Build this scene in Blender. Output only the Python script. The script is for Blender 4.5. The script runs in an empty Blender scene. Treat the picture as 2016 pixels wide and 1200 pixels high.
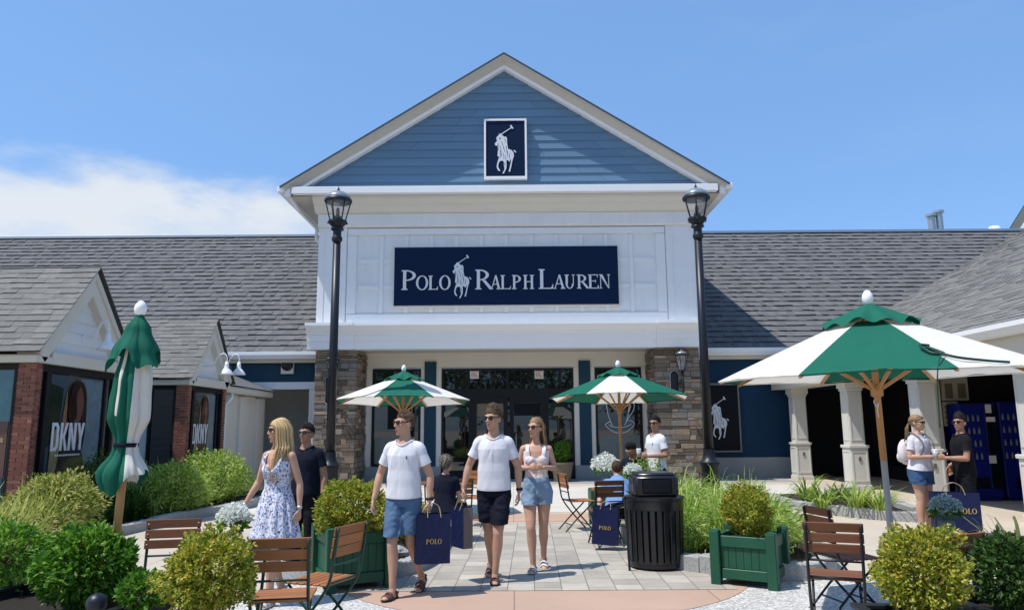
import bpy, bmesh, math, random
from math import sin, cos, pi, radians, sqrt, atan2
from mathutils import Vector, Matrix, noise as mnoise
V = Vector
scene = bpy.context.scene
COL = scene.collection
rnd = random.Random(7)

# ------------------------------------------------------------------ camera
FPX, PITCH, ROLL, CAMH = 1456.0, radians(9.36), radians(0.45), 1.6
fwd = V((0, cos(PITCH), sin(PITCH)))
up0 = V((0, -sin(PITCH), cos(PITCH)))
rt0 = V((1, 0, 0))
rgt = rt0 * cos(ROLL) - up0 * sin(ROLL)
upv = up0 * cos(ROLL) + rt0 * sin(ROLL)
CAM = V((0, 0, CAMH))
cam_data = bpy.data.cameras.new("camera")
cam = bpy.data.objects.new("camera", cam_data)
COL.objects.link(cam)
cam_data.sensor_width = 36; cam_data.lens = 36 * FPX / 2016
cam_data.clip_start = 0.05; cam_data.clip_end = 3000
Mx = Matrix((rgt, upv, -fwd)).transposed().to_4x4()
Mx.translation = CAM
cam.matrix_world = Mx
scene.camera = cam

def ray(px, py):
    return rgt * ((px - 1008) / FPX) + upv * (-(py - 600) / FPX) + fwd
def at(px, py, Y):
    d = ray(px, py); return CAM + d * (Y / d.y)
def G(px, py, z=0.0):
    d = ray(px, py); return CAM + d * ((z - CAMH) / d.z)

# ------------------------------------------------------------------ materials
def nd(nt, typ, **kw):
    n = nt.nodes.new(typ)
    for k, v in kw.items():
        if k in n.inputs.keys() if isinstance(k, str) else False:
            n.inputs[k].default_value = v
        else:
            setattr(n, k, v)
    return n
def base_mat(name):
    m = bpy.data.materials.new(name); m.use_nodes = True
    nt = m.node_tree; b = nt.nodes["Principled BSDF"]
    return m, nt, b
def math_n(nt, op, a, b=None):
    n = nt.nodes.new("ShaderNodeMath"); n.operation = op
    for i, x in enumerate((a, b)):
        if x is None: continue
        if isinstance(x, (int, float)): n.inputs[i].default_value = x
        else: nt.links.new(x, n.inputs[i])
    return n.outputs[0]
def noise_n(nt, scale, detail=4, rough=.6, vec=None, stretch=None):
    tc = nt.nodes.new("ShaderNodeTexCoord")
    n = nt.nodes.new("ShaderNodeTexNoise")
    n.inputs["Scale"].default_value = scale; n.inputs["Detail"].default_value = detail
    n.inputs["Roughness"].default_value = rough
    src = tc.outputs["Object"]
    if stretch:
        mp = nt.nodes.new("ShaderNodeMapping"); mp.inputs["Scale"].default_value = stretch
        nt.links.new(src, mp.inputs[0]); src = mp.outputs[0]
    nt.links.new(src, n.inputs["Vector"])
    return n.outputs["Fac"]
def scale_col(nt, colsock_or_rgb, fac):
    mx = nt.nodes.new("ShaderNodeVectorMath"); mx.operation = 'SCALE'
    if isinstance(colsock_or_rgb, tuple): mx.inputs[0].default_value = colsock_or_rgb[:3]
    else: nt.links.new(colsock_or_rgb, mx.inputs[0])
    nt.links.new(fac, mx.inputs["Scale"])
    return mx.outputs[0]
def mixc(nt, fac, a, b):
    mx = nt.nodes.new("ShaderNodeMix"); mx.data_type = 'RGBA'
    if isinstance(fac, (int, float)): mx.inputs[0].default_value = fac
    else: nt.links.new(fac, mx.inputs[0])
    for i, x in ((6, a), (7, b)):
        if isinstance(x, tuple): mx.inputs[i].default_value = (*x[:3], 1)
        else: nt.links.new(x, mx.inputs[i])
    return mx.outputs[2]
def ramp_n(nt, fac, stops):
    r = nt.nodes.new("ShaderNodeValToRGB")
    cr = r.color_ramp
    while len(cr.elements) < len(stops): cr.elements.new(.5)
    for e, (p, c) in zip(cr.elements, stops):
        e.position = p; e.color = (*c[:3], 1)
    nt.links.new(fac, r.inputs[0]); return r.outputs[0]
def island(nt):
    return nt.nodes.new("ShaderNodeNewGeometry").outputs["Random Per Island"]
def add_bump(nt, b, h, strength=.3, dist=.01):
    bp = nt.nodes.new("ShaderNodeBump"); bp.inputs["Strength"].default_value = strength
    bp.inputs["Distance"].default_value = dist
    nt.links.new(h, bp.inputs["Height"]); nt.links.new(bp.outputs[0], b.inputs["Normal"])

def mat(name, col, rough=.6, var=.12, vs=3, isl=0, bump=0, bs=60, metal=0, spec=.3, stretch=None, grime=0, sheen=0, coat=0):
    m, nt, b = base_mat(name)
    f = math_n(nt, 'ADD', math_n(nt, 'MULTIPLY', noise_n(nt, vs, 5, .6, stretch=stretch), var * 2), 1 - var)
    if isl:
        f = math_n(nt, 'MULTIPLY', f, math_n(nt, 'ADD', math_n(nt, 'MULTIPLY', island(nt), isl * 2), 1 - isl))
    if grime:
        g = noise_n(nt, vs * .35, 6, .7)
        f = math_n(nt, 'MULTIPLY', f, math_n(nt, 'SUBTRACT', 1.0, math_n(nt, 'MULTIPLY', math_n(nt, 'POWER', g, 2.5), grime * 3)))
    nt.links.new(scale_col(nt, col, f), b.inputs["Base Color"])
    b.inputs["Roughness"].default_value = rough; b.inputs["Metallic"].default_value = metal
    b.inputs["Specular IOR Level"].default_value = spec
    if coat: b.inputs["Coat Weight"].default_value = coat
    if sheen: b.inputs["Sheen Weight"].default_value = sheen
    if bump: add_bump(nt, b, noise_n(nt, bs, 4, .6, stretch=stretch), bump, .01)
    return m
def ramp_mat(name, stops, rough=.8, var=.25, vs=12, bump=.3, bs=50, spec=.3):
    m, nt, b = base_mat(name)
    c = ramp_n(nt, island(nt), stops)
    f = math_n(nt, 'ADD', math_n(nt, 'MULTIPLY', noise_n(nt, vs, 5, .65), var * 2), 1 - var)
    nt.links.new(scale_col(nt, c, f), b.inputs["Base Color"])
    b.inputs["Roughness"].default_value = rough; b.inputs["Specular IOR Level"].default_value = spec
    if bump: add_bump(nt, b, noise_n(nt, bs, 5, .7), bump, .02)
    return m
def leaf_mat(name, stops, trans=.35, rough=.45):
    m, nt, b = base_mat(name)
    c = ramp_n(nt, island(nt), stops)
    nt.links.new(c, b.inputs["Base Color"]); b.inputs["Roughness"].default_value = rough
    b.inputs["Specular IOR Level"].default_value = .35
    t = nt.nodes.new("ShaderNodeBsdfTranslucent")
    nt.links.new(scale_col(nt, c, math_n(nt, 'ADD', 1.25, 0)), t.inputs[0])
    mx = nt.nodes.new("ShaderNodeMixShader"); mx.inputs[0].default_value = trans
    nt.links.new(b.outputs[0], mx.inputs[1]); nt.links.new(t.outputs[0], mx.inputs[2])
    nt.links.new(mx.outputs[0], nt.nodes["Material Output"].inputs[0])
    return m
def cloth_mat(name, col, trans=.0, rough=.85, var=.08, weave=.15):
    m, nt, b = base_mat(name)
    f = math_n(nt, 'ADD', math_n(nt, 'MULTIPLY', noise_n(nt, 7, 5, .6), var * 2), 1 - var)
    c = scale_col(nt, col, f)
    nt.links.new(c, b.inputs["Base Color"]); b.inputs["Roughness"].default_value = rough
    b.inputs["Specular IOR Level"].default_value = .2
    add_bump(nt, b, noise_n(nt, 22, 4, .55, stretch=(1, 1, .6)), weave, .02)
    if trans:
        t = nt.nodes.new("ShaderNodeBsdfTranslucent"); nt.links.new(c, t.inputs[0])
        mx = nt.nodes.new("ShaderNodeMixShader"); mx.inputs[0].default_value = trans
        nt.links.new(b.outputs[0], mx.inputs[1]); nt.links.new(t.outputs[0], mx.inputs[2])
        nt.links.new(mx.outputs[0], nt.nodes["Material Output"].inputs[0])
    return m
def speckle_mat(name, c1, c2, c3, scale=90, rough=.8, bigvar=.18):
    m, nt, b = base_mat(name)
    tc = nt.nodes.new("ShaderNodeTexCoord")
    vo = nt.nodes.new("ShaderNodeTexVoronoi"); vo.inputs["Scale"].default_value = scale
    nt.links.new(tc.outputs["Object"], vo.inputs["Vector"])
    sp = nt.nodes.new("ShaderNodeSeparateColor"); nt.links.new(vo.outputs["Color"], sp.inputs[0])
    c = ramp_n(nt, sp.outputs[0], [(0, c1), (.45, c2), (1, c3)])
    f = math_n(nt, 'ADD', math_n(nt, 'MULTIPLY', noise_n(nt, .9, 6, .65), bigvar * 2), 1 - bigvar)
    nt.links.new(scale_col(nt, c, f), b.inputs["Base Color"])
    b.inputs["Roughness"].default_value = rough
    add_bump(nt, b, vo.outputs["Distance"], .2, .004)
    return m

MT = {}
MT['white'] = mat('white_paint', (.75, .76, .77), .5, .08, 2.5, grime=.08, stretch=(2, 2, .35))
MT['trim'] = mat('trim_white', (.80, .81, .82), .45, .04, 2)
MT['column'] = mat('column_paint', (.60, .59, .54), .6, .08, 3)
MT['cream'] = mat('cream_paint', (.66, .63, .56), .6, .05, 2)
MT['soffit'] = mat('soffit_beige', (.52, .49, .43), .7, .08, 3)
MT['moulding'] = mat('moulding', (.74, .75, .76), .5, .05, 3)
MT['siding'] = mat('blue_grey_siding', (.118, .212, .318), .6, .10, 2.5, isl=.07, bump=.12, bs=30, stretch=(.3, 3, 3))
MT['navywall'] = mat('navy_wall', (.010, .040, .085), .6, .12, 2, spec=.15)
MT['tealwall'] = mat('teal_wall', (.016, .050, .082), .6, .1, 2, spec=.15)
MT['navy_sign'] = mat('navy_sign_panel', (.0025, .014, .048), .6, .08, 2, spec=.12)
MT['letter'] = mat('sign_letters', (.66, .67, .70), .4, .08, 6)
MT['emblem'] = mat('emblem_white', (.66, .68, .72), .5, .25, 14)
MT['concrete_base'] = mat('grey_base', (.30, .31, .31), .8, .12, 3, bump=.1)
MT['stone'] = ramp_mat('ledgestone', [(0, (.085, .068, .05)), (.3, (.17, .135, .10)), (.55, (.27, .20, .14)), (.8, (.19, .175, .155)), (1, (.44, .34, .23))], .85, .4, 9, .5, 25)
MT['brick'] = ramp_mat('red_brick', [(0, (.17, .058, .040)), (.5, (.25, .088, .060)), (1, (.33, .135, .095))], .85, .2, 14, .3, 60)
MT['mortar'] = mat('mortar', (.42, .38, .33), .9, .15, 8, bump=.2)
MT['shingle_dark'] = ramp_mat('dark_shingles', [(0, (.112, .113, .116)), (.5, (.128, .129, .131)), (1, (.146, .145, .146))], .9, .5, 24, .35, 110)
MT['shingle_grey'] = ramp_mat('grey_shingles', [(0, (.165, .163, .15)), (.5, (.185, .182, .168)), (1, (.21, .205, .19))], .9, .3, 9, .35, 110)
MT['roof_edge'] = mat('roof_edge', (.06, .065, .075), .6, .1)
MT['metal_grey'] = mat('galvanised', (.42, .45, .48), .35, .12, 5, metal=.8)
MT['black_metal'] = mat('black_iron', (.008, .011, .018), .42, .15, 8, spec=.4)
MT['black_plastic'] = mat('black_bin', (.011, .012, .015), .3, .2, 6, spec=.5)
MT['lamp_top'] = mat('lamp_cap', (.30, .33, .36), .3, .15, 6, metal=.5)
MT['white_metal'] = mat('white_enamel', (.82, .83, .85), .3, .04, 4)
MT['frame'] = mat('black_frame', (.010, .011, .013), .5, .1, spec=.2)
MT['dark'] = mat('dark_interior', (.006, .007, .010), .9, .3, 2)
MT['greyint'] = mat('porch_paint', (.66, .66, .63), .7, .06, 2)
MT['green_paint'] = mat('green_paint', (.014, .082, .046), .45, .18, 4, bump=.08, bs=25, stretch=(3, 3, .4))
MT['dark_planter'] = mat('dark_planter', (.013, .017, .019), .5, .2, 5)
MT['green_iron'] = mat('green_iron', (.012, .05, .035), .4, .15, 5)
MT['wood'] = mat('oiled_wood', (.33, .125, .042), .5, .3, 5, isl=.18, bump=.15, bs=30, stretch=(1, 9, 9))
MT['wood_dark'] = mat('weathered_wood', (.175, .068, .032), .55, .3, 5, isl=.2, bump=.15, bs=30, stretch=(1, 9, 9))
MT['wood_pale'] = mat('umbrella_wood', (.48, .25, .10), .45, .22, 6, stretch=(8, 8, .5), bump=.08)
MT['wood_grey'] = mat('worn_pole', (.42, .40, .37), .7, .15, 6, stretch=(8, 8, .5))
MT['fab_green'] = cloth_mat('green_canvas', (.010, .125, .080), .12, .8, .10, .16)
MT['fab_white'] = cloth_mat('white_canvas', (.82, .79, .72), .28, .8, .05, .14)
MT['mulch'] = mat('mulch', (.022, .016, .012), .95, .5, 30, bump=1, bs=70)
MT['granite'] = speckle_mat('granite', (.20, .20, .20), (.32, .32, .31), (.48, .47, .45), 160)
MT['agg'] = speckle_mat('exposed_aggregate', (.26, .255, .24), (.44, .43, .41), (.68, .66, .63), 55)
MT['leaf_green'] = leaf_mat('leaf_green', [(0, (.03, .09, .008)), (.5, (.085, .23, .018)), (.85, (.17, .35, .03)), (1, (.30, .46, .08))], .4)
MT['leaf_gold'] = leaf_mat('leaf_gold', [(0, (.07, .12, .010)), (.3, (.22, .29, .025)), (.65, (.42, .41, .045)), (.92, (.58, .45, .06)), (1, (.70, .62, .26))], .35)
MT['leaf_olive'] = leaf_mat('leaf_olive', [(0, (.08, .13, .012)), (.4, (.25, .31, .03)), (.8, (.45, .45, .06)), (1, (.58, .40, .08))], .4)
MT['leaf_dark'] = leaf_mat('leaf_dark', [(0, (.016, .045, .010)), (.6, (.042, .105, .018)), (1, (.10, .18, .035))], .25)
MT['grass'] = leaf_mat('grass_blades', [(0, (.10, .20, .022)), (.45, (.26, .40, .05)), (.75, (.44, .54, .12)), (1, (.66, .66, .30))], .45)
MT['grass_dark'] = leaf_mat('grass_dark', [(0, (.015, .05, .008)), (.6, (.04, .11, .015)), (1, (.10, .19, .03))], .35)
MT['grass_straw'] = leaf_mat('grass_straw', [(0, (.10, .14, .02)), (.45, (.30, .36, .06)), (.8, (.50, .48, .14)), (1, (.68, .58, .26))], .4)
MT['flower_white'] = leaf_mat('petals_white', [(0, (.62, .66, .58)), (.6, (.78, .79, .74)), (1, (.86, .86, .83))], .3)
MT['flower_blue'] = leaf_mat('petals_blue', [(0, (.26, .38, .40)), (.6, (.40, .53, .53)), (1, (.56, .66, .64))], .3)
MT['stem'] = mat('woody_stem', (.06, .035, .018), .8, .3, 10)
MT['bag'] = mat('navy_paper_bag', (.005, .010, .055), .5, .1, 4, bump=.25, bs=9)
MT['bag_side'] = mat('bag_gusset', (.005, .009, .04), .5, .1, 4, bump=.25, bs=9)
MT['bag_kraft'] = mat('bag_grey_side', (.16, .13, .115), .6, .15, 4, bump=.25, bs=9)
MT['gold'] = mat('gold_print', (.55, .38, .10), .4, .15, 20)
MT['cord'] = mat('cord', (.32, .23, .16), .7, .1)
MT['vend'] = mat('vending_blue', (.006, .012, .16), .3, .12, 3)
MT['vend_dark'] = mat('vending_black', (.005, .006, .012), .25, .1, 3)
MT['paper'] = mat('paper_white', (.62, .62, .60), .7, .2, 25)
MT['redpaper'] = mat('paper_red', (.45, .10, .10), .7, .1)
MT['boxbeige'] = mat('cabinet_beige', (.45, .42, .34), .6, .08)
MT['boxbrown'] = mat('cabinet_panel', (.16, .13, .09), .6, .1)
MT['terracotta'] = mat('terracotta', (.36, .13, .06), .8, .15, 5)
MT['curtain'] = mat('grey_curtain', (.16, .18, .17), .8, .12, 6)

def glass_mat():
    m, nt, b = base_mat('window_glass')
    f = noise_n(nt, 1.7, 6, .65)
    nt.links.new(ramp_n(nt, f, [(0, (.002, .003, .004)), (.5, (.007, .008, .008)), (.62, (.018, .018, .015)), (1, (.05, .045, .035))]), b.inputs["Base Color"])
    b.inputs["Roughness"].default_value = .02; b.inputs["IOR"].default_value = 1.75
    b.inputs["Specular IOR Level"].default_value = .5
    add_bump(nt, b, noise_n(nt, .6, 2, .5), .05, .02)
    return m
MT['glass'] = glass_mat()
def lampglass_mat():
    m, nt, b = base_mat('lamp_glass')
    b.inputs["Base Color"].default_value = (.9, .93, .95, 1)
    b.inputs["Roughness"].default_value = .12; b.inputs["Alpha"].default_value = .14
    return m
MT['lampglass'] = lampglass_mat()
def cup_mat():
    m, nt, b = base_mat('clear_plastic')
    b.inputs["Base Color"].default_value = (.8, .8, .78, 1); b.inputs["Roughness"].default_value = .1
    b.inputs["Alpha"].default_value = .55
    return m
MT['clear'] = cup_mat()
def paver_mat():
    m, nt, b = base_mat('grey_pavers')
    tc = nt.nodes.new("ShaderNodeTexCoord")
    mp = nt.nodes.new("ShaderNodeMapping"); mp.inputs["Rotation"].default_value = (0, 0, radians(91.5))
    nt.links.new(tc.outputs["Object"], mp.inputs[0])
    br = nt.nodes.new("ShaderNodeTexBrick")
    nt.links.new(mp.outputs[0], br.inputs["Vector"])
    br.inputs["Scale"].default_value = 1
    br.inputs["Brick Width"].default_value = .40; br.inputs["Row Height"].default_value = .27
    br.inputs["Mortar Size"].default_value = .006; br.inputs["Mortar Smooth"].default_value = .2
    br.offset = .5; br.squash = .66; br.squash_frequency = 3
    br.inputs["Color1"].default_value = (.31, .28, .235, 1); br.inputs["Color2"].default_value = (.46, .42, .355, 1)
    br.inputs["Mortar"].default_value = (.17, .155, .14, 1)
    f = math_n(nt, 'ADD', math_n(nt, 'MULTIPLY', noise_n(nt, 2.2, 8, .75), .8), .6)
    f2 = math_n(nt, 'ADD', math_n(nt, 'MULTIPLY', noise_n(nt, 60, 3, .6), .24), .88)
    nt.links.new(scale_col(nt, br.outputs["Color"], math_n(nt, 'MULTIPLY', f, f2)), b.inputs["Base Color"])
    b.inputs["Roughness"].default_value = .85
    add_bump(nt, b, br.outputs["Fac"], -.5, .006)
    return m
MT['paver'] = paver_mat()
def concrete_mat(name, col, joint=2.2, var=.2):
    m, nt, b = base_mat(name)
    tc = nt.nodes.new("ShaderNodeTexCoord")
    br = nt.nodes.new("ShaderNodeTexBrick"); nt.links.new(tc.outputs["Object"], br.inputs["Vector"])
    br.inputs["Scale"].default_value = 1; br.inputs["Brick Width"].default_value = joint
    br.inputs["Row Height"].default_value = joint * .9; br.inputs["Mortar Size"].default_value = .006
    br.offset = 0
    c = tuple(x for x in col)
    br.inputs["Color1"].default_value = (*c, 1); br.inputs["Color2"].default_value = (*[x * .95 for x in c], 1)
    br.inputs["Mortar"].default_value = (*[x * .5 for x in c], 1)
    f = math_n(nt, 'ADD', math_n(nt, 'MULTIPLY', noise_n(nt, .8, 8, .7), var * 2), 1 - var)
    f2 = math_n(nt, 'ADD', math_n(nt, 'MULTIPLY', noise_n(nt, 120, 2, .6), .2), .9)
    nt.links.new(scale_col(nt, br.outputs["Color"], math_n(nt, 'MULTIPLY', f, f2)), b.inputs["Base Color"])
    b.inputs["Roughness"].default_value = .85
    add_bump(nt, b, noise_n(nt, 90, 3, .6), .12, .004)
    return m
MT['concrete'] = concrete_mat('beige_concrete', (.50, .43, .345))
MT['pink'] = concrete_mat('pink_concrete', (.46, .31, .23), 1.9)
MT['pale_conc'] = concrete_mat('pale_concrete', (.56, .53, .48), 3)

def skin_mat(name, col):
    m, nt, b = base_mat(name)
    f = math_n(nt, 'ADD', math_n(nt, 'MULTIPLY', noise_n(nt, 14, 5, .6), .24), .88)
    nt.links.new(scale_col(nt, col, f), b.inputs["Base Color"])
    b.inputs["Roughness"].default_value = .5; b.inputs["Specular IOR Level"].default_value = .35
    b.inputs["Subsurface Weight"].default_value = .08
    b.inputs["Subsurface Radius"].default_value = (.012, .005, .003)
    add_bump(nt, b, noise_n(nt, 90, 3, .6), .06, .003)
    return m
MT['skin'] = skin_mat('skin_tan', (.49, .28, .19))
MT['skin_light'] = skin_mat('skin_light', (.52, .30, .205))
MT['skin_olive'] = skin_mat('skin_olive', (.36, .19, .12))
MT['lip'] = mat('lips', (.38, .17, .13), .5, .08)
MT['hair_blond'] = mat('hair_blond', (.50, .35, .17), .5, .2, 6, isl=.35, stretch=(6, 6, 1))
MT['hair_ash'] = mat('hair_ash_blond', (.24, .15, .075), .55, .2, 6, isl=.35)
MT['hair_brown'] = mat('hair_brown', (.095, .056, .032), .7, .2, 6, isl=.4)
MT['hair_dark'] = mat('hair_dark', (.012, .009, .008), .75, .2, 6, isl=.4, spec=.25)
MT['hair_grey'] = mat('hair_grey', (.17, .145, .11), .7, .2, 6, isl=.4)
MT['lens'] = mat('dark_lens', (.006, .005, .006), .12, .1, spec=.6)
MT['tee_white'] = cloth_mat('white_cotton', (.72, .72, .76), .05, .9, .03, .12)
MT['tee_lilac'] = cloth_mat('pale_lilac_cotton', (.66, .63, .67), .05, .9, .06, .35)
MT['tee_navy'] = cloth_mat('navy_cotton', (.007, .009, .022), 0, .9, .15, .35)
MT['tee_black'] = cloth_mat('black_cotton', (.008, .008, .011), 0, .9, .15, .35)
MT['tee_blue'] = cloth_mat('light_blue_cotton', (.15, .27, .52), 0, .9, .08, .35)
MT['short_blue'] = cloth_mat('blue_chino', (.085, .15, .25), 0, .9, .12, .45)
MT['short_navy'] = cloth_mat('navy_chino', (.006, .007, .017), 0, .85, .15, .45)
MT['denim_light'] = cloth_mat('light_denim', (.20, .29, .40), 0, .9, .16, .45)
MT['denim'] = cloth_mat('blue_denim', (.045, .095, .20), 0, .9, .2, .45)
MT['pants_dark'] = cloth_mat('dark_trousers', (.006, .007, .010), 0, .9, .15, .4)
MT['sandal_brown'] = mat('sandal_brown', (.11, .055, .05), .6, .2, 12)
MT['sandal_white'] = mat('sandal_white', (.60, .56, .57), .6, .12, 12)
MT['sole'] = mat('sole_dark', (.02, .016, .016), .7, .1)
MT['strap'] = mat('watch_black', (.008, .008, .010), .4, .1)
MT['silver'] = mat('silver', (.6, .62, .64), .3, .05, metal=.7)
def dress_mat():
    m, nt, b = base_mat('floral_dress')
    tc = nt.nodes.new("ShaderNodeTexCoord")
    def spots(scale, th, col, under, seed):
        mp = nt.nodes.new("ShaderNodeMapping"); mp.inputs["Location"].default_value = (seed, seed * 2, seed * 3)
        mp.inputs["Scale"].default_value = (1, 1, .7)
        nt.links.new(tc.outputs["Object"], mp.inputs[0])
        nz = nt.nodes.new("ShaderNodeTexNoise"); nz.inputs["Scale"].default_value = scale; nz.inputs["Detail"].default_value = 2
        nt.links.new(mp.outputs[0], nz.inputs["Vector"])
        f = math_n(nt, 'GREATER_THAN', nz.outputs["Fac"], th)
        return mixc(nt, f, under, col)
    c = spots(62, .555, (.24, .28, .48), (.66, .67, .74), 1.3)
    c = spots(66, .61, (.05, .06, .14), c, 7.7)
    c = spots(30, .66, (.34, .28, .22), c, 3.1)
    c = spots(24, .68, (.16, .22, .50), c, 5.9)
    nt.links.new(c, b.inputs["Base Color"]); b.inputs["Roughness"].default_value = .85
    b.inputs["Specular IOR Level"].default_value = .2
    return m
MT['dress'] = dress_mat()
def lacey_mat():
    m, nt, b = base_mat('white_lace_top')
    c = ramp_n(nt, noise_n(nt, 55, 3, .6), [(.4, (.76, .74, .76)), (.62, (.66, .50, .46))])
    nt.links.new(c, b.inputs["Base Color"]); b.inputs["Roughness"].default_value = .9
    add_bump(nt, b, noise_n(nt, 50, 3), .3, .01)
    return m
MT['lace'] = lacey_mat()

# ------------------------------------------------------------------ mesh builder
class MB:
    def __init__(s): s.v = []; s.f = []; s.mi = []
    def add(s, vs, fs, mi=0):
        o = len(s.v); s.v.extend([tuple(x) for x in vs])
        for f in fs: s.f.append(tuple(i + o for i in f)); s.mi.append(mi)
        return s
    def box(s, x0, x1, y0, y1, z0, z1, mi=0, M=None):
        vs = [V((x, y, z)) for z in (z0, z1) for y in (y0, y1) for x in (x0, x1)]
        if M: vs = [M @ v for v in vs]
        return s.add(vs, [(0, 2, 3, 1), (4, 5, 7, 6), (0, 1, 5, 4), (2, 6, 7, 3), (0, 4, 6, 2), (1, 3, 7, 5)], mi)
    def bbox(s, x0, x1, y0, y1, z0, z1, b=.01, mi=0, M=None):      # box with chamfered edges
        xs, ys, zs = (x0, x1), (y0, y1), (z0, z1); vs = []; idx = {}
        for i in (0, 1):
            for j in (0, 1):
                for k in (0, 1):
                    for a in range(3):
                        p = [xs[i], ys[j], zs[k]]
                        for ax, q in ((0, i), (1, j), (2, k)):
                            if ax != a: p[ax] += b * (1 if q == 0 else -1)
                        idx[(i, j, k, a)] = len(vs); vs.append(V(p))
        fs = []
        for a in range(3):
            o = [x for x in range(3) if x != a]
            for q in (0, 1):
                c = []
                for (m, n) in ((0, 0), (1, 0), (1, 1), (0, 1)):
                    key = [0, 0, 0]; key[a] = q; key[o[0]] = m; key[o[1]] = n
                    c.append(idx[(*key, a)])
                fs.append(tuple(c))
        for a in range(3):
            o = [x for x in range(3) if x != a]
            for m in (0, 1):
                for n in (0, 1):
                    k0 = [0, 0, 0]; k0[o[0]] = m; k0[o[1]] = n
                    k1 = list(k0); k1[a] = 1
                    fs.append((idx[(*k0, o[0])], idx[(*k1, o[0])], idx[(*k1, o[1])], idx[(*k0, o[1])]))
        for i in (0, 1):
            for j in (0, 1):
                for k in (0, 1): fs.append(tuple(idx[(i, j, k, a)] for a in range(3)))
        if M: vs = [M @ v for v in vs]
        return s.add(vs, fs, mi)
    def prism(s, poly, d0, d1, axis='y', mi=0, M=None):
        n = len(poly)
        def P(u, v, d): return V((u, d, v)) if axis == 'y' else (V((d, u, v)) if axis == 'x' else V((u, v, d)))
        vs = [P(u, v, d0) for u, v in poly] + [P(u, v, d1) for u, v in poly]
        if M: vs = [M @ v for v in vs]
        fs = [tuple(range(n))[::-1], tuple(range(n, 2 * n))] + [(i, (i + 1) % n, n + (i + 1) % n, n + i) for i in range(n)]
        return s.add(vs, fs, mi)
    def tube(s, pts, r, n=8, mi=0, cap=True, flat=None, ref=None):
        pts = [V(p) for p in pts]; m = len(pts)
        rs = r if isinstance(r, (list, tuple)) else [r] * m
        vs = []; prev = None
        for i, p in enumerate(pts):
            a = pts[max(i - 1, 0)]; b = pts[min(i + 1, m - 1)]
            t = (b - a).normalized() if (b - a).length > 1e-9 else V((0, 0, 1))
            if prev is None:
                u = V(ref) if ref else (V((0, 0, 1)) if abs(t.z) < .9 else V((1, 0, 0)))
            else: u = prev
            u = (u - t * u.dot(t)).normalized(); prev = u
            w = t.cross(u)
            fx = flat if flat else 1
            for k in range(n):
                an = 2 * pi * k / n
                vs.append(p + (u * cos(an) + w * sin(an) * fx) * rs[i])
        fs = []
        for i in range(m - 1):
            for k in range(n):
                fs.append((i * n + k, i * n + (k + 1) % n, (i + 1) * n + (k + 1) % n, (i + 1) * n + k))
        if cap: fs.append(tuple(range(n))[::-1]); fs.append(tuple((m - 1) * n + k for k in range(n)))
        return s.add(vs, fs, mi)
    def bar(s, a, b, w, h, ref=(0, 0, 1), mi=0):
        a = V(a); b = V(b); t = (b - a).normalized(); u = V(ref); u = (u - t * u.dot(t))
        if u.length < 1e-6: u = V((1, 0, 0))
        u.normalize(); x = t.cross(u)
        vs = [p + x * (sx * w / 2) + u * (sz * h / 2) for p in (a, b) for sz in (-1, 1) for sx in (-1, 1)]
        return s.add(vs, [(0, 1, 3, 2), (4, 6, 7, 5), (0, 4, 5, 1), (2, 3, 7, 6), (0, 2, 6, 4), (1, 5, 7, 3)], mi)
    def lathe(s, prof, c=(0, 0, 0), n=24, mi=0, M=None, ph=0):
        vs = []; c = V(c)
        for (r, z) in prof:
            for k in range(n):
                a = 2 * pi * k / n + ph; vs.append(c + V((r * cos(a), r * sin(a), z)))
        if M: vs = [M @ v for v in vs]
        m = len(prof); fs = []
        for i in range(m - 1):
            for k in range(n): fs.append((i * n + k, i * n + (k + 1) % n, (i + 1) * n + (k + 1) % n, (i + 1) * n + k))
        fs.append(tuple(range(n))[::-1]); fs.append(tuple((m - 1) * n + k for k in range(n)))
        return s.add(vs, fs, mi)
    def ell(s, c, r, n=12, m=8, mi=0, M=None):
        c = V(c); r = V(r) if not isinstance(r, (int, float)) else V((r, r, r))
        vs = [V((0, 0, -1))]
        for i in range(1, m):
            a = -pi / 2 + pi * i / m
            for k in range(n): vs.append(V((cos(a) * cos(2 * pi * k / n), cos(a) * sin(2 * pi * k / n), sin(a))))
        vs.append(V((0, 0, 1)))
        fs = [(0, 1 + (k + 1) % n, 1 + k) for k in range(n)]
        for i in range(m - 2):
            for k in range(n):
                a = 1 + i * n; fs.append((a + k, a + (k + 1) % n, a + n + (k + 1) % n, a + n + k))
        a = 1 + (m - 2) * n; fs += [(a + k, a + (k + 1) % n, len(vs) - 1) for k in range(n)]
        vs = [c + V((v.x * r.x, v.y * r.y, v.z * r.z)) for v in vs]
        if M: vs = [M @ v for v in vs]
        return s.add(vs, fs, mi)
    def quad(s, a, b, c, d, mi=0): return s.add([a, b, c, d], [(0, 1, 2, 3)], mi)
    def mesh(s, name, mats, smooth=False, fix=True):
        me = bpy.data.meshes.new(name); me.from_pydata(s.v, [], s.f)
        if not isinstance(mats, (list, tuple)): mats = [mats]
        for m in mats: me.materials.append(MT[m] if isinstance(m, str) else m)
        if len(mats) > 1: me.polygons.foreach_set("material_index", s.mi)
        if fix:
            bm = bmesh.new(); bm.from_mesh(me); bmesh.ops.recalc_face_normals(bm, faces=bm.faces); bm.to_mesh(me); bm.free()
        if smooth:
            me.polygons.foreach_set("use_smooth", [True] * len(me.polygons))
            if smooth == 'auto':
                me.set_sharp_from_angle(angle=radians(40))
        me.update(); return me
    def build(s, name, mats, parent=None, smooth=False, fix=True, loc=None):
        return link(name, s.mesh(name, mats, smooth, fix), parent, loc)
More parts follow.
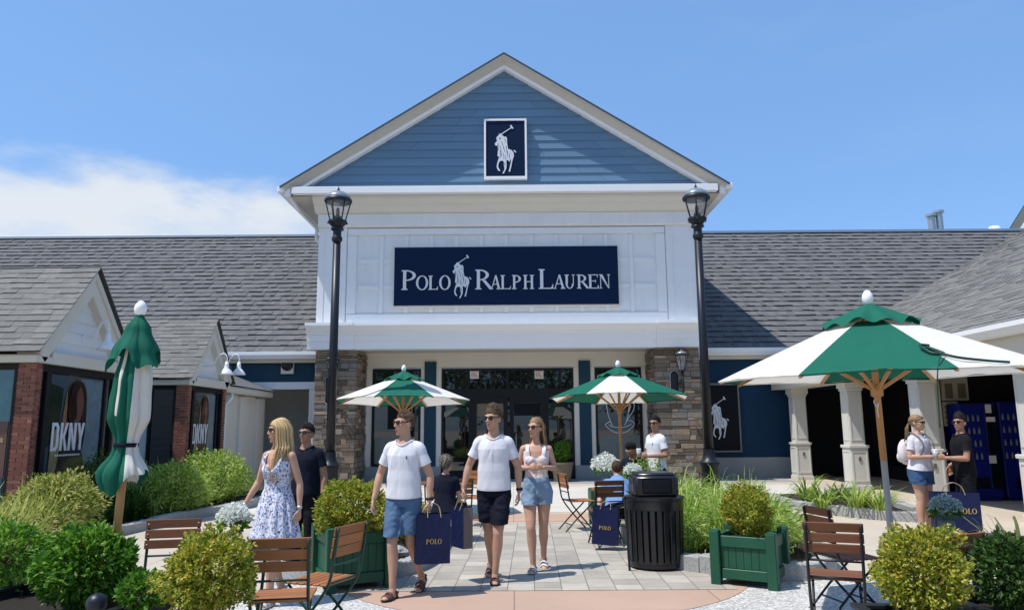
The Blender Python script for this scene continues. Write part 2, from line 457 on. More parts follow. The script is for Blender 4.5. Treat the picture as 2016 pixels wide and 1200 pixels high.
def link(name, me, parent=None, loc=None):
    o = bpy.data.objects.new(name, me); COL.objects.link(o)
    if parent is not None: o.parent = parent
    if loc is not None: o.location = loc
    return o
def tag(o, label=None, cat=None, group=None, kind=None):
    if label: o['label'] = label
    if cat: o['category'] = cat
    if group: o['group'] = group
    if kind: o['kind'] = kind
    return o
def thing(name, label, cat, loc=(0, 0, 0), rz=0, group=None):
    o = bpy.data.objects.new(name, None); COL.objects.link(o); o.location = loc; o.rotation_euler = (0, 0, rz)
    o.empty_display_size = .1
    return tag(o, label, cat, group)
CHILD = {}
def copy_tree(root, loc, rz=0, label=None, group=None, tilt=None):
    bpy.context.view_layer.update()
    def cp(o, par):
        c = o.copy(); COL.objects.link(c)
        if par is not None: c.parent = par
        for ch in [x for x in COL.objects if x.parent is o and x is not c]: cp(ch, c)
        return c
    r = cp(root, None); r.location = loc; r.rotation_euler = tilt if tilt else (0, 0, rz)
    if label: r['label'] = label
    if group: r['group'] = group
    return r
def smoothline(pts, n=6):
    pts = [V(p) for p in pts]; out = []
    for i in range(len(pts) - 1):
        p0 = pts[max(i - 1, 0)]; p1 = pts[i]; p2 = pts[i + 1]; p3 = pts[min(i + 2, len(pts) - 1)]
        for k in range(n):
            t = k / n
            out.append(.5 * ((2 * p1) + (p2 - p0) * t + (2 * p0 - 5 * p1 + 4 * p2 - p3) * t * t + (3 * p1 - p0 - 3 * p2 + p3) * t ** 3))
    out.append(pts[-1]); return out
# ------------------------------------------------------------------ roof / masonry helpers
def shingles(mb, P0, U, W, L, S, expo=.33, seed=1, tab=(.22, .5), t=(.012, .034), keep=None):
    r = random.Random(seed); P0 = V(P0); U = V(U).normalized(); W = V(W).normalized(); N = U.cross(W)
    if N.z < 0: N = -N
    n = int(S / expo)
    for i in range(n + 1):
        w0 = i * expo; u = -r.random() * .3
        while u < L:
            du = r.uniform(*tab); a = max(u, 0); b = min(u + du - .002, L)
            if b > a and (keep is None or keep((a + b) / 2, w0)):
                th = r.choice((t[0], t[1], (t[0] + t[1]) * .5)); j = r.choice((0, .008, .016)) + r.uniform(-.004, .004)
                w1 = min(w0 + expo + .03, S + .02)
                q = [P0 + U * a + W * (w0 - j), P0 + U * b + W * (w0 - j), P0 + U * b + W * w1, P0 + U * a + W * w1]
                mb.add([q[0], q[1], q[0] + N * th, q[1] + N * th, q[2] + N * .004, q[3] + N * .004],
                       [(2, 3, 4, 5), (0, 2, 5), (1, 4, 3)])
                mb.add([q[0], q[1], q[0] + N * th, q[1] + N * th], [(0, 1, 3, 2)], 1)  # dark butt faces: asphalt edge, plus the shadow line between courses put into colour
            u += du
    return mb
def ledgestone(mb, x0, x1, y0, y1, z0, z1, seed=1):
    r = random.Random(seed)
    def face(a0, a1, put, rows):
        for (za, zb) in rows:
            a = a0
            while a < a1 - .02:
                l = r.uniform(.14, .55); b = min(a + l, a1)
                if a1 - b < .09: b = a1
                put(a, b, za, zb, r.uniform(.015, .065)); a = b
    rows = []; z = z0
    while z < z1 - .01:
        h = r.choice((.07, .09, .11, .14, .17)); zb = min(z + h, z1)
        if z1 - zb < .05: zb = z1
        rows.append((z + .006, zb - .002)); z = zb
    face(x0 - .02, x1 + .02, lambda a, b, za, zb, p: mb.bbox(a + .004, b - .004, y0 - p, y0 + .12, za, zb, .008), rows)
    for (xe, sg) in ((x0, -1), (x1, 1)):
        def put(a, b, za, zb, p, xe=xe, sg=sg):
            xs = sorted((xe - sg * .1, xe + sg * p)); mb.bbox(xs[0], xs[1], a + .004, b - .004, za, zb, .008)
        face(y0 + .125, y1, put, rows)
    return mb
def bricks(mb, x0, x1, y0, y1, z0, z1, seed=1, bl=.21, bh=.066):
    r = random.Random(seed); z = z0; k = 0
    while z < z1 - .02:
        zb = min(z + bh, z1)
        for (lo, hi, axis, c, sg) in ((x0, x1, 'x', y0, -1), (y0, y1, 'y', x1, 1), (y0, y1, 'y', x0, -1)):
            a = lo - (bl / 2 if k % 2 else 0)
            while a < hi:
                A = max(a, lo); B = min(a + bl - .012, hi); p = .006 + r.random() * .003
                if B - A > .02:
                    if axis == 'x': mb.box(A, B, c - p, c + .03, z + .006, zb - .006)
                    else:
                        xs = sorted((c + sg * p, c - sg * .03))
                        mb.box(xs[0], xs[1], max(A, y0 + .035), B, z + .006, zb - .006) if B > y0 + .05 else None
                a += bl
        z = zb; k += 1
    return mb
def emblem(w, mi=0):
    """polo rider and pony silhouette, plate local coords: x right, z up, width w; returns two MBs (white, slits)"""
    s = w / 340.0; ox, oz = 530, 580
    T = lambda pts: [((x - ox) * s, (oz - z) * s) for x, z in pts]
    A = MB()
    body = [(395, 365), (385, 410), (400, 432), (380, 462), (360, 484), (362, 500), (380, 523), (400, 512), (410, 600), (402, 690), (430, 705), (402, 790), (388, 862), (400, 910), (428, 942), (446, 934), (420, 890), (412, 850), (425, 800), (442, 775), (480, 766), (500, 780), (505, 860), (515, 892), (505, 930), (480, 975), (499, 983), (540, 900), (546, 850), (542, 772), (566, 756), (588, 786), (600, 772), (606, 742), (618, 760), (606, 830), (590, 900), (578, 948), (600, 952), (613, 900), (640, 762), (663, 692), (656, 632), (622, 592), (572, 575), (556, 480), (556, 400), (536, 366), (512, 374), (482, 345), (470, 325), (445, 318), (422, 332), (418, 358)]
    A.prism(T(body), -.012, 0)
    A.prism(T([(652, 594), (680, 598), (702, 630), (688, 637), (668, 616)]), -.012, 0)
    A.bar((*[T([(462, 330)])[0][0]], -.010, T([(462, 330)])[0][1]), (T([(634, 214)])[0][0], -.010, T([(634, 214)])[0][1]), 13 * s, .012, ref=(0, 1, 0))
    A.bar((T([(614, 180)])[0][0], -.0125, T([(614, 180)])[0][1]), (T([(648, 238)])[0][0], -.0125, T([(648, 238)])[0][1]), 24 * s, .012, ref=(0, 1, 0))
    B = MB()
    r = random.Random(3)
    for (a, b, c, d, wd) in ((410, 480, 414, 590, 9), (470, 450, 520, 620, 7), (440, 520, 470, 700, 6), (540, 520, 556, 640, 7), (500, 640, 505, 740, 6), (430, 392, 458, 408, 14), (560, 610, 566, 700, 7), (600, 640, 590, 730, 6), (450, 600, 448, 720, 5), (520, 400, 532, 470, 6), (530, 680, 534, 760, 5), (518, 800, 520, 850, 8)):
        p = T([(a, b), (c, d)])
        B.bar((p[0][0], -.0135, p[0][1]), (p[1][0], -.0135, p[1][1]), wd * s, .002, ref=(0, 1, 0))
    return A, B

# ------------------------------------------------------------------ serif lettering
def glyph(mb, ch, x0, x1, h, cnt, base=0.0):
    w = x1 - x0; t = .155 * h; n = .05 * h; e = .075 * h
    def put(poly):
        cnt[0] += 1; d = -.03 - (cnt[0] % 9) * .0012
        mb.prism([(x0 + a, base + b) for a, b in poly], d, 0)
    def R(a, b, c, d): put([(a, c), (b, c), (b, d), (a, d)])
    def ring(cx, cz, rx, rz, ix, iz, a0, a1, k=20):
        for i in range(k):
            p = radians(a0 + (a1 - a0) * i / k); q = radians(a0 + (a1 - a0) * (i + 1) / k)
            put([(cx + rx * cos(p), cz + rz * sin(p)), (cx + rx * cos(q), cz + rz * sin(q)), (cx + ix * cos(q), cz + iz * sin(q)), (cx + ix * cos(p), cz + iz * sin(p))])
    def stem(x, tt=t, top=True, bot=True):
        R(x, x + tt, n * .5, h - n * .5)
        if bot: R(x - e, x + tt + e, 0, n)
        if top: R(x - e, x + tt + e, h - n, h)
    if ch in 'PR':
        stem(e); c = e + t * .9; rz = .27 * h
        ring(c, h - rz, w * (.94 if ch == 'P' else .80) - c, rz, w * (.94 if ch == 'P' else .80) - c - t, rz - n, -90, 90)
        if ch == 'R':
            a = e + t + .12 * w; put([(a, .47 * h), (a + t * 1.05, .47 * h), (w, n), (w, 0), (w - t * .9, 0)])
    elif ch == 'O': ring(w / 2, h / 2, w / 2, h / 2 + n * .4, w / 2 - t, h / 2 - n * .7, 0, 360, 32)
    elif ch == 'L':
        stem(e); R(e + t, w - n, 0, n); put([(w - n * 2.2, n), (w, .26 * h), (w - n * .2, 0), (w - n * 2, 0)])
    elif ch == 'A':
        ap = w * .5
        put([(ap - n * .5, h), (ap + t * .55, h), (w - e * .3, n * .5), (w - e * .3 - t * 1.05, n * .5)])
        put([(ap - n * .4, h * .96), (ap + n * .8, h * .9), (e + n * 1.1, n * .5), (e, n * .5)])
        R(w * .26, w * .68, .33 * h, .33 * h + n); R(0, e * 2 + n, 0, n); R(w - t - e * 1.6, w + e * .6, 0, n)
    elif ch == 'H':
        stem(e); stem(w - e - t); R(e + t, w - e - t, .5 * h, .5 * h + n)
    elif ch == 'U':
        m = .36 * h
        R(e, e + t, m, h - n * .5); R(0, e * 2 + t, h - n, h); R(w - e - n, w - e, m, h - n * .5); R(w - e * 2 - n, w, h - n, h)
        cx = w / 2; rx = w / 2 - e
        ring(cx, m, rx, m, rx - t * .8, m - n, 180, 360)
    elif ch == 'E':
        stem(e); R(e + t, w * .9, 0, n); R(e + t, w * .86, h - n, h); R(e + t, w * .68, .51 * h, .51 * h + n)
        R(w * .9 - n, w * .9 + n * .4, 0, .22 * h); R(w * .86 - n, w * .86, .8 * h, h); R(w * .68 - n * .7, w * .68, .42 * h, .63 * h)
    elif ch == 'N':
        R(e, e + n, 0, h); R(w - e - n, w - e, 0, h); put([(e * .4, h), (e + t, h), (w - e, 0), (w - e - n, 0)])
        R(0, e * 2 + n, 0, n); R(0, e + n, h - n, h); R(w - e * 2 - n, w, h - n, h)
def serif_sign(mb, items, s, ox, base):
    cnt = [0]
    for ch, a, b, big in items: glyph(mb, ch, (a - ox) * s, (b - ox) * s, (165 if big else 117) * s, cnt, base)

# ------------------------------------------------------------------ the store
E_Z = 3.90
store = thing('store_building', 'tall gabled store front with blue clapboard pediment, white panelled wall and two stone pillars', 'building', (0, 22, 0))
def S(mb, name, mats, smooth=False, parent=None):          # part of the store, modelled in world coordinates
    return mb.build(name, mats, parent or store, smooth, loc=(0, -22, 0))
CX = -.19
APX, EAVZ, HALF = 12.94, 8.74, 6.67
sl = (APX - EAVZ) / HALF
# clapboard pediment
m = MB(); zb = 8.70; nrow = 15; dz = (12.62 - zb) / nrow
r_ = random.Random(5)
for i in range(nrow):
    za = zb + i * dz; zt = za + dz + .03
    def hw(z): return max(.02, (12.62 - z) / sl)
    xa, xc = hw(za), hw(min(zt, 12.6))
    # split each course into boards so the butt joints show
    cuts = [-1.0] + sorted(r_.uniform(-.9, .9) for _ in range(2 if i < 10 else 1)) + [1.0]
    for a, b in zip(cuts[:-1], cuts[1:]):
        g = .004
        f0 = lambda t, q: CX + t * q
        A = V((f0(a, xa) + g, 21.60, za)); B = V((f0(b, xa) - g, 21.60, za)); C = V((f0(b, xc) - g, 21.632, zt)); D = V((f0(a, xc) + g, 21.632, zt))
        m.add([A, B, C, D, A + V((0, .05, 0)), B + V((0, .05, 0))], [(0, 1, 2, 3), (0, 4, 5, 1)])
S(m, 'clapboard_pediment', 'siding')
m = MB(); m.prism([(CX - 6.4, 8.55), (CX + 6.4, 8.55), (CX, 12.6)], 21.66, 21.9); S(m, 'pediment_backing', 'tealwall')
# rakes: roof slab, crown moulding, white frieze board
roof = MB(); crown = MB(); frieze = MB()
for sg in (-1, 1):
    ux = V((sg * HALF, 0, -(APX - EAVZ))).normalized(); nn = V((sg * -ux.z * sg, 0, abs(ux.x)))
    nn = V((-ux.z * sg * sg if False else (APX - EAVZ) * sg, 0, HALF)).normalized()
    apex = V((CX, 0, APX)); Ls = HALF / abs(ux.x) + .0
    def slab(mb, y0, y1, d0, d1, l0, l1, ya=None, yb=None):
        # slab between normal offsets d0..d1; at d1 (lower) the front can be set back (ya)
        pts = []
        for (l, d, y) in ((l0, d0, y0), (l1, d0, y0), (l1, d1, ya if ya is not None else y0), (l0, d1, ya if ya is not None else y0),
                          (l0, d0, y1), (l1, d0, y1), (l1, d1, y1), (l0, d1, y1)):
            p = apex + ux * l - nn * d; p.y = y
            if l == l0: p = p + ux * (0); p.x = CX; p.z = APX - d / nn.z
            pts.append(p)
        mb.add(pts, [(0, 1, 2, 3), (4, 7, 6, 5), (0, 4, 5, 1), (3, 2, 6, 7), (0, 3, 7, 4), (1, 5, 6, 2)])
    slab(roof, 21.16, 36, -.015, .03, 0, Ls + .06)
    slab(crown, 21.18, 21.95, .032, .09, 0, Ls)
    slab(crown, 21.21, 21.95, .092, .22, 0, Ls, 21.40)
    slab(frieze, 21.42, 21.95, .223, .32, 0, Ls - .2)
S(roof, 'roof', 'roof_edge'); S(crown, 'rake_moulding', 'soffit'); S(frieze, 'rake_board', 'trim')
# horizontal fascia, eave returns, soffits and gutters
m = MB(); m.bbox(-6.55, 6.17, 21.20, 21.42, 8.51, 8.72, .008); S(m, 'fascia', 'trim')
m = MB(); m.box(-6.2, 5.85, 21.43, 22.1, 8.53, 8.69)
for x0, x1 in ((-6.75, -5.86), (5.53, 6.40)): m.box(x0, x1, 21.45, 36, 8.47, 8.50)
S(m, 'soffit', 'soffit')
for (x0, x1), (x2, x3) in (((-6.98, -6.78), (-6.781, -6.62)), ((6.42, 6.62), (6.26, 6.421))):
    m = MB(); m.bbox(x0, x1, 21.2, 36, 8.56, 8.74, .02); m.box(x2, x3, 21.3, 36, 8.44, 8.72); S(m, 'gutter', 'trim')
m = MB(); m.prism([(21.42, 8.505), (21.42, 8.40), (21.55, 8.28), (21.60, 8.27), (21.74, 8.12), (21.84, 8.07), (22.05, 8.065), (22.05, 8.505)], -5.98, 5.66, 'x')
S(m, 'crown_cornice', 'cream')
m = MB(); m.prism([(21.86, 8.06), (21.86, 7.70), (21.93, 7.655), (21.99, 7.655), (21.99, 8.06)], -5.90, 5.60, 'x'); S(m, 'frieze_band', 'white')
# white panelled wall
m = MB(); m.box(-5.88, 5.57, 22.02, 23.0, 4.62, 7.9); m.box(-5.87, -5.6, 22.9, 35, 4.0, 8.55); m.box(5.3, 5.56, 22.9, 35, 4.0, 8.55)
wallp = S(m, 'panelled_wall', 'white')
m = MB()
for x0, x1 in ((-5.89, -5.02), (4.70, 5.58)):
    m.box(x0, x1, 21.97, 22.03, 4.63, 7.65)
    for a, b in ((x0 + .02, x0 + .2), (x1 - .2, x1 - .02)): m.bbox(a, b, 21.955, 21.975, 4.66, 7.55, .006)
m.bbox(-5.0, 4.68, 21.965, 22.03, 7.42, 7.62, .008); m.bbox(-5.0, 4.68, 21.965, 22.03, 4.64, 4.98, .008)
m.bbox(-5.0, -4.72, 21.966, 22.03, 4.99, 7.41, .008); m.bbox(4.40, 4.68, 21.966, 22.03, 4.99, 7.41, .008)
gx = [-4.72 + i * (9.12 / 12) for i in range(13)]
gz = [4.99 + i * (2.42 / 3) for i in range(4)]
for x in gx[1:-1]: m.bbox(x - .06, x + .06, 21.985, 22.03, 4.995, 7.405, .006)
for z in gz[1:-1]:
    for a, b in zip(gx[:-1], gx[1:]): m.bbox(a + .065, b - .065, 21.987, 22.03, z - .06, z + .06, .006)
S(m, 'panel_moulding', 'moulding', parent=None)
# lower cornice
m = MB()
def cprof(o): return [(21.40 + o, 4.65), (21.40 + o, 4.57), (21.56 + o, 4.41), (21.60 + o, 4.40), (21.61 + o, 4.33), (21.66 + o, 4.32), (21.67 + o, 4.14), (21.71 + o, 4.13), (21.73 + o, 3.90), (22.2, 3.90), (22.2, 4.65)]
m.prism(cprof(0), -6.06, -4.66, 'x'); m.prism(cprof(.05), -4.658, 4.258, 'x'); m.prism(cprof(0), 4.26, 5.66, 'x')
S(m, 'cornice', 'trim')
# stone pillars
for i, (x0, x1) in enumerate(((-5.86, -4.66), (4.26, 5.55))):
    m = MB(); m.box(x0 + .04, x1 - .04, 22.06, 23.5, 0, 3.89)
    core = S(m, 'stone_pillar', 'mortar')
    m = MB(); ledgestone(m, x0, x1, 22.05, 23.5, .0, 3.88, 11 + i)
    S(m, 'stone_facing', 'stone', parent=None)
# recessed entrance wall
YW = 23.5
m = MB(); m.box(-4.8, 4.45, 22.2, 24.2, 3.95, 4.05); S(m, 'entry_ceiling', 'soffit')
m = MB()
zt = 3.46
m.box(-4.75, 4.4, YW + .02, YW + .2, zt, 3.949)
for a, b in ((-4.75, -4.43), (-2.90, -2.78), (-2.42, -2.25), (1.93, 2.10), (2.46, 2.60), (4.07, 4.4)): m.box(a, b, YW, YW + .2, 0, zt - .002)
m.box(-4.43, -2.90, YW + .01, YW + .2, 0, .42); m.box(2.60, 4.07, YW + .01, YW + .2, 0, .42)
S(m, 'entry_wall', 'cream')
for a, b in ((-2.785, -2.415), (2.095, 2.465)):
    m = MB(); m.box(a, b, YW - .04, YW + .1, .42, 3.66); S(m, 'blue_panel', 'tealwall')
for a, b in ((-4.76, -2.25), (1.93, 4.41)):
    m = MB(); m.bbox(a, b, YW - .05, YW + .15, 0, .41, .01); S(m, 'base_course', 'concrete_base')
def window(parent, x0, x1, z0, z1, y, fw=.07, mull=(), trans=(), off=(0, -22, 0), gl='glass', name='window'):
    f = MB()
    f.box(x0, x0 + fw, y - .03, y + .08, z0, z1); f.box(x1 - fw, x1, y - .03, y + .08, z0, z1)
    f.box(x0 + fw, x1 - fw, y - .03, y + .08, z0, z0 + fw); f.box(x0 + fw, x1 - fw, y - .03, y + .08, z1 - fw, z1)
    for q in mull: f.box(q[0] - .02, q[0] + .02, y - .025, y + .07, q[1], q[2])
    for q in trans: f.box(x0 + fw, x1 - fw, y - .027, y + .075, q - .03, q + .03)
    w = f.build(name, 'frame', parent, loc=off)
    g = MB(); g.box(x0 + fw * .6, x1 - fw * .6, y + .02, y + .04, z0 + fw * .6, z1 - fw * .6); g.build('pane', gl, w)
    return w
W1 = window(store, -4.43, -2.90, .42, 3.44, YW, .07, [(-3.66, 2.62, 3.4)], [2.6])
W2 = window(store, 2.60, 4.07, .42, 3.44, YW, .07, [(3.33, 2.62, 3.4)], [2.6])
for w, (a, b) in ((W1, (-4.33, -3.0)), (W2, (2.7, 3.97))):
    m = MB(); n = 46; prev = None
    pts = [(a + (b - a) * i / n, YW + .012 - .010 * abs(sin(i * 1.35))) for i in range(n + 1)]
    for p, q in zip(pts[:-1], pts[1:]): m.quad((p[0], p[1], .5), (q[0], q[1], .5), (q[0], q[1], 1.32), (p[0], p[1], 1.32))
    m.build('cafe_curtain', 'curtain', w)
# menu board in the left window, cup drawing on the right one
m = MB(); m.box(-3.95, -3.18, YW + .003, YW + .014, 1.55, 2.95); mn = m.build('menu_board', 'dark', W1)
m = MB(); 
for a, b, c, d in ((-3.97, -3.94, 1.53, 2.97), (-3.19, -3.16, 1.53, 2.97), (-3.94, -3.19, 1.53, 1.56), (-3.94, -3.19, 2.94, 2.97)): m.box(a, b, YW, YW + .016, c, d)
m.build('board_edge', 'curtain', mn)
cupd = MB()
cu = at(1219, 822, YW); k = .93
def cl(pts, closed=False, r=.012):
    q = smoothline([(cu.x + x * k, YW - .002, cu.z + z * k) for x, z in pts], 8); cupd.tube(q, r, 6)
cl([(-.42, .50), (-.38, .16), (-.28, -.17), (-.22, -.24)]); cl([(.36, .46), (.30, .10), (.22, -.17), (.17, -.23)])
cl([(-.42, .50), (-.2, .42), (.1, .41), (.33, .45), (.36, .49), (.1, .52), (-.2, .53), (-.42, .50)])
cl([(.37, .46), (.47, .50), (.53, .40), (.46, .20), (.33, .02), (.25, -.10)]); cl([(.34, .40), (.40, .40), (.36, .28), (.33, .18)])
cl([(-.30, -.12), (-.46, -.20), (-.42, -.30), (-.2, -.46), (.05, -.50), (.25, -.45), (.46, -.28), (.50, -.18), (.40, -.10), (.26, -.10)])
cl([(-.36, -.22), (-.2, -.30), (.1, -.31), (.32, -.26), (.40, -.19)])
cupd.build('cup_drawing', 'emblem', W2)
# door wall: transom lights, sidelights and two doors
dw = MB(); X0, X1, zT, zM = -2.24, 1.92, 3.44, 2.80
for a, b in ((X0, X0 + .07), (X1 - .07, X1)): dw.box(a, b, YW - .03, YW + .1, 0, zT)
dw.box(X0 + .07, X1 - .07, YW - .03, YW + .1, zT - .07, zT); dw.box(X0 + .07, X1 - .07, YW - .035, YW + .1, zM - .28, zM)
for i in range(1, 10):
    x = X0 + (X1 - X0) * i / 10; w = .05 if i == 5 else .022
    dw.box(x - w, x + w, YW - .025, YW + .09, zM, zT - .07)
for x in (-1.33, 1.07): dw.box(x - .06, x + .06, YW - .03, YW + .1, 0, zM - .28)
for a, b in ((X0 + .07, -1.39), (1.13, X1 - .07)): dw.box(a, b, YW - .02, YW + .09, 0, .28)
dwo = S(dw, 'entrance_frame', 'frame')
m = MB(); m.box(X0 + .03, X1 - .03, YW + .03, YW + .05, .02, zT - .03); m.build('pane', 'glass', dwo)
for a, b in ((-1.27, -.16), (-.10, 1.01)):
    d = MB()
    d.box(a, a + .13, YW - .045, YW + .02, .02, zM - .285); d.box(b - .13, b, YW - .045, YW + .02, .02, zM - .285)
    d.box(a + .13, b - .13, YW - .045, YW + .02, .02, .30); d.box(a + .13, b - .13, YW - .045, YW + .02, zM - .45, zM - .285)
    do = S(d, 'door', 'frame')
    hx = b - .2 if a < -.2 else a + .2
    h = MB(); h.tube([(hx, YW - .05, .95), (hx, YW - .11, 1.0), (hx, YW - .11, 1.35), (hx, YW - .05, 1.4)], .015, 6); h.build('handle', 'metal_grey', do)
    bl = MB(); bl.box(a + .14, b - .14, YW + .005, YW + .015, 1.95, 2.34); bl.build('blind', 'boxbrown' if a < -.2 else 'dark', do)
for px in (934, 1061):
    p = at(px, 735, YW); m = MB(); m.box(p.x - .14, p.x + .14, YW - .012, YW - .003, p.z - .16, p.z + .16)
    t = S(m, 'paper_notice', 'paper'); t['label'] = 'small white and red notice stuck in the transom'
    m = MB(); m.box(p.x - .12, p.x + .12, YW - .016, YW - .0125, p.z + .07, p.z + .13)
    for i in range(3): m.box(p.x - .1, p.x + .1 - i * .03, YW - .016, YW - .0125, p.z - .1 + i * .05, p.z - .08 + i * .05)
    m.build('print', 'redpaper', t)
# downspouts
m = MB(); m.tube([(-6.7, 21.5, 8.5), (-6.62, 22.3, 8.3), (-6.3, 23.2, 8.0), (-6.3, 23.2, 7.6), (-5.95, 23.4, 7.35), (-5.92, 23.6, 7.3)], .06, 8); S(m, 'downspout', 'trim', True)
m = MB(); m.box(5.58, 5.66, 22.3, 22.42, 4.7, 7.9); S(m, 'corner_flashing', 'black_metal')

# ------------------------------------------------------------------ signs on the store
p0 = at(953, 236, 21.5); p1 = at(1038, 353, 21.5)
gs = thing('gable_sign', 'small upright navy sign with white polo rider emblem, on the blue clapboard pediment', 'sign', ((p0.x + p1.x) / 2, 21.5, (p0.z + p1.z) / 2))
w2, h2 = (p1.x - p0.x) / 2, (p0.z - p1.z) / 2
m = MB(); m.box(-w2 + .05, w2 - .05, -.05, .09, -h2 + .05, h2 - .05); m.build('panel', 'navy_sign', gs)
m = MB()
for a, b, c, d in ((-w2, w2, h2 - .06, h2), (-w2, w2, -h2, -h2 + .08), (-w2, -w2 + .06, -h2 + .08, h2 - .06), (w2 - .06, w2, -h2 + .08, h2 - .06)): m.bbox(a, b, -.075, .09, c, d, .006)
m.build('frame', 'trim', gs)
A, B = emblem(2 * w2 * .50); a = A.build('emblem', 'emblem', gs, loc=(0, -.0512, -.02)); B.build('emblem_lines', 'navy_sign', a)
p0 = at(777, 487, 21.86); p1 = at(1219, 598, 21.86)
sx, sz_ = (p0.x + p1.x) / 2, (p0.z + p1.z) / 2; w2, h2 = (p1.x - p0.x) / 2, (p0.z - p1.z) / 2
ms = thing('store_sign', 'long navy sign reading POLO RALPH LAUREN in white serif capitals', 'sign', (sx, 21.86, sz_))
m = MB(); m.bbox(-w2, w2, 0, .10, -h2, h2, .004); m.build('panel', 'navy_sign', ms)
m = MB(); m.box(-w2 - .03, w2 + .03, .02, .14, -h2 - .05, h2 + .03); m.build('backing', 'cream', ms)
su = 2 * w2 / 1856.0
let = MB()
serif_sign(let, [('P', 135, 260, 1), ('O', 255, 355, 0), ('L', 357, 436, 0), ('O', 446, 541, 0), ('R', 745, 885, 1), ('A', 868, 952, 0), ('L', 953, 1038, 0), ('P', 1048, 1126, 0), ('H', 1140, 1230, 0), ('L', 1268, 1388, 1), ('A', 1390, 1482, 0), ('U', 1482, 1566, 0), ('R', 1584, 1680, 0), ('E', 1676, 1770, 0), ('N', 1768, 1858, 0)], su, 1000, (300 - 415) * su)
let.build('lettering', 'letter', ms)
A, B = emblem(150 * su * 1.03); a = A.build('emblem', 'emblem', ms, loc=((634 - 1000) * su, -.001, (300 - 305) * su)); B.build('emblem_lines', 'navy_sign', a)
p0 = at(1394, 755, 23.33); p1 = at(1461, 889, 23.33)
x0 = p0.x - .25
ps = thing('wall_poster', 'tall black poster with white polo rider emblem on the navy wall beside the pillar', 'sign', ((x0 + p1.x) / 2, 23.33, (p0.z + p1.z) / 2))
w2, h2 = (p1.x - x0) / 2, (p0.z - p1.z) / 2
m = MB(); m.box(-w2 + .03, w2 - .03, 0, .06, -h2 + .03, h2 - .03); m.build('panel', 'dark', ps)
m = MB()
for a, b, c, d in ((-w2, w2, h2 - .045, h2), (-w2, w2, -h2, -h2 + .045), (-w2, -w2 + .045, -h2 + .045, h2 - .045), (w2 - .045, w2, -h2 + .045, h2 - .045)): m.box(a, b, -.03, .06, c, d)
m.build('frame', 'curtain', ps)
ep = at(1417, 822, 23.33) - V(ps.location)
A, B = emblem(.56); a = A.build('emblem', 'emblem', ps, loc=(ep.x, -.001, ep.z)); B.build('emblem_lines', 'dark', a)

# ------------------------------------------------------------------ wings
RS = .75; RY = 31.2; RZ = 9.74
def wing(name, label, x0, x1, seed):
    b = thing(name, label, 'building', ((x0 + x1) / 2, 23.5, 0)); off = tuple(-v for v in b.location)
    P = lambda mb, nm, mt, sm=False: mb.build(nm, mt, b, sm, loc=off)
    m = MB(); W = V((0, 1, RS)).normalized(); L = sqrt((RY - 23.2) ** 2 + (RZ - 3.80) ** 2)
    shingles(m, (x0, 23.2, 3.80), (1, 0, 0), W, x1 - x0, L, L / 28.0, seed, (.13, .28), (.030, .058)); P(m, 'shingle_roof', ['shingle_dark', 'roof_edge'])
    m = MB(); m.add([(x0, 23.2, 3.79), (x1, 23.2, 3.79), (x1, RY, RZ - .01), (x0, RY, RZ - .01), (x0, 40, 3.8), (x1, 40, 3.8)], [(0, 1, 2, 3), (3, 2, 5, 4)]); P(m, 'roof_deck', 'roof_edge')
    m = MB(); m.bbox(x0, x1, RY - .12, RY + .2, RZ + .06, RZ + .17, .01); P(m, 'ridge_cap', 'metal_grey')
    m = MB(); m.prism([(23.02, 3.99), (23.02, 3.88), (23.10, 3.76), (23.30, 3.76), (23.30, 3.99)], x0, x1, 'x'); P(m, 'gutter', 'trim')
    m = MB(); m.box(x0, x1, 23.31, 23.62, 3.66, 3.84); P(m, 'frieze', 'cream')
    return b, P
bL, PL = wing('wing_building', 'low wing with dark shingle roof and open porch, left of the gabled store', -26, -5.88, 21)
m = MB(); m.box(-26, -5.88, 23.5, 23.8, 3.06, 3.655); PL(m, 'blue_band', 'tealwall')
m = MB(); m.box(-9.2, -5.88, 23.44, 23.8, 2.83, 3.055); m.box(-6.42, -6.05, 23.46, 23.8, 0, 2.828); m.box(-8.5, -8.2, 23.46, 23.8, 0, 2.828); PL(m, 'porch_frame', 'white')
m = MB(); m.box(-26, -8.5, 23.5, 23.8, 0, 3.058); m.box(-9.5, -5.88, 26.0, 26.2, 0, 4); m.box(-6.3, -6.05, 23.81, 26, 0, 3.6); m.box(-8.95, -8.7, 23.81, 26, 0, 3.6); m.box(-9, -6, 23.81, 26.2, 2.95, 3.05); PL(m, 'porch_wall', 'greyint')
m = MB(); m.box(-8.69, -8.63, 24.3, 25.3, 0, 2.25); m.box(-8.69, -8.60, 24.2, 24.3, 0, 2.35); m.box(-8.69, -8.60, 25.3, 25.4, 0, 2.35); PL(m, 'porch_door', 'white')
vv = at(566, 718, 23.42); m = MB()
m.bbox(vv.x - .2, vv.x + .2, 23.40, 23.5, vv.z - .28, vv.z + .12, .01); wv = PL(m, 'vent_plate', 'cream')
m = MB(); M_ = Matrix.Translation((vv.x, 23.38, vv.z)) @ Matrix.Rotation(pi / 2, 4, 'X'); m.lathe([(.16, -.03), (.19, 0), (.17, .04), (.05, .05)], n=20, M=M_); m.build('round_light', 'black_metal', wv, True)
bR, PR = wing('wing_building', 'low wing with dark shingle roof and navy wall, right of the gabled store', 5.56, 34, 22)
m = MB(); m.box(5.56, 8.9, 23.5, 23.8, .62, 3.655); m.box(8.9, 16, 23.5, 23.8, 2.7, 3.655); PR(m, 'navy_wall', 'navywall')
m = MB(); m.box(8.9, 16, 23.5, 23.8, 0, 2.69); PR(m, 'dark_shopfront', 'dark')
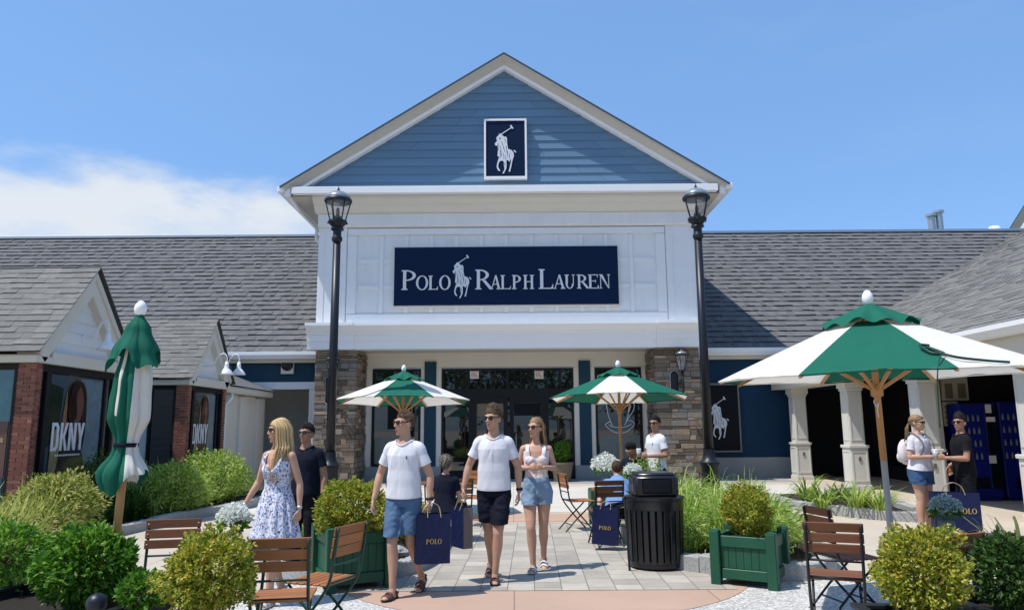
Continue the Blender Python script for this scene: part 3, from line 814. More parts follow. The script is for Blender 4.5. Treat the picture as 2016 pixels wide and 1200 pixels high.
m = MB(); m.box(5.56, 8.88, 23.46, 23.8, 0, .615); PR(m, 'base_course', 'concrete_base')
m = MB(); m.box(5.56, 9.0, 23.45, 23.5, 2.86, 2.93); PR(m, 'wall_band', 'curtain')

# ------------------------------------------------------------------ arcade at right
ar = thing('arcade_building', 'grey shingled building at right with white square columns and deep shaded arcade', 'building', (8.6, 16, 0)); AO = (-8.6, -16, 0)
PA = lambda mb, nm, mt, sm=False, par=None: mb.build(nm, mt, par or ar, sm, loc=AO if par is None else None)
AS = .47; EX, EZ = 8.02, 3.17
W = V((1, 0, AS)).normalized(); L = 15 / W.x
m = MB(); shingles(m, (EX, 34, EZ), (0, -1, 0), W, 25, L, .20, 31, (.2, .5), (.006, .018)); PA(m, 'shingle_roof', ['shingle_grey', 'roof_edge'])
m = MB(); m.add([(EX, 34, EZ - .01), (EX, 7, EZ - .01), (EX + 15, 7, EZ - .01 + 15 * AS), (EX + 15, 34, EZ - .01 + 15 * AS), (EX + 30, 34, EZ), (EX + 30, 7, EZ)], [(0, 1, 2, 3), (3, 2, 5, 4)]); PA(m, 'roof_deck', 'roof_edge')
m = MB(); m.prism([(EX - .14, EZ + .02), (EX - .14, EZ - .06), (EX - .06, EZ - .17), (EX + .1, EZ - .17), (EX + .1, EZ + .02)], 7, 23.4, 'y') if False else m.add([V((x, y, z)) for y in (7, 23.0) for x, z in ((EX - .16, EZ + .02), (EX - .16, EZ - .06), (EX - .07, EZ - .17), (EX + .1, EZ - .17), (EX + .1, EZ + .02))], [(0, 1, 2, 3, 4), (5, 9, 8, 7, 6)] + [(i, 5 + i, 5 + (i + 1) % 5, (i + 1) % 5) for i in range(5)])
PA(m, 'gutter', 'trim')
m = MB(); m.box(EX + .11, 12, 7, 23.4, 3.07, 3.12); PA(m, 'arcade_ceiling', 'soffit')
m = MB(); m.box(EX + .12, 8.95, 7, 23.4, 2.68, 3.06); PA(m, 'beam', 'cream')
cols = [(8.6, 22.55), (8.62, 19.0), (8.6, 15.65), (8.6, 12.3)]
for (x, y) in cols:
    m = MB()
    def sq(h, z0, z1, b=.01): m.bbox(x - h, x + h, y - h, y + h, z0, z1, b)
    sq(.25, 0, .12); sq(.225, .12, 1.02); sq(.255, 1.02, 1.09); sq(.19, 1.09, 2.44); sq(.215, 2.44, 2.51); sq(.25, 2.51, 2.69)
    c = PA(m, 'column', 'column')
    m = MB()
    for (h, z0, z1) in ((.225, .2, .95), (.19, 1.2, 2.35)):
        for sx_ in (-1, 1):
            a = sorted((x + sx_ * (h - .03), x + sx_ * (h - .06))); m.box(a[0], a[1], y - h - .012, y - h, z0, z1)
        m.box(x - h + .06, x + h - .06, y - h - .012, y - h, z0, z0 + .03); m.box(x - h + .06, x + h - .06, y - h - .012, y - h, z1 - .03, z1)
        for sy_ in (-1, 1):
            a = sorted((y + sy_ * (h - .03), y + sy_ * (h - .06))); m.box(x - h - .012, x - h, a[0], a[1], z0, z1)
        m.box(x - h - .012, x - h, y - h + .06, y + h - .06, z0, z0 + .03); m.box(x - h - .012, x - h, y - h + .06, y + h - .06, z1 - .03, z1)
    m.build('column_panel', 'column', c)
    m = MB(); m.box(x - .03, x + .03, y - .245, y - .226, .70, .80); m.build('outlet', 'boxbrown', c)
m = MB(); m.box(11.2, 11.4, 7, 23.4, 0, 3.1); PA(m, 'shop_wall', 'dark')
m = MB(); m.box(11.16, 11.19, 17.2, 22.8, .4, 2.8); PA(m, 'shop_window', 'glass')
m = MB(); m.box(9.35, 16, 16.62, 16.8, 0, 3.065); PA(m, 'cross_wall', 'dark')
m = MB(); m.bbox(8.98, 9.36, 16.3, 16.85, 0, 3.066, .01); PA(m, 'wall_end', 'cream')
a0 = at(1850, 742, 16.5); a1 = at(1908, 788, 16.5)
cb = thing('electrical_cabinet', 'beige wall cabinet with two brown panels above the blue vending machines', 'cabinet', ((a0.x + a1.x) / 2, 16.5, (a0.z + a1.z) / 2))
w2, h2 = (a1.x - a0.x) / 2, (a0.z - a1.z) / 2
m = MB(); m.bbox(-w2, w2, -.02, .12, -h2, h2, .01); m.build('box', 'boxbeige', cb)
m = MB(); m.box(-w2 * .75, -w2 * .2, -.03, -.021, -h2 * .8, h2 * .45); m.box(w2 * .2, w2 * .78, -.03, -.021, -h2 * .8, h2 * .45); m.build('door_panel', 'boxbrown', cb)
a0 = at(1852, 790, 16.5); a1 = at(1887, 838, 16.5)
cb = thing('electrical_cabinet', 'smaller louvred beige cabinet below the one with two brown panels', 'cabinet', ((a0.x + a1.x) / 2, 16.5, (a0.z + a1.z) / 2))
w2, h2 = (a1.x - a0.x) / 2, (a0.z - a1.z) / 2
m = MB(); m.bbox(-w2, w2, -.06, .12, -h2, h2, .01); m.build('box', 'boxbeige', cb)
m = MB()
for i in range(4): m.box(-w2 * .8, w2 * .8, -.075, -.061, -h2 * .8 + i * h2 * .42, -h2 * .8 + i * h2 * .42 + h2 * .16)
m.build('louvre', 'boxbrown', cb)
# vending machines
def vending(px0, px1, pyt, Y, label, seed):
    a = at(px0, pyt, Y); b = at(px1, pyt, Y); w = (b.x - a.x); h = a.z
    t = thing('vending_machine', label, 'vending machine', ((a.x + b.x) / 2, Y, 0), 0, 'blue vending machines')
    t.rotation_euler.z = radians(-4)
    w2 = w / 2
    m = MB(); m.bbox(-w2, w2, 0, .78, .06, h, .03); m.box(-w2 + .05, w2 - .05, .05, .7, 0, .06); m.build('cabinet', 'vend', t)
    m = MB(); m.bbox(w2 * .35, w2 - .03, -.02, 0, .25, h - .08, .01); m.build('control_panel', 'vend_dark', t)
    m = MB(); m.box(-w2 * .5, w2 * .25, -.012, 0, .25, .48); m.build('delivery_slot', 'vend_dark', t)
    for row in range(4):
        for k in range(4):
            x = -w2 * .82 + k * w2 * .27; z = h * (.86 - row * .13)
            m = MB(); m.lathe([(.016, 0), (.023, .02), (.023, .08), (.010, .12), (.010, .135)], (x, -.002, z - .1), 8); m.build('bottle_picture', 'curtain', t)
    m = MB()
    for (x, z, a_, b_) in ((.55, .94, .06, .09), (.62, .83, .09, .05), (.5, .42, .07, .08)): m.box(w2 * x - a_, w2 * x + a_, -.03, -.021, h * z - b_, h * z + b_)
    m.build('label', 'paper', t)
vending(1887, 1958, 793, 15.9, 'blue vending machine, the nearer one to the beige cabinets', 1)
vending(1965, 2042, 790, 15.9, 'blue vending machine cut off by the right edge of the photo', 2)
# far gable and roof vents
fg = thing('gabled_building', 'steep roof gable rising behind the right wing ridge', 'building', (26, 36, 0))
pA = at(1973, 458, 36); pT = at(2060, 316, 36); pB = at(2150, 458, 36)
fg.location = (pA.x, 36, 0); fg.rotation_euler.z = radians(-36)
tri = lambda k, d: [(d, pA.z - .3), (pB.x - pA.x - d, pA.z - .3), (pT.x - pA.x, pT.z - d * 1.55)]
m = MB(); m.prism(tri(0, 0), .0, 4); m.build('roof', 'roof_edge', fg)
m = MB(); m.prism(tri(0, .06), -.06, -.002); m.build('rake_trim', 'curtain', fg)
m = MB(); m.prism(tri(0, .5), -.10, -.062); m.build('trim', 'white', fg)
m = MB(); m.prism(tri(0, .70), -.13, -.102); m.build('gable_wall', 'boxbrown', fg)
m = MB(); m.bar((1.2, -.15, pA.z + .05), (3.2, -.15, pA.z + .7), .02, .2); m.build('louvre', 'white', fg)
for (px, pyt, lab) in ((1832, 421, 'galvanised roof vent pipe, the lower of the pair above the right ridge'), (1847, 414, 'galvanised roof vent pipe, the taller of the pair above the right ridge')):
    a = at(px, pyt, 32.5); b = thing('vent_pipe', lab, 'vent pipe', (a.x, 32.5, 8.6))
    m = MB(); m.lathe([(.15, 0), (.15, a.z - 8.6 - .1)], n=14); m.build('pipe', 'metal_grey', b, 'auto')
    m = MB(); m.lathe([(.17, -.16), (.23, -.14), (.23, -.03), (.14, 0)], (0, 0, a.z - 8.6), 14); m.build('cap', 'metal_grey', b, 'auto')
a = at(1957, 446, 33); b = thing('roof_vent', 'squat white round vent on the ridge near the right edge', 'vent', (a.x, 33, 8.6))
m = MB(); m.lathe([(.28, 0), (.28, a.z - 8.6 - .1), (.2, a.z - 8.6)], n=16); m.build('drum', 'white_metal', b, 'auto')

# ------------------------------------------------------------------ corner shop at left
XS = -7.5
cs = thing('corner_shop', 'low brick and white clapboard shop at left with two small front gables', 'building', (XS, 16, 0)); CO = (-XS, -16, 0)
PC = lambda mb, nm, mt, sm=False: mb.build(nm, mt, cs, sm, loc=CO)
def clap(mb, x, y0, y1, z0, z1, n):              # clapboards facing +x
    d = (z1 - z0) / n
    for i in range(n):
        za = z0 + i * d
        mb.add([(x + .025, y0, za), (x + .025, y1, za), (x + .003, y1, za + d), (x + .003, y0, za + d), (x, y0, za), (x, y1, za)], [(0, 1, 2, 3), (4, 5, 1, 0)])
m = MB(); m.box(-16, -8.75, 11.9, 23.4, 0, 2.8); PC(m, 'rear_wall', 'white')
m = MB(); clap(m, -8.748, 13.9, 17.3, 0, 2.8, 18); PC(m, 'clapboard_wall', 'white')
def poster(parent, x, ya, yb, za, zb, big):
    """fashion picture behind the glass of the plaza window (faces +x): built as a flat printed poster"""
    def Q(mb, pts, d): mb.prism([(ya + (yb - ya) * u, za + (zb - za) * v) for u, v in pts], x + d, x + d + .003, 'x')
    m = MB(); Q(m, [(0, 0), (1, 0), (1, 1), (0, 1)], 0); p = m.build('poster', mat('poster_ground', (.06, .085, .10), .08, .4, 1.5, spec=.5), parent)
    def sm(pts): return [(p.x, p.y) for p in smoothline([(u, v, 0) for u, v in pts] + [(pts[0][0], pts[0][1], 0)], 6)[:-1]]
    for kk, (nm, col, pts) in enumerate((('poster_sky', (.15, .21, .25), [(.56, .30), (.98, .30), (.98, .985), (.56, .985)]),
                         ('poster_trees', (.02, .03, .018), [(.02, .45), (.22, .5), (.25, .9), (.02, .93)]),
                         ('poster_hair', (.035, .017, .014), sm([(.26, .42), (.45, .36), (.66, .42), (.70, .66), (.66, .90), (.52, .97), (.36, .92), (.28, .70)])),
                         ('poster_face', (.15, .07, .052), sm([(.44, .66), (.52, .62), (.60, .68), (.63, .80), (.57, .91), (.48, .91), (.43, .80)])),
                         ('poster_neck', (.17, .08, .06), sm([(.42, .50), (.55, .48), (.56, .62), (.50, .66), (.44, .62)])),
                         ('poster_strand', (.24, .14, .07), sm([(.22, .44), (.30, .46), (.33, .66), (.31, .88), (.27, .70)])),
                         ('poster_coat', (.045, .032, .034), sm([(.10, .02), (.60, .02), (.70, .30), (.58, .46), (.40, .50), (.26, .40)])),
                         ('poster_scarf', (.26, .22, .11), sm([(.08, .16), (.16, .18), (.24, .44), (.18, .60), (.10, .46)])),
                         ('poster_lock', (.03, .015, .012), sm([(.40, .60), (.50, .70), (.47, .84), (.52, .93), (.40, .92), (.34, .74)])))):
        q = MB(); Q(q, pts, .004 + .0032 * kk); q.build(nm, mat(nm, col, .08, .5, 6, spec=.5), p)
def dk(parent, x, ya, yb, z0, h):
    m = MB(); w = (yb - ya); n = [0]
    def pl(c, pts):
        n[0] += 1
        m.prism([(ya + w * (c + u * .225), z0 + h * v) for u, v in pts], x, x + .006 + .0006 * n[0], 'x')
    t = .30
    pl(0, [(0, 0), (t, 0), (t, 1), (0, 1)]); pl(0, [(t, 0), (.7, 0), (.95, .15), (.95, .3), (.66, .2), (.55, .13), (t, .13)]); pl(0, [(t, .87), (.55, .87), (.66, .8), (.95, .7), (.95, .85), (.7, 1), (t, 1)]); pl(0, [(.65, .2), (.95, .3), (.95, .7), (.65, .8)])
    c = .26; pl(c, [(0, 0), (t, 0), (t, 1), (0, 1)]); pl(c, [(t, .42), (.66, 1), (1, 1), (.55, .42)]); pl(c, [(t, .6), (.5, .62), (1, 0), (.68, 0)])
    c = .515; pl(c, [(0, 0), (.27, 0), (.27, 1), (0, 1)]); pl(c, [(.73, 0), (1, 0), (1, 1), (.73, 1)]); pl(c, [(.02, 1), (.30, 1), (.98, 0), (.70, 0)])
    c = .775; pl(c, [(.35, 0), (.65, 0), (.65, .45), (.35, .45)]); pl(c, [(0, 1), (.3, 1), (.62, .42), (.38, .42)]); pl(c, [(.7, 1), (1, 1), (.62, .4), (.40, .42)])
    return m
def bay(ya, yb, zt, wx, seed, zr, first):
    yc = (ya + yb) / 2
    # brick piers at both front corners
    for (a, b) in ((ya, ya + .15), (yb - .16, yb)):
        m = MB(); m.box(XS - .28, XS - .01, a + .01, b - .002, 0, zt); c = PC(m, 'brick_pier', 'mortar')
        m = MB(); bricks(m, XS - .28, XS, a, b, 0, zt, seed); m.build('brickwork', 'brick', c)
    # beam and eave mouldings round the bay
    m = MB(); m.bbox(wx, XS + .06, ya - .10, ya + .3, zt, zt + .11, .01); m.bbox(XS - .3, XS + .06, ya + .302, yb + .1, zt, zt + .2, .01)
    m.bbox(wx, XS + .05, ya - .13, ya + .28, zt + .111, zt + .121, .003); PC(m, 'eave_beam', 'cream')
    # low brick/dark wall and windows
    f = MB(); g = MB()
    y = ya + .05
    f.box(XS - .10, XS - .02, ya + .16, yb - .17, 0, .14); f.box(XS - .10, XS - .02, ya + .16, yb - .17, zt - .12, zt - .002)
    n1 = ya + .16 + (yb - ya - .33) * .07
    for q, wd in ((ya + .16, .04), (n1, .12), (yb - .52, .06), (yb - .24, .07)): f.box(XS - .10, XS - .015, q, q + wd, .14, zt - .12)
    w = PC(f, 'shop_window', 'frame')
    g.box(XS - .07, XS - .06, ya + .17, yb - .18, .1, zt - .1); g.build('pane', 'glass', w)
    poster(w, XS - .058, n1 + .12, yb - .52, .35, zt - .14, first)
    lt = dk(w, XS - .030, ya + (.58 if first else .42), ya + (1.50 if first else 1.26), 1.27, .46)
    lt.build('lettering', 'emblem', w)
    if first:
        q = MB()
        for i in range(12): q.box(XS - .03, XS - .026, ya + .72 + i * .06, ya + .72 + i * .06 + .04, 1.18, 1.21)
        q.build('small_print', 'emblem', w)
    # window facing the plaza entrance side (towards -y)
    f = MB(); x0, x1 = wx, XS - .28
    if not first: x0 = XS - .28 - .62
    f.box(x0, x0 + .06, ya, ya + .08, .1, zt - .1); f.box(x1 - .06, x1, ya, ya + .08, .1, zt - .1); f.box(x0, x1, ya - .002, ya + .078, zt - .1, zt - .002); f.box(x0, x1, ya - .002, ya + .078, 0, .1)
    w = PC(f, 'shop_window', 'frame')
    g = MB(); g.box(x0 + .03, x1 - .03, ya + .04, ya + .05, .05, zt - .05); g.build('pane', 'glass', w)
    if first:
        for nm, col, pts in (('print_sky', (.09, .20, .23), [(-.9, 1.75), (-.08, 1.75), (-.08, 2.55), (-.9, 2.55)]), ('print_coat', (.14, .07, .06), [(-.9, .9), (-.1, .9), (-.1, 1.74), (-.9, 1.74)]), ('print_hand', (.36, .24, .14), [(-.8, 1.5), (-.15, 1.42), (-.15, 1.49), (-.75, 1.6)]), ('print_teal', (.02, .07, .10), [(-.9, .2), (-.1, .2), (-.1, .89), (-.9, .89)])):
            q = MB(); q.prism([(x1 + a, b) for a, b in pts], ya + .030 - (.004 if 'hand' in nm else 0), ya + .036); q.build(nm, mat(nm, col, .4, .35, 3), w)
    m = MB(); m.box(wx - .3, x0, ya + .05, ya + .3, 0, zt); m.box(wx - .3, XS - .45, yb - .25, yb - .05, 0, zt); PC(m, 'bay_wall', 'white')
    # gable
    e = zt + .2; gw = (yb - ya) / 2 + .12
    m = MB(); m.prism([(ya - .0, e - .05), (yb + .0, e - .05), (yc, zr - .12)], XS - .16, XS - .10, 'x'); PC(m, 'gable_wall', 'white')
    m = MB(); nb = 7
    for i in range(nb):
        z0 = e + .005 + i * (zr - .2 - e) / nb; z1 = z0 + (zr - .2 - e) / nb
        k = lambda z: gw * (zr - .14 - z) / (zr - .14 - e)
        m.add([(XS - .07, yc - k(z0), z0), (XS - .07, yc + k(z0), z0), (XS - .092, yc + k(z1), z1), (XS - .092, yc - k(z1), z1), (XS - .098, yc - k(z0), z0), (XS - .098, yc + k(z0), z0)], [(0, 1, 2, 3), (0, 4, 5, 1)])
    PC(m, 'gable_clapboards', 'white')
    m = MB()
    for sg in (-1, 1):
        a = V((0, yc + sg * gw, e + .02)); b = V((0, yc, zr - .07)); d = (b - a).normalized(); nn = V((0, -d.z * sg, d.y * sg)); nn = nn if nn.z > 0 else -nn
        for (o0, o1, xa, xb) in ((0, .10, XS + .10, XS - .3), (.101, .30, XS + .06, XS - .3)):
            P = []
            for X in (xa, xb):
                p0 = a - nn * o0; p1 = V((0, yc, zr - .07 - o0 / nn.z)); p2 = V((0, yc, zr - .07 - o1 / nn.z)); p3 = a - nn * o1
                P += [V((X, p.y, p.z)) for p in (p0, p1, p2, p3)]
            m.add(P, [(0, 1, 2, 3), (4, 7, 6, 5)] + [(i, 4 + i, 4 + (i + 1) % 4, (i + 1) % 4) for i in range(4)])
    PC(m, 'rake_board', 'cream')
    m = MB()
    for sg, sd in ((-1, 1), (1, 2)):
        run = gw + .08; rise = (zr - e - .05) * run / gw
        Wv = V((0, -sg * run, rise)).normalized(); Ls = sqrt(run * run + rise * rise)
        shingles(m, (-15.5, yc + sg * run, zr - rise), (1, 0, 0), Wv, 15.5 + XS + .16, Ls, Ls / 15.0, seed + sd, (.16, .36), (.012, .022))
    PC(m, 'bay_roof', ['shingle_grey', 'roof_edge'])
    m = MB(); run = gw + .08; rise = (zr - e - .05) * run / gw
    m.add([(-15.5, yc - run, zr - rise - .012), (XS + .15, yc - run, zr - rise - .012), (XS + .15, yc, zr - .012), (-15.5, yc, zr - .012), (-15.5, yc + run, zr - rise - .012), (XS + .15, yc + run, zr - rise - .012)], [(0, 1, 2, 3), (3, 2, 5, 4)])
    PC(m, 'roof_deck', 'roof_edge')
bay(11.65, 14.22, 2.66, -10.5, 51, 4.46, True)
bay(17.20, 19.45, 2.62, -8.75, 61, 4.32, False)
# pilasters, small eave and downspout past the second bay
m = MB(); m.bbox(-8.6, -7.75, 19.6, 23.35, 0, 2.55, .02)
for y in (19.7, 21.0, 22.4): m.bbox(-7.76, -7.66, y, y + .5, 0, 2.5, .01)
PC(m, 'pilaster_wall', 'cream')
m = MB(); m.bbox(-8.6, -7.5, 19.55, 23.3, 2.56, 2.74, .02); PC(m, 'small_eave', 'cream')
m = MB(); m.add([(-7.45, 19.5, 2.76), (-7.45, 23.3, 2.76), (-8.7, 23.3, 3.25), (-8.7, 19.5, 3.25), (-8.7, 19.5, 2.76)], [(0, 1, 2, 3), (0, 3, 4)]); PC(m, 'small_roof', 'shingle_dark')
m = MB(); m.tube([(-7.55, 20.0, 2.55), (-7.55, 20.0, 2.42), (-7.62, 19.75, 2.25), (-7.62, 19.75, .1)], .05, 8); PC(m, 'downspout', 'trim', True)
# flat low roof behind the bays
m = MB(); m.box(-16, -8.6, 14.3, 17.1, 2.81, 2.95); m.box(-16, -8.5, 19.5, 23.4, 2.81, 2.95); PC(m, 'flat_roof', 'roof_edge')
# gooseneck lamps
def goose(px, py, Y, lab, sgn=1):
    """px,py = shade centre; arm leaves the gable wall"""
    s = at(px, py, Y); t = thing('gooseneck_lamp', lab, 'wall lamp', s, 0, 'white gooseneck lamps on the corner shop gables')
    m = MB(); bx = XS - .09 - s.x
    m.tube(smoothline([(bx, 0, .10), (bx * .75, 0, .10), (bx * .5, 0, .14), (bx * .35, 0, .34), (bx * .12, 0, .40), (0, 0, .30), (0, 0, .16)], 8), .016, 8); m.build('arm', 'white_metal', t, True)
    m = MB(); m.lathe([(.035, .20), (.05, .12), (.055, .05), (.10, .0), (.165, -.09), (.17, -.12), (.15, -.115), (.05, -.02)], n=20); m.build('shade', 'white_metal', t, True)
    m = MB(); m.lathe([(.06, 0), (.06, .02)], n=14, M=Matrix.Translation((bx, 0, .10)) @ Matrix.Rotation(pi / 2, 4, 'Y')); m.build('wall_plate', 'white_metal', t)
goose(212, 676, 13.0, 'white gooseneck lamp on the nearer shop gable beside the closed parasol')
goose(446, 728, 18.0, 'white gooseneck lamp on the farther shop gable, left of a close pair')
goose(470, 728, 18.9, 'white gooseneck lamp on the farther shop gable, right of a close pair')
# ------------------------------------------------------------------ ground
def sheet(name, pts, z, m_, kind='structure', label=None):
    mb = MB(); n = len(pts); mb.add([(p[0], p[1], z) for p in pts], [tuple(range(n))])
    o = mb.build(name, m_, fix=True)
    if o.data.polygons[0].normal.z < 0: o.data.flip_normals()
    return tag(o, label, None, None, kind)
sheet('ground', [(-400, -300), (400, -300), (400, 600), (-400, 600)], 0, 'concrete')
gp = lambda *a: [tuple(G(x, y))[:2] for x, y in a]
arc_pts = [(2.30 * cos(radians(a)) + .30, 8.85 + 2.35 * sin(radians(a))) for a in range(200, 341, 7)]
sheet('aggregate_plaza', [(-3.0, 3.0), (4.6, 3.0), (4.9, 6.3), (3.95, 7.9), (3.55, 9.4), (2.6, 9.6), (-1.9, 9.6), (-2.5, 8.4), (-2.6, 6.6)], .004, 'agg')
sheet('pink_paving', [(2.30, 8.1)] + [(-1.78, 8.1)] + [p for p in arc_pts if p[1] < 8.0], .008, 'pink')
sheet('paver_walk', [(-1.75, 7.66), (2.2, 7.64), (2.2, 12.9), (-1.75, 12.9)], .012, 'paver')
sheet('pink_paving', [(-2.2, 13.1), (2.6, 13.1), (2.6, 14.3), (-2.2, 14.3)], .004, 'pink')
sheet('pale_path', [(-6.0, 14.5), (8.0, 14.5), (8.0, 20.6), (-6.0, 20.6)], .004, 'pale_conc')
sheet('porch_floor', [(-5.9, 21.6), (8.2, 21.6), (8.2, 23.4), (-5.9, 23.4)], .004, 'concrete_base')

def kerb(pts, name, label, w=.17, h=.16, seed=1):
    r = random.Random(seed); line = smoothline([(p[0], p[1], 0) for p in pts], 24)
    # walk the line, cut into stones
    mb = MB(); acc = [line[0]]; d = 0; tgt = r.uniform(.5, 1.1)
    def stone(seg):
        n = len(seg); L, R_ = [], []
        for i, p in enumerate(seg):
            t = (seg[min(i + 1, n - 1)] - seg[max(i - 1, 0)]).normalized(); q = V((-t.y, t.x, 0))
            L.append(p + q * w / 2); R_.append(p - q * w / 2)
        hh = h + r.uniform(-.012, .012); b = .014; vs = []
        for l, rr in zip(L, R_):
            c = (l + rr) / 2; j = V((0, 0, r.uniform(-.006, .006)))
            vs += [l, l + V((0, 0, hh - b)), l.lerp(c, .16) + V((0, 0, hh)) + j, rr.lerp(c, .16) + V((0, 0, hh)) + j, rr + V((0, 0, hh - b)), rr]
        fs = []
        for i in range(n - 1):
            for k in range(5): fs.append((i * 6 + k, i * 6 + k + 1, i * 6 + 6 + k + 1, i * 6 + 6 + k))
        fs += [tuple(range(6)), tuple((n - 1) * 6 + k for k in range(6))[::-1]]
        mb.add(vs, fs)
    for p in line[1:]:
        d += (p - acc[-1]).length; acc.append(p)
        if d > tgt:
            stone(acc); tdir = (acc[-1] - acc[-2]).normalized(); acc = [acc[-1] + tdir * .008]; d = 0; tgt = r.uniform(.5, 1.1)
    if len(acc) > 1: stone(acc)
    o = mb.build(name, 'granite'); return tag(o, label, 'kerb', 'granite kerbs of the planting beds')
def bed(pts, seed=3):
    """mulch sheet with a bumpy surface"""
    mb = MB(); n = len(pts); c = sum((V((p[0], p[1], 0)) for p in pts), V()) / n; rings = 9; r = random.Random(seed)
    pl = []
    for i in range(n):
        a, b = V((*pts[i], 0)), V((*pts[(i + 1) % n], 0))
        for k in range(10): pl.append(a.lerp(b, k / 10))
    vs = []
    for q in range(rings):
        t = 1 - q / rings
        for p in pl:
            v = c.lerp(p, t); vs.append((v.x, v.y, .07 + (.05 * (1 - t)) + r.uniform(-.02, .02)))
    vs.append((c.x, c.y, .13)); m_ = len(pl); fs = []
    for q in range(rings - 1):
        for k in range(m_): fs.append((q * m_ + k, q * m_ + (k + 1) % m_, (q + 1) * m_ + (k + 1) % m_, (q + 1) * m_ + k))
    fs += [((rings - 1) * m_ + k, (rings - 1) * m_ + (k + 1) % m_, len(vs) - 1) for k in range(m_)]
    mb.add(vs, fs); o = mb.build('planting_bed', 'mulch', smooth=True); return tag(o, kind='structure')
kL = [(-4.0, 7.6), (-5.2, 8.3), (-5.75, 9.6), (-6.1, 11.0), (-6.05, 12.3), (-5.8, 14.2), (-5.45, 15.9), (-5.6, 17.6), (-6.4, 19.0)]
kerb(kL, 'kerb', 'curved granite kerb of the long bed in front of the brick corner shop', seed=2)
bed([(-4.1, 7.5), (-5.3, 8.3), (-6.0, 10.4), (-6.1, 12.3), (-5.6, 15.9), (-6.4, 19), (-7.9, 19), (-8.6, 16), (-8.6, 14.4), (-7.6, 14), (-7.6, 11.7), (-9, 11), (-8, 7)], 4)
kC = [(-1.0, 11.6), (-.98, 10.2), (-1.05, 9.0), (-1.35, 8.35), (-2.0, 8.2), (-2.7, 8.6), (-3.0, 9.6), (-2.9, 11.2)]
kerb(kC, 'kerb', 'granite kerb of the small bed behind the left green planter', seed=3)
bed([(-1.05, 11.6), (-1.1, 9.2), (-1.5, 8.4), (-2.1, 8.3), (-2.8, 9.0), (-2.9, 11.4)], 5)
kR = [(1.75, 12.6), (1.62, 10.5), (1.78, 9.0), (2.2, 8.42), (2.75, 8.1), (3.3, 8.25), (3.62, 9.0), (3.75, 10.4), (3.6, 12.4)]
kerb(kR, 'kerb', 'curved granite kerb round the tall grass bed behind the right green planter', h=.19, seed=4)
bed([(1.8, 12.6), (1.75, 10), (2.0, 8.8), (2.6, 8.3), (3.2, 8.3), (3.55, 9.2), (3.65, 10.6), (3.5, 12.5)], 6)
kF = [(5.4, 17.0), (5.35, 15.5), (5.45, 14.5), (5.95, 13.4), (6.55, 12.75), (6.95, 12.85), (7.1, 13.5), (7.3, 14.8)]
kerb(kF, 'kerb', 'low granite kerb of the daylily bed in front of the white arcade columns', h=.17, seed=5)
bed([(5.5, 17), (5.5, 14.8), (6.0, 13.5), (6.6, 12.9), (6.95, 13.0), (7.2, 14.9), (7.6, 17)], 7)

# ------------------------------------------------------------------ foliage
def rdir(r):
    while True:
        v = V((r.uniform(-1, 1), r.uniform(-1, 1), r.uniform(-1, 1)))
        if .05 < v.length < 1: return v.normalized()
def leaves(mb, pts_nrm, L, Wd, r, jit=.9):
    for p, nrm, sc in pts_nrm:
        d = (nrm + rdir(r) * jit).normalized(); s = rdir(r); s = (s - d * s.dot(d))
        if s.length < 1e-3: continue
        s.normalize(); l = L * sc * r.uniform(.65, 1.25); w = Wd * sc * r.uniform(.7, 1.2); up = d.cross(s)
        a = p; b = p + d * l * .5 + s * w * .5 + up * l * .06; c = p + d * l - up * l * .12; e = p + d * l * .5 - s * w * .5 + up * l * .06
        mb.add([a, b, c, e], [(0, 1, 2, 3)])
def bush_points(r, n, rad, clumps, seed, inner=.5):
    """leaf positions through the crown volume: clumpy lobes with an uneven outline"""
    out = []; off = V((seed * 3.1, seed * 1.7, seed * .9))
    cl = [(rdir(r), r.uniform(.8, 1.1)) for _ in range(clumps)]
    while len(out) < n:
        d = rdir(r)
        k = 1 + .22 * mnoise.noise(d * 2.2 + off) + .12 * mnoise.noise(d * 6 + off)
        # twig clumps: pull towards nearest lobe
        c, q = min(cl, key=lambda t: (t[0] - d).length); dist = (c - d).length
        k *= q * (1.03 - .22 * min(dist / .45, 1.2))
        t = (inner + (1 - inner) * r.random() ** .45) * k
        if mnoise.noise(d * 9 + off * 2) < -.42 and t > .8: continue
        p = V((d.x * rad[0], d.y * rad[1], d.z * rad[2])) * t
        out.append((p, d, 1.0 if t > .75 * k else .9))
    return out
def make_bush(name, label, loc, rad, n, L, Wd, mtl, seed, clumps=70, group=None, stems=7, zc=None, jit=.9):
    r = random.Random(seed); zc = zc if zc is not None else rad[2] * .95
    t = thing(name, label, 'shrub', loc, 0, group)
    mb = MB(); leaves(mb, [(p + V((0, 0, zc)), d, s) for p, d, s in bush_points(r, n, rad, clumps, seed)], L, Wd, r, jit)
    mb.build('foliage', mtl, t, fix=False)
    st = MB()
    for i in range(stems):
        a = r.uniform(0, 6.28); q = r.uniform(.3, .75)
        st.tube(smoothline([(r.uniform(-.03, .03), r.uniform(-.03, .03), -.02), (cos(a) * rad[0] * q * .4, sin(a) * rad[1] * q * .4, zc * .6), (cos(a) * rad[0] * q, sin(a) * rad[1] * q, zc + rad[2] * .35)], 4), [.014] * 5 + [.006] * 4, 5)
    st.build('stem', 'stem', t)
    return t
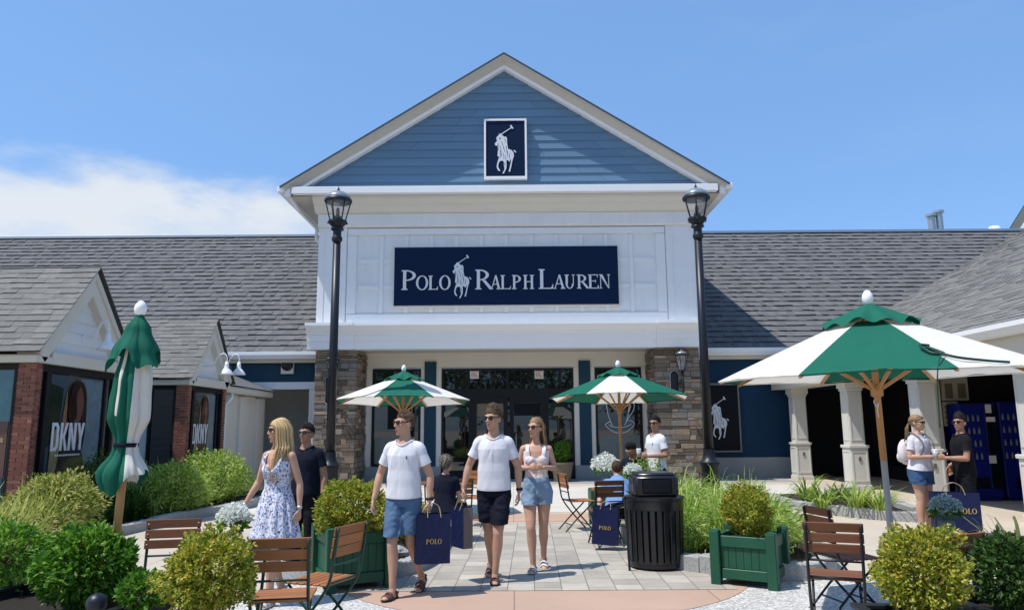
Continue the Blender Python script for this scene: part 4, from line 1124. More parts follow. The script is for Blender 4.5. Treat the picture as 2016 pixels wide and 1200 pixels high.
def blades(mb, c, n, h, spread, r, w=.011, droop=1.0, seg=4):
    c = V(c)
    for _ in range(n):
        a = r.uniform(0, 2 * pi); b = c + V((cos(a), sin(a), 0)) * spread * .25 * sqrt(r.random()); hh = h * r.uniform(.55, 1.15)
        o = spread * r.uniform(.3, 1.15); dr = V((cos(a + r.uniform(-.5, .5)), sin(a + r.uniform(-.5, .5)), 0)); sd = V((-dr.y, dr.x, 0)) * w * r.uniform(.6, 1.3)
        pts = []
        dp = droop * r.uniform(.5, 1.4)
        for i in range(seg + 1):
            t = i / seg
            pts.append(b + dr * o * (t ** 1.5) + V((0, 0, hh * (t * 1.25 - dp * .62 * t ** 3))))
        vs = []; fs = []
        for i, p in enumerate(pts):
            k = 1 - (i / seg) ** 2 * .92; vs += [p - sd * k, p + sd * k]
        for i in range(seg): fs.append((2 * i, 2 * i + 1, 2 * i + 3, 2 * i + 2))
        mb.add(vs, fs)
def grass_mass(name, pts, n_per, h, spread, mtl, seed, w=.010, droop=1.0, hv=.25, leafy=0):
    mb = MB(); r = random.Random(seed)
    for p in pts:
        hh = h * r.uniform(1 - hv, 1 + hv)
        blades(mb, (p[0], p[1], .08), n_per, hh, spread, r, w, droop)
        if leafy:
            pts = []
            for _ in range(leafy):
                a = r.uniform(0, 2 * pi); q = spread * sqrt(r.random()) * 1.1; z = .08 + hh * .68 * (1 - .45 * (q / spread / 1.1) ** 2) * r.uniform(.35, 1.02)
                pts.append((V((p[0] + cos(a) * q, p[1] + sin(a) * q, z)), V((cos(a), sin(a), r.uniform(-.5, .6))).normalized(), r.uniform(.7, 1.2)))
            leaves(mb, pts, .135, .017, r, .6)
    return tag(mb.build(name, mtl, fix=False), kind='stuff', label=None)
def scatter(poly, n, r):
    xs = [p[0] for p in poly]; ys = [p[1] for p in poly]; out = []
    def inside(x, y):
        c = False
        for i in range(len(poly)):
            (x1, y1), (x2, y2) = poly[i - 1], poly[i]
            if (y1 > y) != (y2 > y) and x < (x2 - x1) * (y - y1) / (y2 - y1) + x1: c = not c
        return c
    while len(out) < n:
        x, y = r.uniform(min(xs), max(xs)), r.uniform(min(ys), max(ys))
        if inside(x, y): out.append((x, y))
    return out
r = random.Random(99)
# right bed: tall pale arching grass
gb = scatter([(1.95, 12.4), (1.95, 10.2), (2.2, 9.2), (2.7, 8.8), (3.1, 8.8), (3.3, 9.5), (3.35, 11), (3.2, 12.4)], 100, r)
tag(grass_mass('tall_grass', gb, 22, .90, .50, 'grass', 11, .009, 1.2, leafy=210), 'tall pale green arching grass filling the kerbed bed behind the right planter', 'grass')
# left bed
gl = scatter([(-6.3, 13.2), (-6.0, 15.7), (-6.4, 18.6), (-7.2, 18.6), (-7.3, 13.4)], 85, r)
tag(grass_mass('tall_grass', gl, 24, .88, .42, 'grass', 12, .010, 1.1, leafy=150), 'bright green long bladed grass along the kerb by the corner shop', 'grass')
gd = scatter([(-6.5, 11.2), (-6.45, 13.2), (-7.3, 14.5), (-7.4, 11.2)], 55, r)
tag(grass_mass('dark_grass', gd, 60, .58, .36, 'grass_dark', 13, .010, 1.0), 'darker low grass at the foot of the closed parasol', 'grass')
gf = scatter([(-5.1, 8.1), (-5.7, 8.8), (-6.3, 10.6), (-7.2, 10.6), (-7.2, 8.0)], 55, r)
tag(grass_mass('straw_grass', gf, 36, .86, .46, 'grass_straw', 14, .011, 1.15, leafy=130), 'yellowed long grass at the left edge of the photo', 'grass')
gc = scatter([(-2.7, 9.3), (-2.1, 8.75), (-1.9, 10.5), (-2.7, 11.2)], 26, r)
tag(grass_mass('tall_grass', gc, 55, .55, .34, 'grass', 15, .010, 1.0), 'loose green grass behind the left planter and the floral dress', 'grass')
def clump(label, x, y, h, spread, n, mtl, seed, w=.016, flowers=0, group='daylily clumps in the arcade bed'):
    t = thing('daylily_plant', label, 'plant', (x, y, .08), 0, group)
    mb = MB(); blades(mb, (0, 0, 0), n, h, spread, random.Random(seed), w, 1.15, 5); mb.build('leaves', mtl, t, fix=False)
    return t
for i, (px, py, hh, lab) in enumerate(((1590, 990, .62, 'daylily clump nearest the tall grass, at the left end of the arcade bed'), (1622, 1002, .58, 'daylily clump second from the tall grass in the arcade bed'), (1690, 1008, .62, 'broad daylily clump in front of the second white arcade column'), (1735, 1012, .6, 'daylily clump just left of the big parasol pole'), (1655, 985, .4, 'small low daylily clump deep in the arcade bed'))):
    p = G(px, py, .08); clump(lab, p.x, p.y, hh, .5, 90, 'grass' if i != 4 else 'grass_dark', 40 + i)
p = G(2012, 1110, .0); clump('pale striped daylily with arching leaves at the right edge beside the table', at(2010, 1075, 6.9).x, 6.9, .85, .5, 70, 'grass_straw', 47, .018, group=None)
# shrubs
make_bush('round_shrub', 'bright green leafy shrub in the dark planter at lower left', tuple(at(168, 1190, 5.4)), (.335, .335, .28), 5200, .052, .030, 'leaf_green', 61, 60, zc=.28)
make_bush('round_shrub', 'golden clipped shrub in front of the wooden chairs, lower left', tuple(at(412, 1210, 4.7)), (.285, .28, .265), 10500, .029, .0185, 'leaf_gold', 62, 120, zc=.245)
make_bush('round_shrub', 'golden clipped shrub at lower right in front of the table', tuple(at(1820, 1205, 4.75)), (.285, .28, .275), 10500, .029, .0185, 'leaf_gold', 63, 120, zc=.255)
make_bush('round_shrub', 'dark shaded shrub in the black planter at the right edge', tuple(at(1995, 1190, 4.9)), (.22, .26, .24), 3200, .045, .024, 'leaf_dark', 64, 60, zc=.20)
make_bush('round_shrub', 'olive green shrub with bronze tips growing in the left green planter', tuple(at(692, 1060, 7.95)), (.38, .37, .36), 8000, .040, .024, 'leaf_olive', 65, 80, zc=.30)
make_bush('round_shrub', 'bronze tipped olive shrub growing in the right green planter', tuple(at(1472, 1060, 7.95)), (.285, .285, .30), 4800, .040, .022, 'leaf_olive', 66, 70, zc=.27)
make_bush('leafy_shrub', 'yellow green shrub behind the left edge grass by the brick pier', (-6.55, 10.9, .08), (.62, .6, .52), 3800, .075, .034, 'grass_straw', 67, 60)
make_bush('leafy_shrub', 'pale green shrub at the left end of the bright kerbside grass', (-6.2, 13.9, .08), (.6, .6, .50), 3600, .07, .036, 'grass', 68, 60)
make_bush('leafy_shrub', 'leafy bright green shrub below the second brick pier', (-6.3, 16.0, .08), (.75, .7, .58), 4200, .075, .036, 'grass', 69, 60)
make_bush('low_shrub', 'low green shrub at the left edge beside the round green shrub', tuple(at(8, 1120, 6.0)), (.35, .35, .25), 1800, .06, .03, 'leaf_green', 70, 40, zc=.12)
make_bush('low_shrub', 'small green shrub between the two shrubs at lower left', tuple(at(275, 1188, 5.2)), (.16, .16, .13), 700, .05, .026, 'leaf_green', 71, 25, zc=.08)
make_bush('conical_shrub', 'dark clipped shrub under the nearer lettered shop window', (-7.05, 12.9, .05), (.38, .38, .62), 2600, .05, .028, 'leaf_dark', 72, 50)
make_bush('leafy_shrub', 'light green shrub behind the bin beside the white shirted man', (2.15, 12.3, .1), (.5, .45, .52), 2400, .06, .034, 'grass', 73, 50)
make_bush('leafy_shrub', 'sprawling olive shrub behind the man in blue shorts', (-1.55, 10.4, .08), (.42, .5, .36), 1800, .05, .028, 'leaf_olive', 74, 40)
make_bush('potted_shrub', 'green shrub standing by the entrance doors right of the denim shorts', (at(1107, 940, 22.4).x, 22.4, 0), (.25, .25, .34), 1500, .055, .03, 'leaf_green', 75, 40, zc=.88)
# pale rocks in the small bed
rr = random.Random(8)
for i in range(7):
    m = MB(); a = V((rr.uniform(-1.8, -1.15), rr.uniform(8.7, 9.9), .12)); s = rr.uniform(.10, .2)
    vs = MB(); vs.ell((0, 0, 0), (s, s * .8, s * .6), 10, 7)
    vs.v = [tuple(V(v) * (1 + .25 * mnoise.noise(V(v) * 9 + V((i, 0, 0))))) for v in vs.v]
    o = vs.build('bed_rock', 'granite', loc=a); o.rotation_euler.z = rr.random() * 6
    tag(o, 'pale rock lying among the mulch of the bed behind the left planter', 'rock', 'pale rocks in the small bed')

# ------------------------------------------------------------------ planters
def planter(label, loc, rz, w=.74, h=.56):
    t = thing('planter_box', label, 'planter', loc, rz, 'green wooden planter boxes'); q = w / 2
    for sx_ in (-1, 1):
        for sy_ in (-1, 1):
            m = MB(); x = sx_ * (q - .05); y = sy_ * (q - .05); m.bbox(x - .05, x + .05, y - .05, y + .05, 0, h + .05, .008)
            m.add([(x - .05, y - .05, h + .051), (x + .05, y - .05, h + .051), (x + .05, y + .05, h + .051), (x - .05, y + .05, h + .051), (x, y, h + .066)], [(0, 1, 4), (1, 2, 4), (2, 3, 4), (3, 0, 4)])
            m.build('corner_post', 'green_paint', t)
    for k in range(4):
        R_ = Matrix.Rotation(k * pi / 2, 4, 'Z'); m = MB(); y = -q + .035
        m.bbox(-q + .102, q - .102, y, y + .045, h - .11, h, .006, M=R_); m.bbox(-q + .102, q - .102, y, y + .045, .07, .17, .006, M=R_)
        n = 6; a = -q + .102; st = (2 * q - .204) / n
        for i in range(n): m.bbox(a + i * st + .001, a + (i + 1) * st - .001, y + .020, y + .038, .172, h - .112, .003, M=R_)
        m.build('side_panel', 'green_paint', t)
    m = MB(); m.box(-q + .09, q - .09, -q + .09, q - .09, .2, h - .06); m.build('soil', 'mulch', t)
    return t
pl = at(690, 1100, 7.95); planter('green square wooden planter with olive shrub, left of the man in blue shorts', (pl.x, 8.02, 0), radians(28), .70, .56)
pr_ = at(1478, 1100, 7.9); planter('green square wooden planter with olive shrub, right of the black bin', (pr_.x + .03, 8.0, 0), radians(-31), .66, .49)
def dark_planter(label, x, y, w, d, h, rz, ball=True):
    t = thing('planter_box', label, 'planter', (x, y, 0), rz, None)
    m = MB()
    for (x0, x1, y0, y1) in ((-w / 2, w / 2, -d / 2, -d / 2 + .04), (-w / 2, w / 2, d / 2 - .04, d / 2), (-w / 2, -w / 2 + .04, -d / 2 + .041, d / 2 - .041), (w / 2 - .04, w / 2, -d / 2 + .041, d / 2 - .041)): m.bbox(x0, x1, y0, y1, 0, h, .006)
    m.build('side_panel', 'dark_planter', t)
    m = MB()
    for (x0, x1, y0, y1) in ((-w / 2 - .02, w / 2 + .02, -d / 2 - .02, -d / 2 + .05), (-w / 2 - .02, w / 2 + .02, d / 2 - .05, d / 2 + .02), (-w / 2 - .02, -w / 2 + .05, -d / 2 + .051, d / 2 - .051), (w / 2 - .05, w / 2 + .02, -d / 2 + .051, d / 2 - .051)): m.bbox(x0, x1, y0, y1, h + .001, h + .03, .005)
    m.build('rim', 'dark_planter', t)
    m = MB(); m.box(-w / 2 + .042, w / 2 - .042, -d / 2 + .042, d / 2 - .042, h - .2, h - .05); m.build('soil', 'mulch', t)
    return t
a = at(130, 1165, 5.4); dark_planter('black planter trough holding the bright green shrub at lower left', a.x - .12, 5.35, 1.35, .95, .42, radians(-14))
a = at(412, 1200, 4.7); dark_planter('dark planter box under the golden shrub at lower left', a.x, 4.72, .62, .6, .40, radians(8))
a = at(1820, 1200, 4.75); dark_planter('dark planter box under the golden shrub at lower right', a.x, 4.76, .62, .6, .42, radians(-6))
a = at(1985, 1180, 4.95); dark_planter('black planter with pale rim at the right edge', a.x + .25, 5.0, .95, .8, .43, radians(4))
a = at(190, 1187, 4.75); t = thing('bollard', 'black ball topped bollard in front of the bright green shrub', 'bollard', (a.x, 4.75, 0))
m = MB(); m.lathe([(.045, 0), (.045, a.z - .09), (.03, a.z - .075), (.03, a.z - .05)], n=16); m.build('post', 'black_metal', t, 'auto')
m = MB(); m.ell((0, 0, a.z), .062, 20, 14); m.build('ball', 'black_metal', t, True)
a = at(1107, 940, 22.4); t = thing('plant_pot', 'wide brown pot under the shrub by the entrance doors', 'pot', (a.x, a.y, 0))
m = MB(); m.lathe([(.24, 0), (.33, .5), (.35, .5), (.35, .56), (.30, .56), (.29, .48)], n=24); m.build('body', 'boxbrown', t, 'auto')
m = MB(); m.lathe([(.29, .44), (.28, .49)], n=24); m.build('soil', 'mulch', t)

# ------------------------------------------------------------------ lamps
def street_lamp(label, x, y):
    t = thing('street_lamp', label, 'street lamp', (x, y, 0), 0, 'tall black lanterns in front of the store')
    m = MB(); m.lathe([(.20, 0), (.20, .10), (.165, .13), (.155, .9), (.175, .93), (.175, .98), (.12, 1.03), (.10, 1.10), (.095, 1.14), (.095, 1.2)], n=20); m.build('base', 'black_metal', t, 'auto')
    m = MB(); m.lathe([(.080, 1.2), (.068, 4.92)], n=18); m.build('post', 'black_metal', t, True)
    m = MB(); m.lathe([(.07, 4.92), (.095, 4.95), (.095, 5.0), (.075, 5.03), (.075, 5.12), (.12, 5.15), (.10, 5.2), (.17, 5.28), (.17, 5.31), (.06, 5.33), (.06, 5.40)], n=18); m.build('capital', 'black_metal', t, 'auto')
    m = MB(); m.lathe([(.12, 5.335), (.215, 5.66)], n=20); m.build('lantern_glass', 'lampglass', t, True)
    m = MB()
    for k in range(6):
        an = k * pi / 3 + .26
        m.tube([(.13 * cos(an), .13 * sin(an), 5.30), (.225 * cos(an), .225 * sin(an), 5.67)], .011, 6)
        m.ell((.165 * cos(an), .165 * sin(an), 5.27), .02, 8, 6)
    m.build('cage', 'black_metal', t, True)
    m = MB(); m.lathe([(.235, 5.655), (.25, 5.67), (.25, 5.70), (.235, 5.72), (.20, 5.72)], n=24); m.build('rim', 'black_metal', t, 'auto')
    m = MB(); m.lathe([(.232, 5.721), (.21, 5.77), (.15, 5.83), (.10, 5.855), (.05, 5.87), (.03, 5.885)], n=24); m.build('cap', 'lamp_top', t, True)
    m = MB(); m.lathe([(.02, 5.88), (.028, 5.90), (.012, 5.93), (.004, 5.97)], n=10); m.build('finial', 'black_metal', t, True)
    m = MB(); m.lathe([(.03, 5.40), (.035, 5.5), (.02, 5.56)], n=10); m.build('lamp', 'black_metal', t, True)
    return t
street_lamp('tall black lamp post with glass lantern, in front of the left stone pillar', -3.155, 13)
street_lamp('tall black lamp post with glass lantern, in front of the right stone pillar', 3.375, 13)
def pier_lamp(label, px, py, Y):
    a = at(px, py, Y); t = thing('wall_lantern', label, 'wall lamp', (a.x, Y, a.z), 0, 'black lanterns on the stone pillars')
    m = MB(); m.lathe([(.085, -.32), (.17, .10)], n=6); m.build('glass', 'lampglass', t)
    m = MB()
    for k in range(6):
        an = k * pi / 3; m.tube([(.09 * cos(an), .09 * sin(an), -.33), (.18 * cos(an), .18 * sin(an), .11)], .012, 5)
    m.lathe([(.10, -.36), (.095, -.32)], n=12); m.lathe([(.20, .10), (.205, .13), (.19, .14)], n=18)
    m.build('cage', 'black_metal', t)
    m = MB(); m.lathe([(.19, .141), (.12, .20), (.04, .23), (.02, .28), (.005, .30)], n=18); m.build('cap', 'lamp_top', t, True)
    m = MB(); m.tube(smoothline([(0, 0, -.36), (0, 0, -.5), (-.02, .08, -.62), (-.06, .2, -.72), (-.12, .36, -.74)], 5), .03, 8); m.tube([(0, 0, -.36), (.02, .02, -.95), (0, .22, -1.05)], .035, 8); m.build('bracket', 'black_metal', t, True)
    m = MB(); m.bbox(-.27, -.05, .30, .40, -1.15, -.34, .06); m.build('back_plate', 'black_metal', t)
    m = MB(); m.bbox(-.285, -.035, .34, .42, -1.165, -.325, .06); m.build('plate_edge', 'white_metal', t)
pier_lamp('black lantern on the front of the right stone pillar', 1342, 706, 21.6)
pier_lamp('black lantern on the left stone pillar, half hidden behind the lamp post', 655, 716, 21.6)

# ------------------------------------------------------------------ umbrellas
def umbrella(label, x, y, ph, first, tilt=(0, 0), R=1.335, zr=1.985, za=2.56, cord=False, worn=False):
    """octagonal market parasol; ph = half-turn of the panels, first = colour index of the front panel"""
    t = thing('market_umbrella', label, 'umbrella', (x, y, 0), 0, 'green and white market parasols'); t.rotation_euler = (tilt[0], tilt[1], 0)
    n = 8; ang = [-pi / 2 + ph + (k - .5) * 2 * pi / n for k in range(n + 1)]
    m = MB(); ns, nr = 14, 12; r0 = .26
    for k in range(n):
        mi = (k + first) % 2
        for i in range(nr):
            for j in range(ns):
                def P(ii, jj):
                    a0, a1 = ang[k], ang[k + 1]; tt = jj / ns; q = ii / nr
                    rad = r0 + (R - r0) * q
                    p = V((cos(a0), sin(a0), 0)).lerp(V((cos(a1), sin(a1), 0)), tt) * rad
                    sag = -.008 * sin(pi * tt) * (q ** 1.2)
                    z = za - (za - zr) * (rad / R) ** 1.06 + sag + (.018 * sin(pi * tt) * q if ii == nr else 0) + sin(pi * tt) * q * (.010 * mnoise.noise(V((p.x * 4 + x, p.y * 4, 0))) + .005 * sin(tt * 20 + 3 * q))
                    return (p.x, p.y, z)
                m.add([P(i, j), P(i, j + 1), P(i + 1, j + 1), P(i + 1, j)], [(0, 1, 2, 3)], mi)
    bmw = m.mesh('canopy', ['fab_green', 'fab_white'], False, False)
    bm = bmesh.new(); bm.from_mesh(bmw); bmesh.ops.remove_doubles(bm, verts=bm.verts, dist=.0008); bmesh.ops.recalc_face_normals(bm, faces=bm.faces); bm.to_mesh(bmw); bm.free()
    bmw.polygons.foreach_set("use_smooth", [True] * len(bmw.polygons)); bmw.set_sharp_from_angle(angle=radians(12))
    cn = link('canopy', bmw, t)
    # hem
    m = MB()
    for k in range(n):
        a0, a1 = ang[k], ang[k + 1]
        pts = []
        for j in range(ns + 1):
            tt = j / ns; p = V((cos(a0), sin(a0), 0)).lerp(V((cos(a1), sin(a1), 0)), tt) * R
            pts.append((p.x, p.y, zr + .010 * sin(pi * tt)))
        mi = (k + first) % 2
        for p, q in zip(pts[:-1], pts[1:]): m.add([p, q, (q[0] * .99, q[1] * .99, q[2] - .012), (p[0] * .99, p[1] * .99, p[2] - .012)], [(0, 1, 2, 3)], mi)
    m.build('hem', ['fab_green', 'fab_white'], cn)
    # vent cap with a wavy hem
    m = MB(); nn = 96; Rv = .40
    for i in range(5):
        for k in range(nn):
            def P(ii, kk):
                a = 2 * pi * kk / nn - pi / 2 + ph + pi / 8; q = ii / 5; rad = .02 + (Rv - .02) * q
                oc = 1 - .05 * (1 - cos(8 * a)) * .5
                wv = .022 * sin(11 * a + 1.3) * q ** 2 + .014 * sin(5 * a) * q ** 2
                return (rad * cos(a) * oc, rad * sin(a) * oc, za + .075 - .185 * q ** 1.05 + wv)
            m.add([P(i, k), P(i, k + 1), P(i + 1, k + 1), P(i + 1, k)], [(0, 1, 2, 3)])
    vm = m.mesh('vent_cap', 'fab_green', False, False)
    bm = bmesh.new(); bm.from_mesh(vm); bmesh.ops.remove_doubles(bm, verts=bm.verts, dist=.0005); bmesh.ops.recalc_face_normals(bm, faces=bm.faces); bm.to_mesh(vm); bm.free()
    vm.polygons.foreach_set("use_smooth", [True] * len(vm.polygons)); link('vent_cap', vm, t)
    m = MB(); m.lathe([(.02, za + .06), (.038, za + .075), (.047, za + .115), (.043, za + .150), (.024, za + .185), (.004, za + .195)], n=16); m.build('finial', 'white_metal', t, True)
    m = MB(); m.lathe([(.026, .06), (.026, 1.30)], n=14); m.build('lower_pole', 'wood_grey' if worn else 'wood_pale', t, True)
    m = MB(); m.lathe([(.027, 1.301), (.027, za + .10)], n=14); m.build('pole', 'wood_pale', t, True)
    m = MB(); m.lathe([(.03, 1.83), (.05, 1.84), (.05, 1.93), (.03, 1.94)], n=12); m.build('hub', 'wood_pale', t, 'auto')
    for k in range(n):
        a = ang[k]; d = V((cos(a), sin(a), 0)); m = MB()
        m.bar(d * .03 + V((0, 0, za - .05)), d * (R * .99) + V((0, 0, zr - .012)), .020, .028)
        m.bar(d * .045 + V((0, 0, 1.90)), d * (R * .46) + V((0, 0, za - (za - zr) * .47 - .05)), .020, .026)
        m.build('rib', 'wood_pale', t)
    m = MB(); m.lathe([(.27, 0), (.27, .04), (.10, .06), (.045, .075), (.045, .30), (.028, .31)], n=24); m.build('stand', 'black_metal', t, 'auto')
    if cord:
        m = MB(); m.tube(smoothline([(-.03, -.03, 1.82), (-.055, -.045, 1.79), (-.04, -.055, 1.75), (-.02, -.05, 1.78), (-.035, -.05, 1.72), (-.03, -.05, 1.66)], 8), .005, 6); m.build('chain', 'silver', t, True)
        m = MB()
        def on(a, q, up=.02):
            a0 = -pi / 2 + ph + a; rad = R * q * cos(pi / 8) / max(cos(((a0 + pi / 2 - ph + pi / 8) % (pi / 4)) - pi / 8), .5)
            return V((cos(a0) * rad, sin(a0) * rad, za - (za - zr) * q ** 1.06 + up))
        m.tube(smoothline([on(.40, .72), on(.33, .74, .035), on(.35, .82), on(.42, .84), on(.37, .74), on(.44, .88), on(.62, .94), on(.80, .97)], 8), .010, 6)
        e = on(.40, .86); h = on(.30, 1.0)
        m.tube(smoothline([e, (e + h) / 2 + V((0, 0, .02)), h + V((0, 0, -.06)), h + V((.0, .02, -.2)), h + V((.0, .04, -.42))], 8), .0045, 6)
        m.build('cord', 'green_iron', t, True)
    return t
a = at(1742, 1000, 6.4); b = at(1707, 640, 6.4)
umbrella('nearest open green and white parasol, at right, with a dark cord over its edge', 3.155, 6.4, radians(-26), 0, (radians(1.0), radians(-1.2)), cord=True, worn=True, zr=2.0)
a = at(793, 752, 14.2); umbrella('open parasol with its green panel in front, left of the store doors', a.x, 14.2, radians(9), 0, (radians(-2.4), 0), zr=2.10, za=2.61)
a = at(1219, 745, 13.8); umbrella('open parasol with its white panel in front, right of the store doors', a.x, 13.8, radians(-10), 1, (radians(-2.4), 0), zr=2.11, za=2.63)
# closed umbrella
a = at(231, 1040, 5.5); b = at(276, 617, 5.5)
t = thing('market_umbrella', 'closed green and white parasol tied with a dark band, at left before the corner shop', 'umbrella', (a.x - .03, 5.5, 0), 0, None)
t.rotation_euler = (0, math.atan2((b.x - a.x + .03), b.z), 0)
Lh = b.z / cos(t.rotation_euler.y)
m = MB(); m.lathe([(.028, .06), (.030, Lh - .05)], n=14); m.build('pole', 'wood_pale', t, True)
m = MB(); m.lathe([(.02, Lh - .02), (.038, Lh), (.046, Lh + .035), (.042, Lh + .06), (.022, Lh + .09), (.004, Lh + .10)], n=16); m.build('finial', 'white_metal', t, True)
m = MB(); m.lathe([(.27, 0), (.27, .04), (.10, .06), (.045, .075), (.045, .30), (.03, .31)], n=24); m.build('stand', 'black_metal', t, 'auto')
def drape(prof, nf, amp, mats, colf, seed, bottom, n=128, rows=44):
    vs = []; fs = []; mi = []; rr_ = random.Random(seed); zs = [p[0] for p in prof]
    def rad(z):
        for (z0, r0), (z1, r1) in zip(prof[:-1], prof[1:]):
            if z1 <= z <= z0: q = (z0 - z) / (z0 - z1); q = q * q * (3 - 2 * q); return r0 + (r1 - r0) * q
        return prof[-1][1]
    for i in range(rows + 1):
        q = i / rows
        for k in range(n):
            a = 2 * pi * k / n
            zb = bottom(a); z = zs[0] + (zb - zs[0]) * q; rr = rad(max(z, zs[-1]))
            tw = a + .25 * sin(z * 3)
            f = 1 + amp * min(1, q * 3) * (abs(sin(nf * tw / 2 + .8 * mnoise.noise(V((cos(a), sin(a), z * 1.6))))) ** .6 - .6) + .12 * mnoise.noise(V((cos(a) * 2.5, sin(a) * 2.5, z * 3 + seed))) + .05 * mnoise.noise(V((cos(a) * 7, sin(a) * 7, z * 9)))
            vs.append((rr * f * cos(a), rr * f * sin(a) * .85, z))
    for i in range(rows):
        for k in range(n):
            fs.append((i * n + k, i * n + (k + 1) % n, (i + 1) * n + (k + 1) % n, (i + 1) * n + k)); mi.append(colf(2 * pi * (k + .5) / n, i / rows))
    return vs, fs, mi
cl_col = lambda a, q: 1 if (a % (2 * pi)) > 5.15 or a % (2 * pi) < .5 or 1.2 < a % (2 * pi) < 2.0 or 2.6 < a % (2 * pi) < 3.0 or (4.25 < a % (2 * pi) < 4.5 and q < .55) else 0
vs, fs, mi = drape([(Lh - .02, .03), (Lh - .28, .09), (Lh - .52, .122), (Lh - .76, .132), (Lh - .94, .076), (Lh - 1.0, .078), (Lh - 1.18, .155), (Lh - 1.35, .11)], 8, .34, None, cl_col, 1, lambda a: Lh - 1.24 + .05 * sin(a + 1.2) + .05 * sin(a * 2 + 2.2) + .025 * sin(a * 5))
m = MB(); m.v, m.f, m.mi = vs, [tuple(f) for f in fs], mi; m.build('canopy', ['fab_green', 'fab_white'], t, True, fix=True)
vs, fs, mi = drape([(Lh, .028), (Lh - .12, .085), (Lh - .30, .15), (Lh - .42, .19)], 6, .25, None, lambda a, q: 0, 2, lambda a: Lh - .36 + .06 * sin(a * 3 + .6) + .03 * sin(a * 7), rows=20)
m = MB(); m.v, m.f, m.mi = vs, [tuple(f) for f in fs], mi; m.build('vent_cap', 'fab_green', t, True)
m = MB(); m.lathe([(.084, Lh - .985), (.086, Lh - .955)], n=20); m.build('tie_band', 'tee_navy', t, True)

# ------------------------------------------------------------------ bin
a = G(1303, 1128); t = thing('litter_bin', 'black slatted litter bin with square domed hood, right of the paved walk', 'litter bin', (a.x, a.y + .33, 0)); t.scale = (1, 1, .92)
m = MB(); m.lathe([(.30, .04), (.30, .08), (.31, .09), (.31, .12), (.295, .12)], n=40); m.build('foot_ring', 'black_plastic', t, 'auto')
m = MB(); m.lathe([(.285, .10), (.30, .80)], n=40); m.build('liner', 'dark', t, True)
m = MB(); n = 26
for k in range(n):
    an = 2 * pi * k / n; Rm = Matrix.Rotation(an, 4, 'Z'); m.bbox(-.029, .029, .297, .318, .10, .80, .005, M=Rm @ Matrix.Rotation(radians(-1.2), 4, 'X'))
m.build('slats', 'black_plastic', t)
m = MB(); m.lathe([(.318, .71), (.336, .72), (.338, .83), (.35, .84), (.35, .865), (.32, .875), (.25, .88)], n=44); m.build('rim_band', 'black_plastic', t, 'auto')
m = MB(); m.bbox(-.245, .245, -.245, .245, .881, 1.13, .025); m.bbox(-.215, .215, -.215, .215, 1.12, 1.165, .02); m.build('hood', 'black_plastic', t, 'auto')
m = MB()
for k in range(4): m.bbox(-.165, .165, .240, .252, .92, 1.10, .011, M=Matrix.Rotation(k * pi / 2 + .0, 4, 'Z'))
m.build('flap', 'vend_dark', t)
m = MB(); m.bar((-.335, -.22, 0), (-.365, -.22, .88), .025, .02, (0, 1, 0)); m.bar((-.37, -.22, .87), (-.20, -.22, .87), .02, .03); m.build('side_post', 'black_metal', t)

# ------------------------------------------------------------------ chairs and tables
def make_chair(label, wood, iron, loc, rz, group=None):
    """folding bistro chair, facing +y of its own frame"""
    t = thing('folding_chair', label, 'chair', loc, rz, group); w = .19
    for s in (-1, 1):
        x = s * w
        m = MB()        # long leg: back post -> front foot
        m.bar((x, -.26, .86), (x, -.19, .50), .028, .008, (0, 1, 0)) if False else None
        pts = smoothline([(x, -.25, .87), (x, -.21, .62), (x, -.17, .46), (x, -.02, .26), (x, .20, .02), (x, .235, .0)], 5)
        m.tube(pts, .0115, 6); m.build('leg', iron, t, True)
        m = MB(); x2 = s * (w - .022); pts = smoothline([(x2, .20, .445), (x2, .12, .36), (x2, -.06, .20), (x2, -.24, .02), (x2, -.275, .0)], 5)
        m.tube(pts, .0115, 6); m.build('leg', iron, t, True)
    for y, z in ((-.205, .60), (.10, .115), (-.15, .11), (-.175, .475)):
        m = MB(); ww = w if z > .4 or y > 0 else w - .022; m.tube([(-ww, y, z), (ww, y, z)], .008, 6); m.build('stretcher', iron, t, True)
    m = MB()
    for i in range(6):
        y = -.165 + i * .066; m.bbox(-.205, .205, y, y + .056, .452, .468, .004)
    m.build('seat', wood, t)
    m = MB()
    for i in range(3):
        z = .655 + i * .078; y = -.2155 - (z - .62) * .16 + .014
        Mm = Matrix.Translation((0, y, z)) @ Matrix.Rotation(radians(9), 4, 'X')
        m.bbox(-.21, .21, 0, .014, 0, .068, .004, M=Mm)
    m.build('backrest', wood, t)
    m = MB()
    for i in range(3):
        for s in (-1, 1):
            z = .655 + i * .078 + .034; m.ell((s * w, -.222 - (z - .62) * .16 + .028 + .005, z), .007, 8, 5)
    m.build('bolts', 'silver', t)
    return t
GC = 'folding wooden garden chairs'
def chair_at(px, py, Y, rz, label, wood='wood', iron='green_iron', tilt=None):
    p = at(px, py, Y)   # px: back-centre
    c = V((0, -.23, 0)); R_ = Matrix.Rotation(rz, 3, 'Z'); o = V((p.x, Y, 0)) - R_ @ c
    return make_chair(label, wood, iron, (o.x, o.y, 0), rz, GC)
chair_at(341, 1060, 6.25, radians(-168), 'dark wooden folding chair left of the golden shrub, backrest upright', 'wood_dark', 'green_iron')
chair_at(550, 1100, 5.15, radians(8), 'warm brown folding chair with green iron legs, seen from behind, below the floral dress')
chair_at(690, 1075, 5.85, radians(68), 'orange brown folding chair turned sideways before the left green planter')
chair_at(1642, 1080, 5.72, radians(-22), 'nearer brown folding chair with black legs of the pair on grey paving at right', 'wood_dark', 'black_metal')
chair_at(1612, 1040, 6.75, radians(-80), 'brown folding chair seen edge on behind the nearer right hand chair', 'wood_dark', 'black_metal')
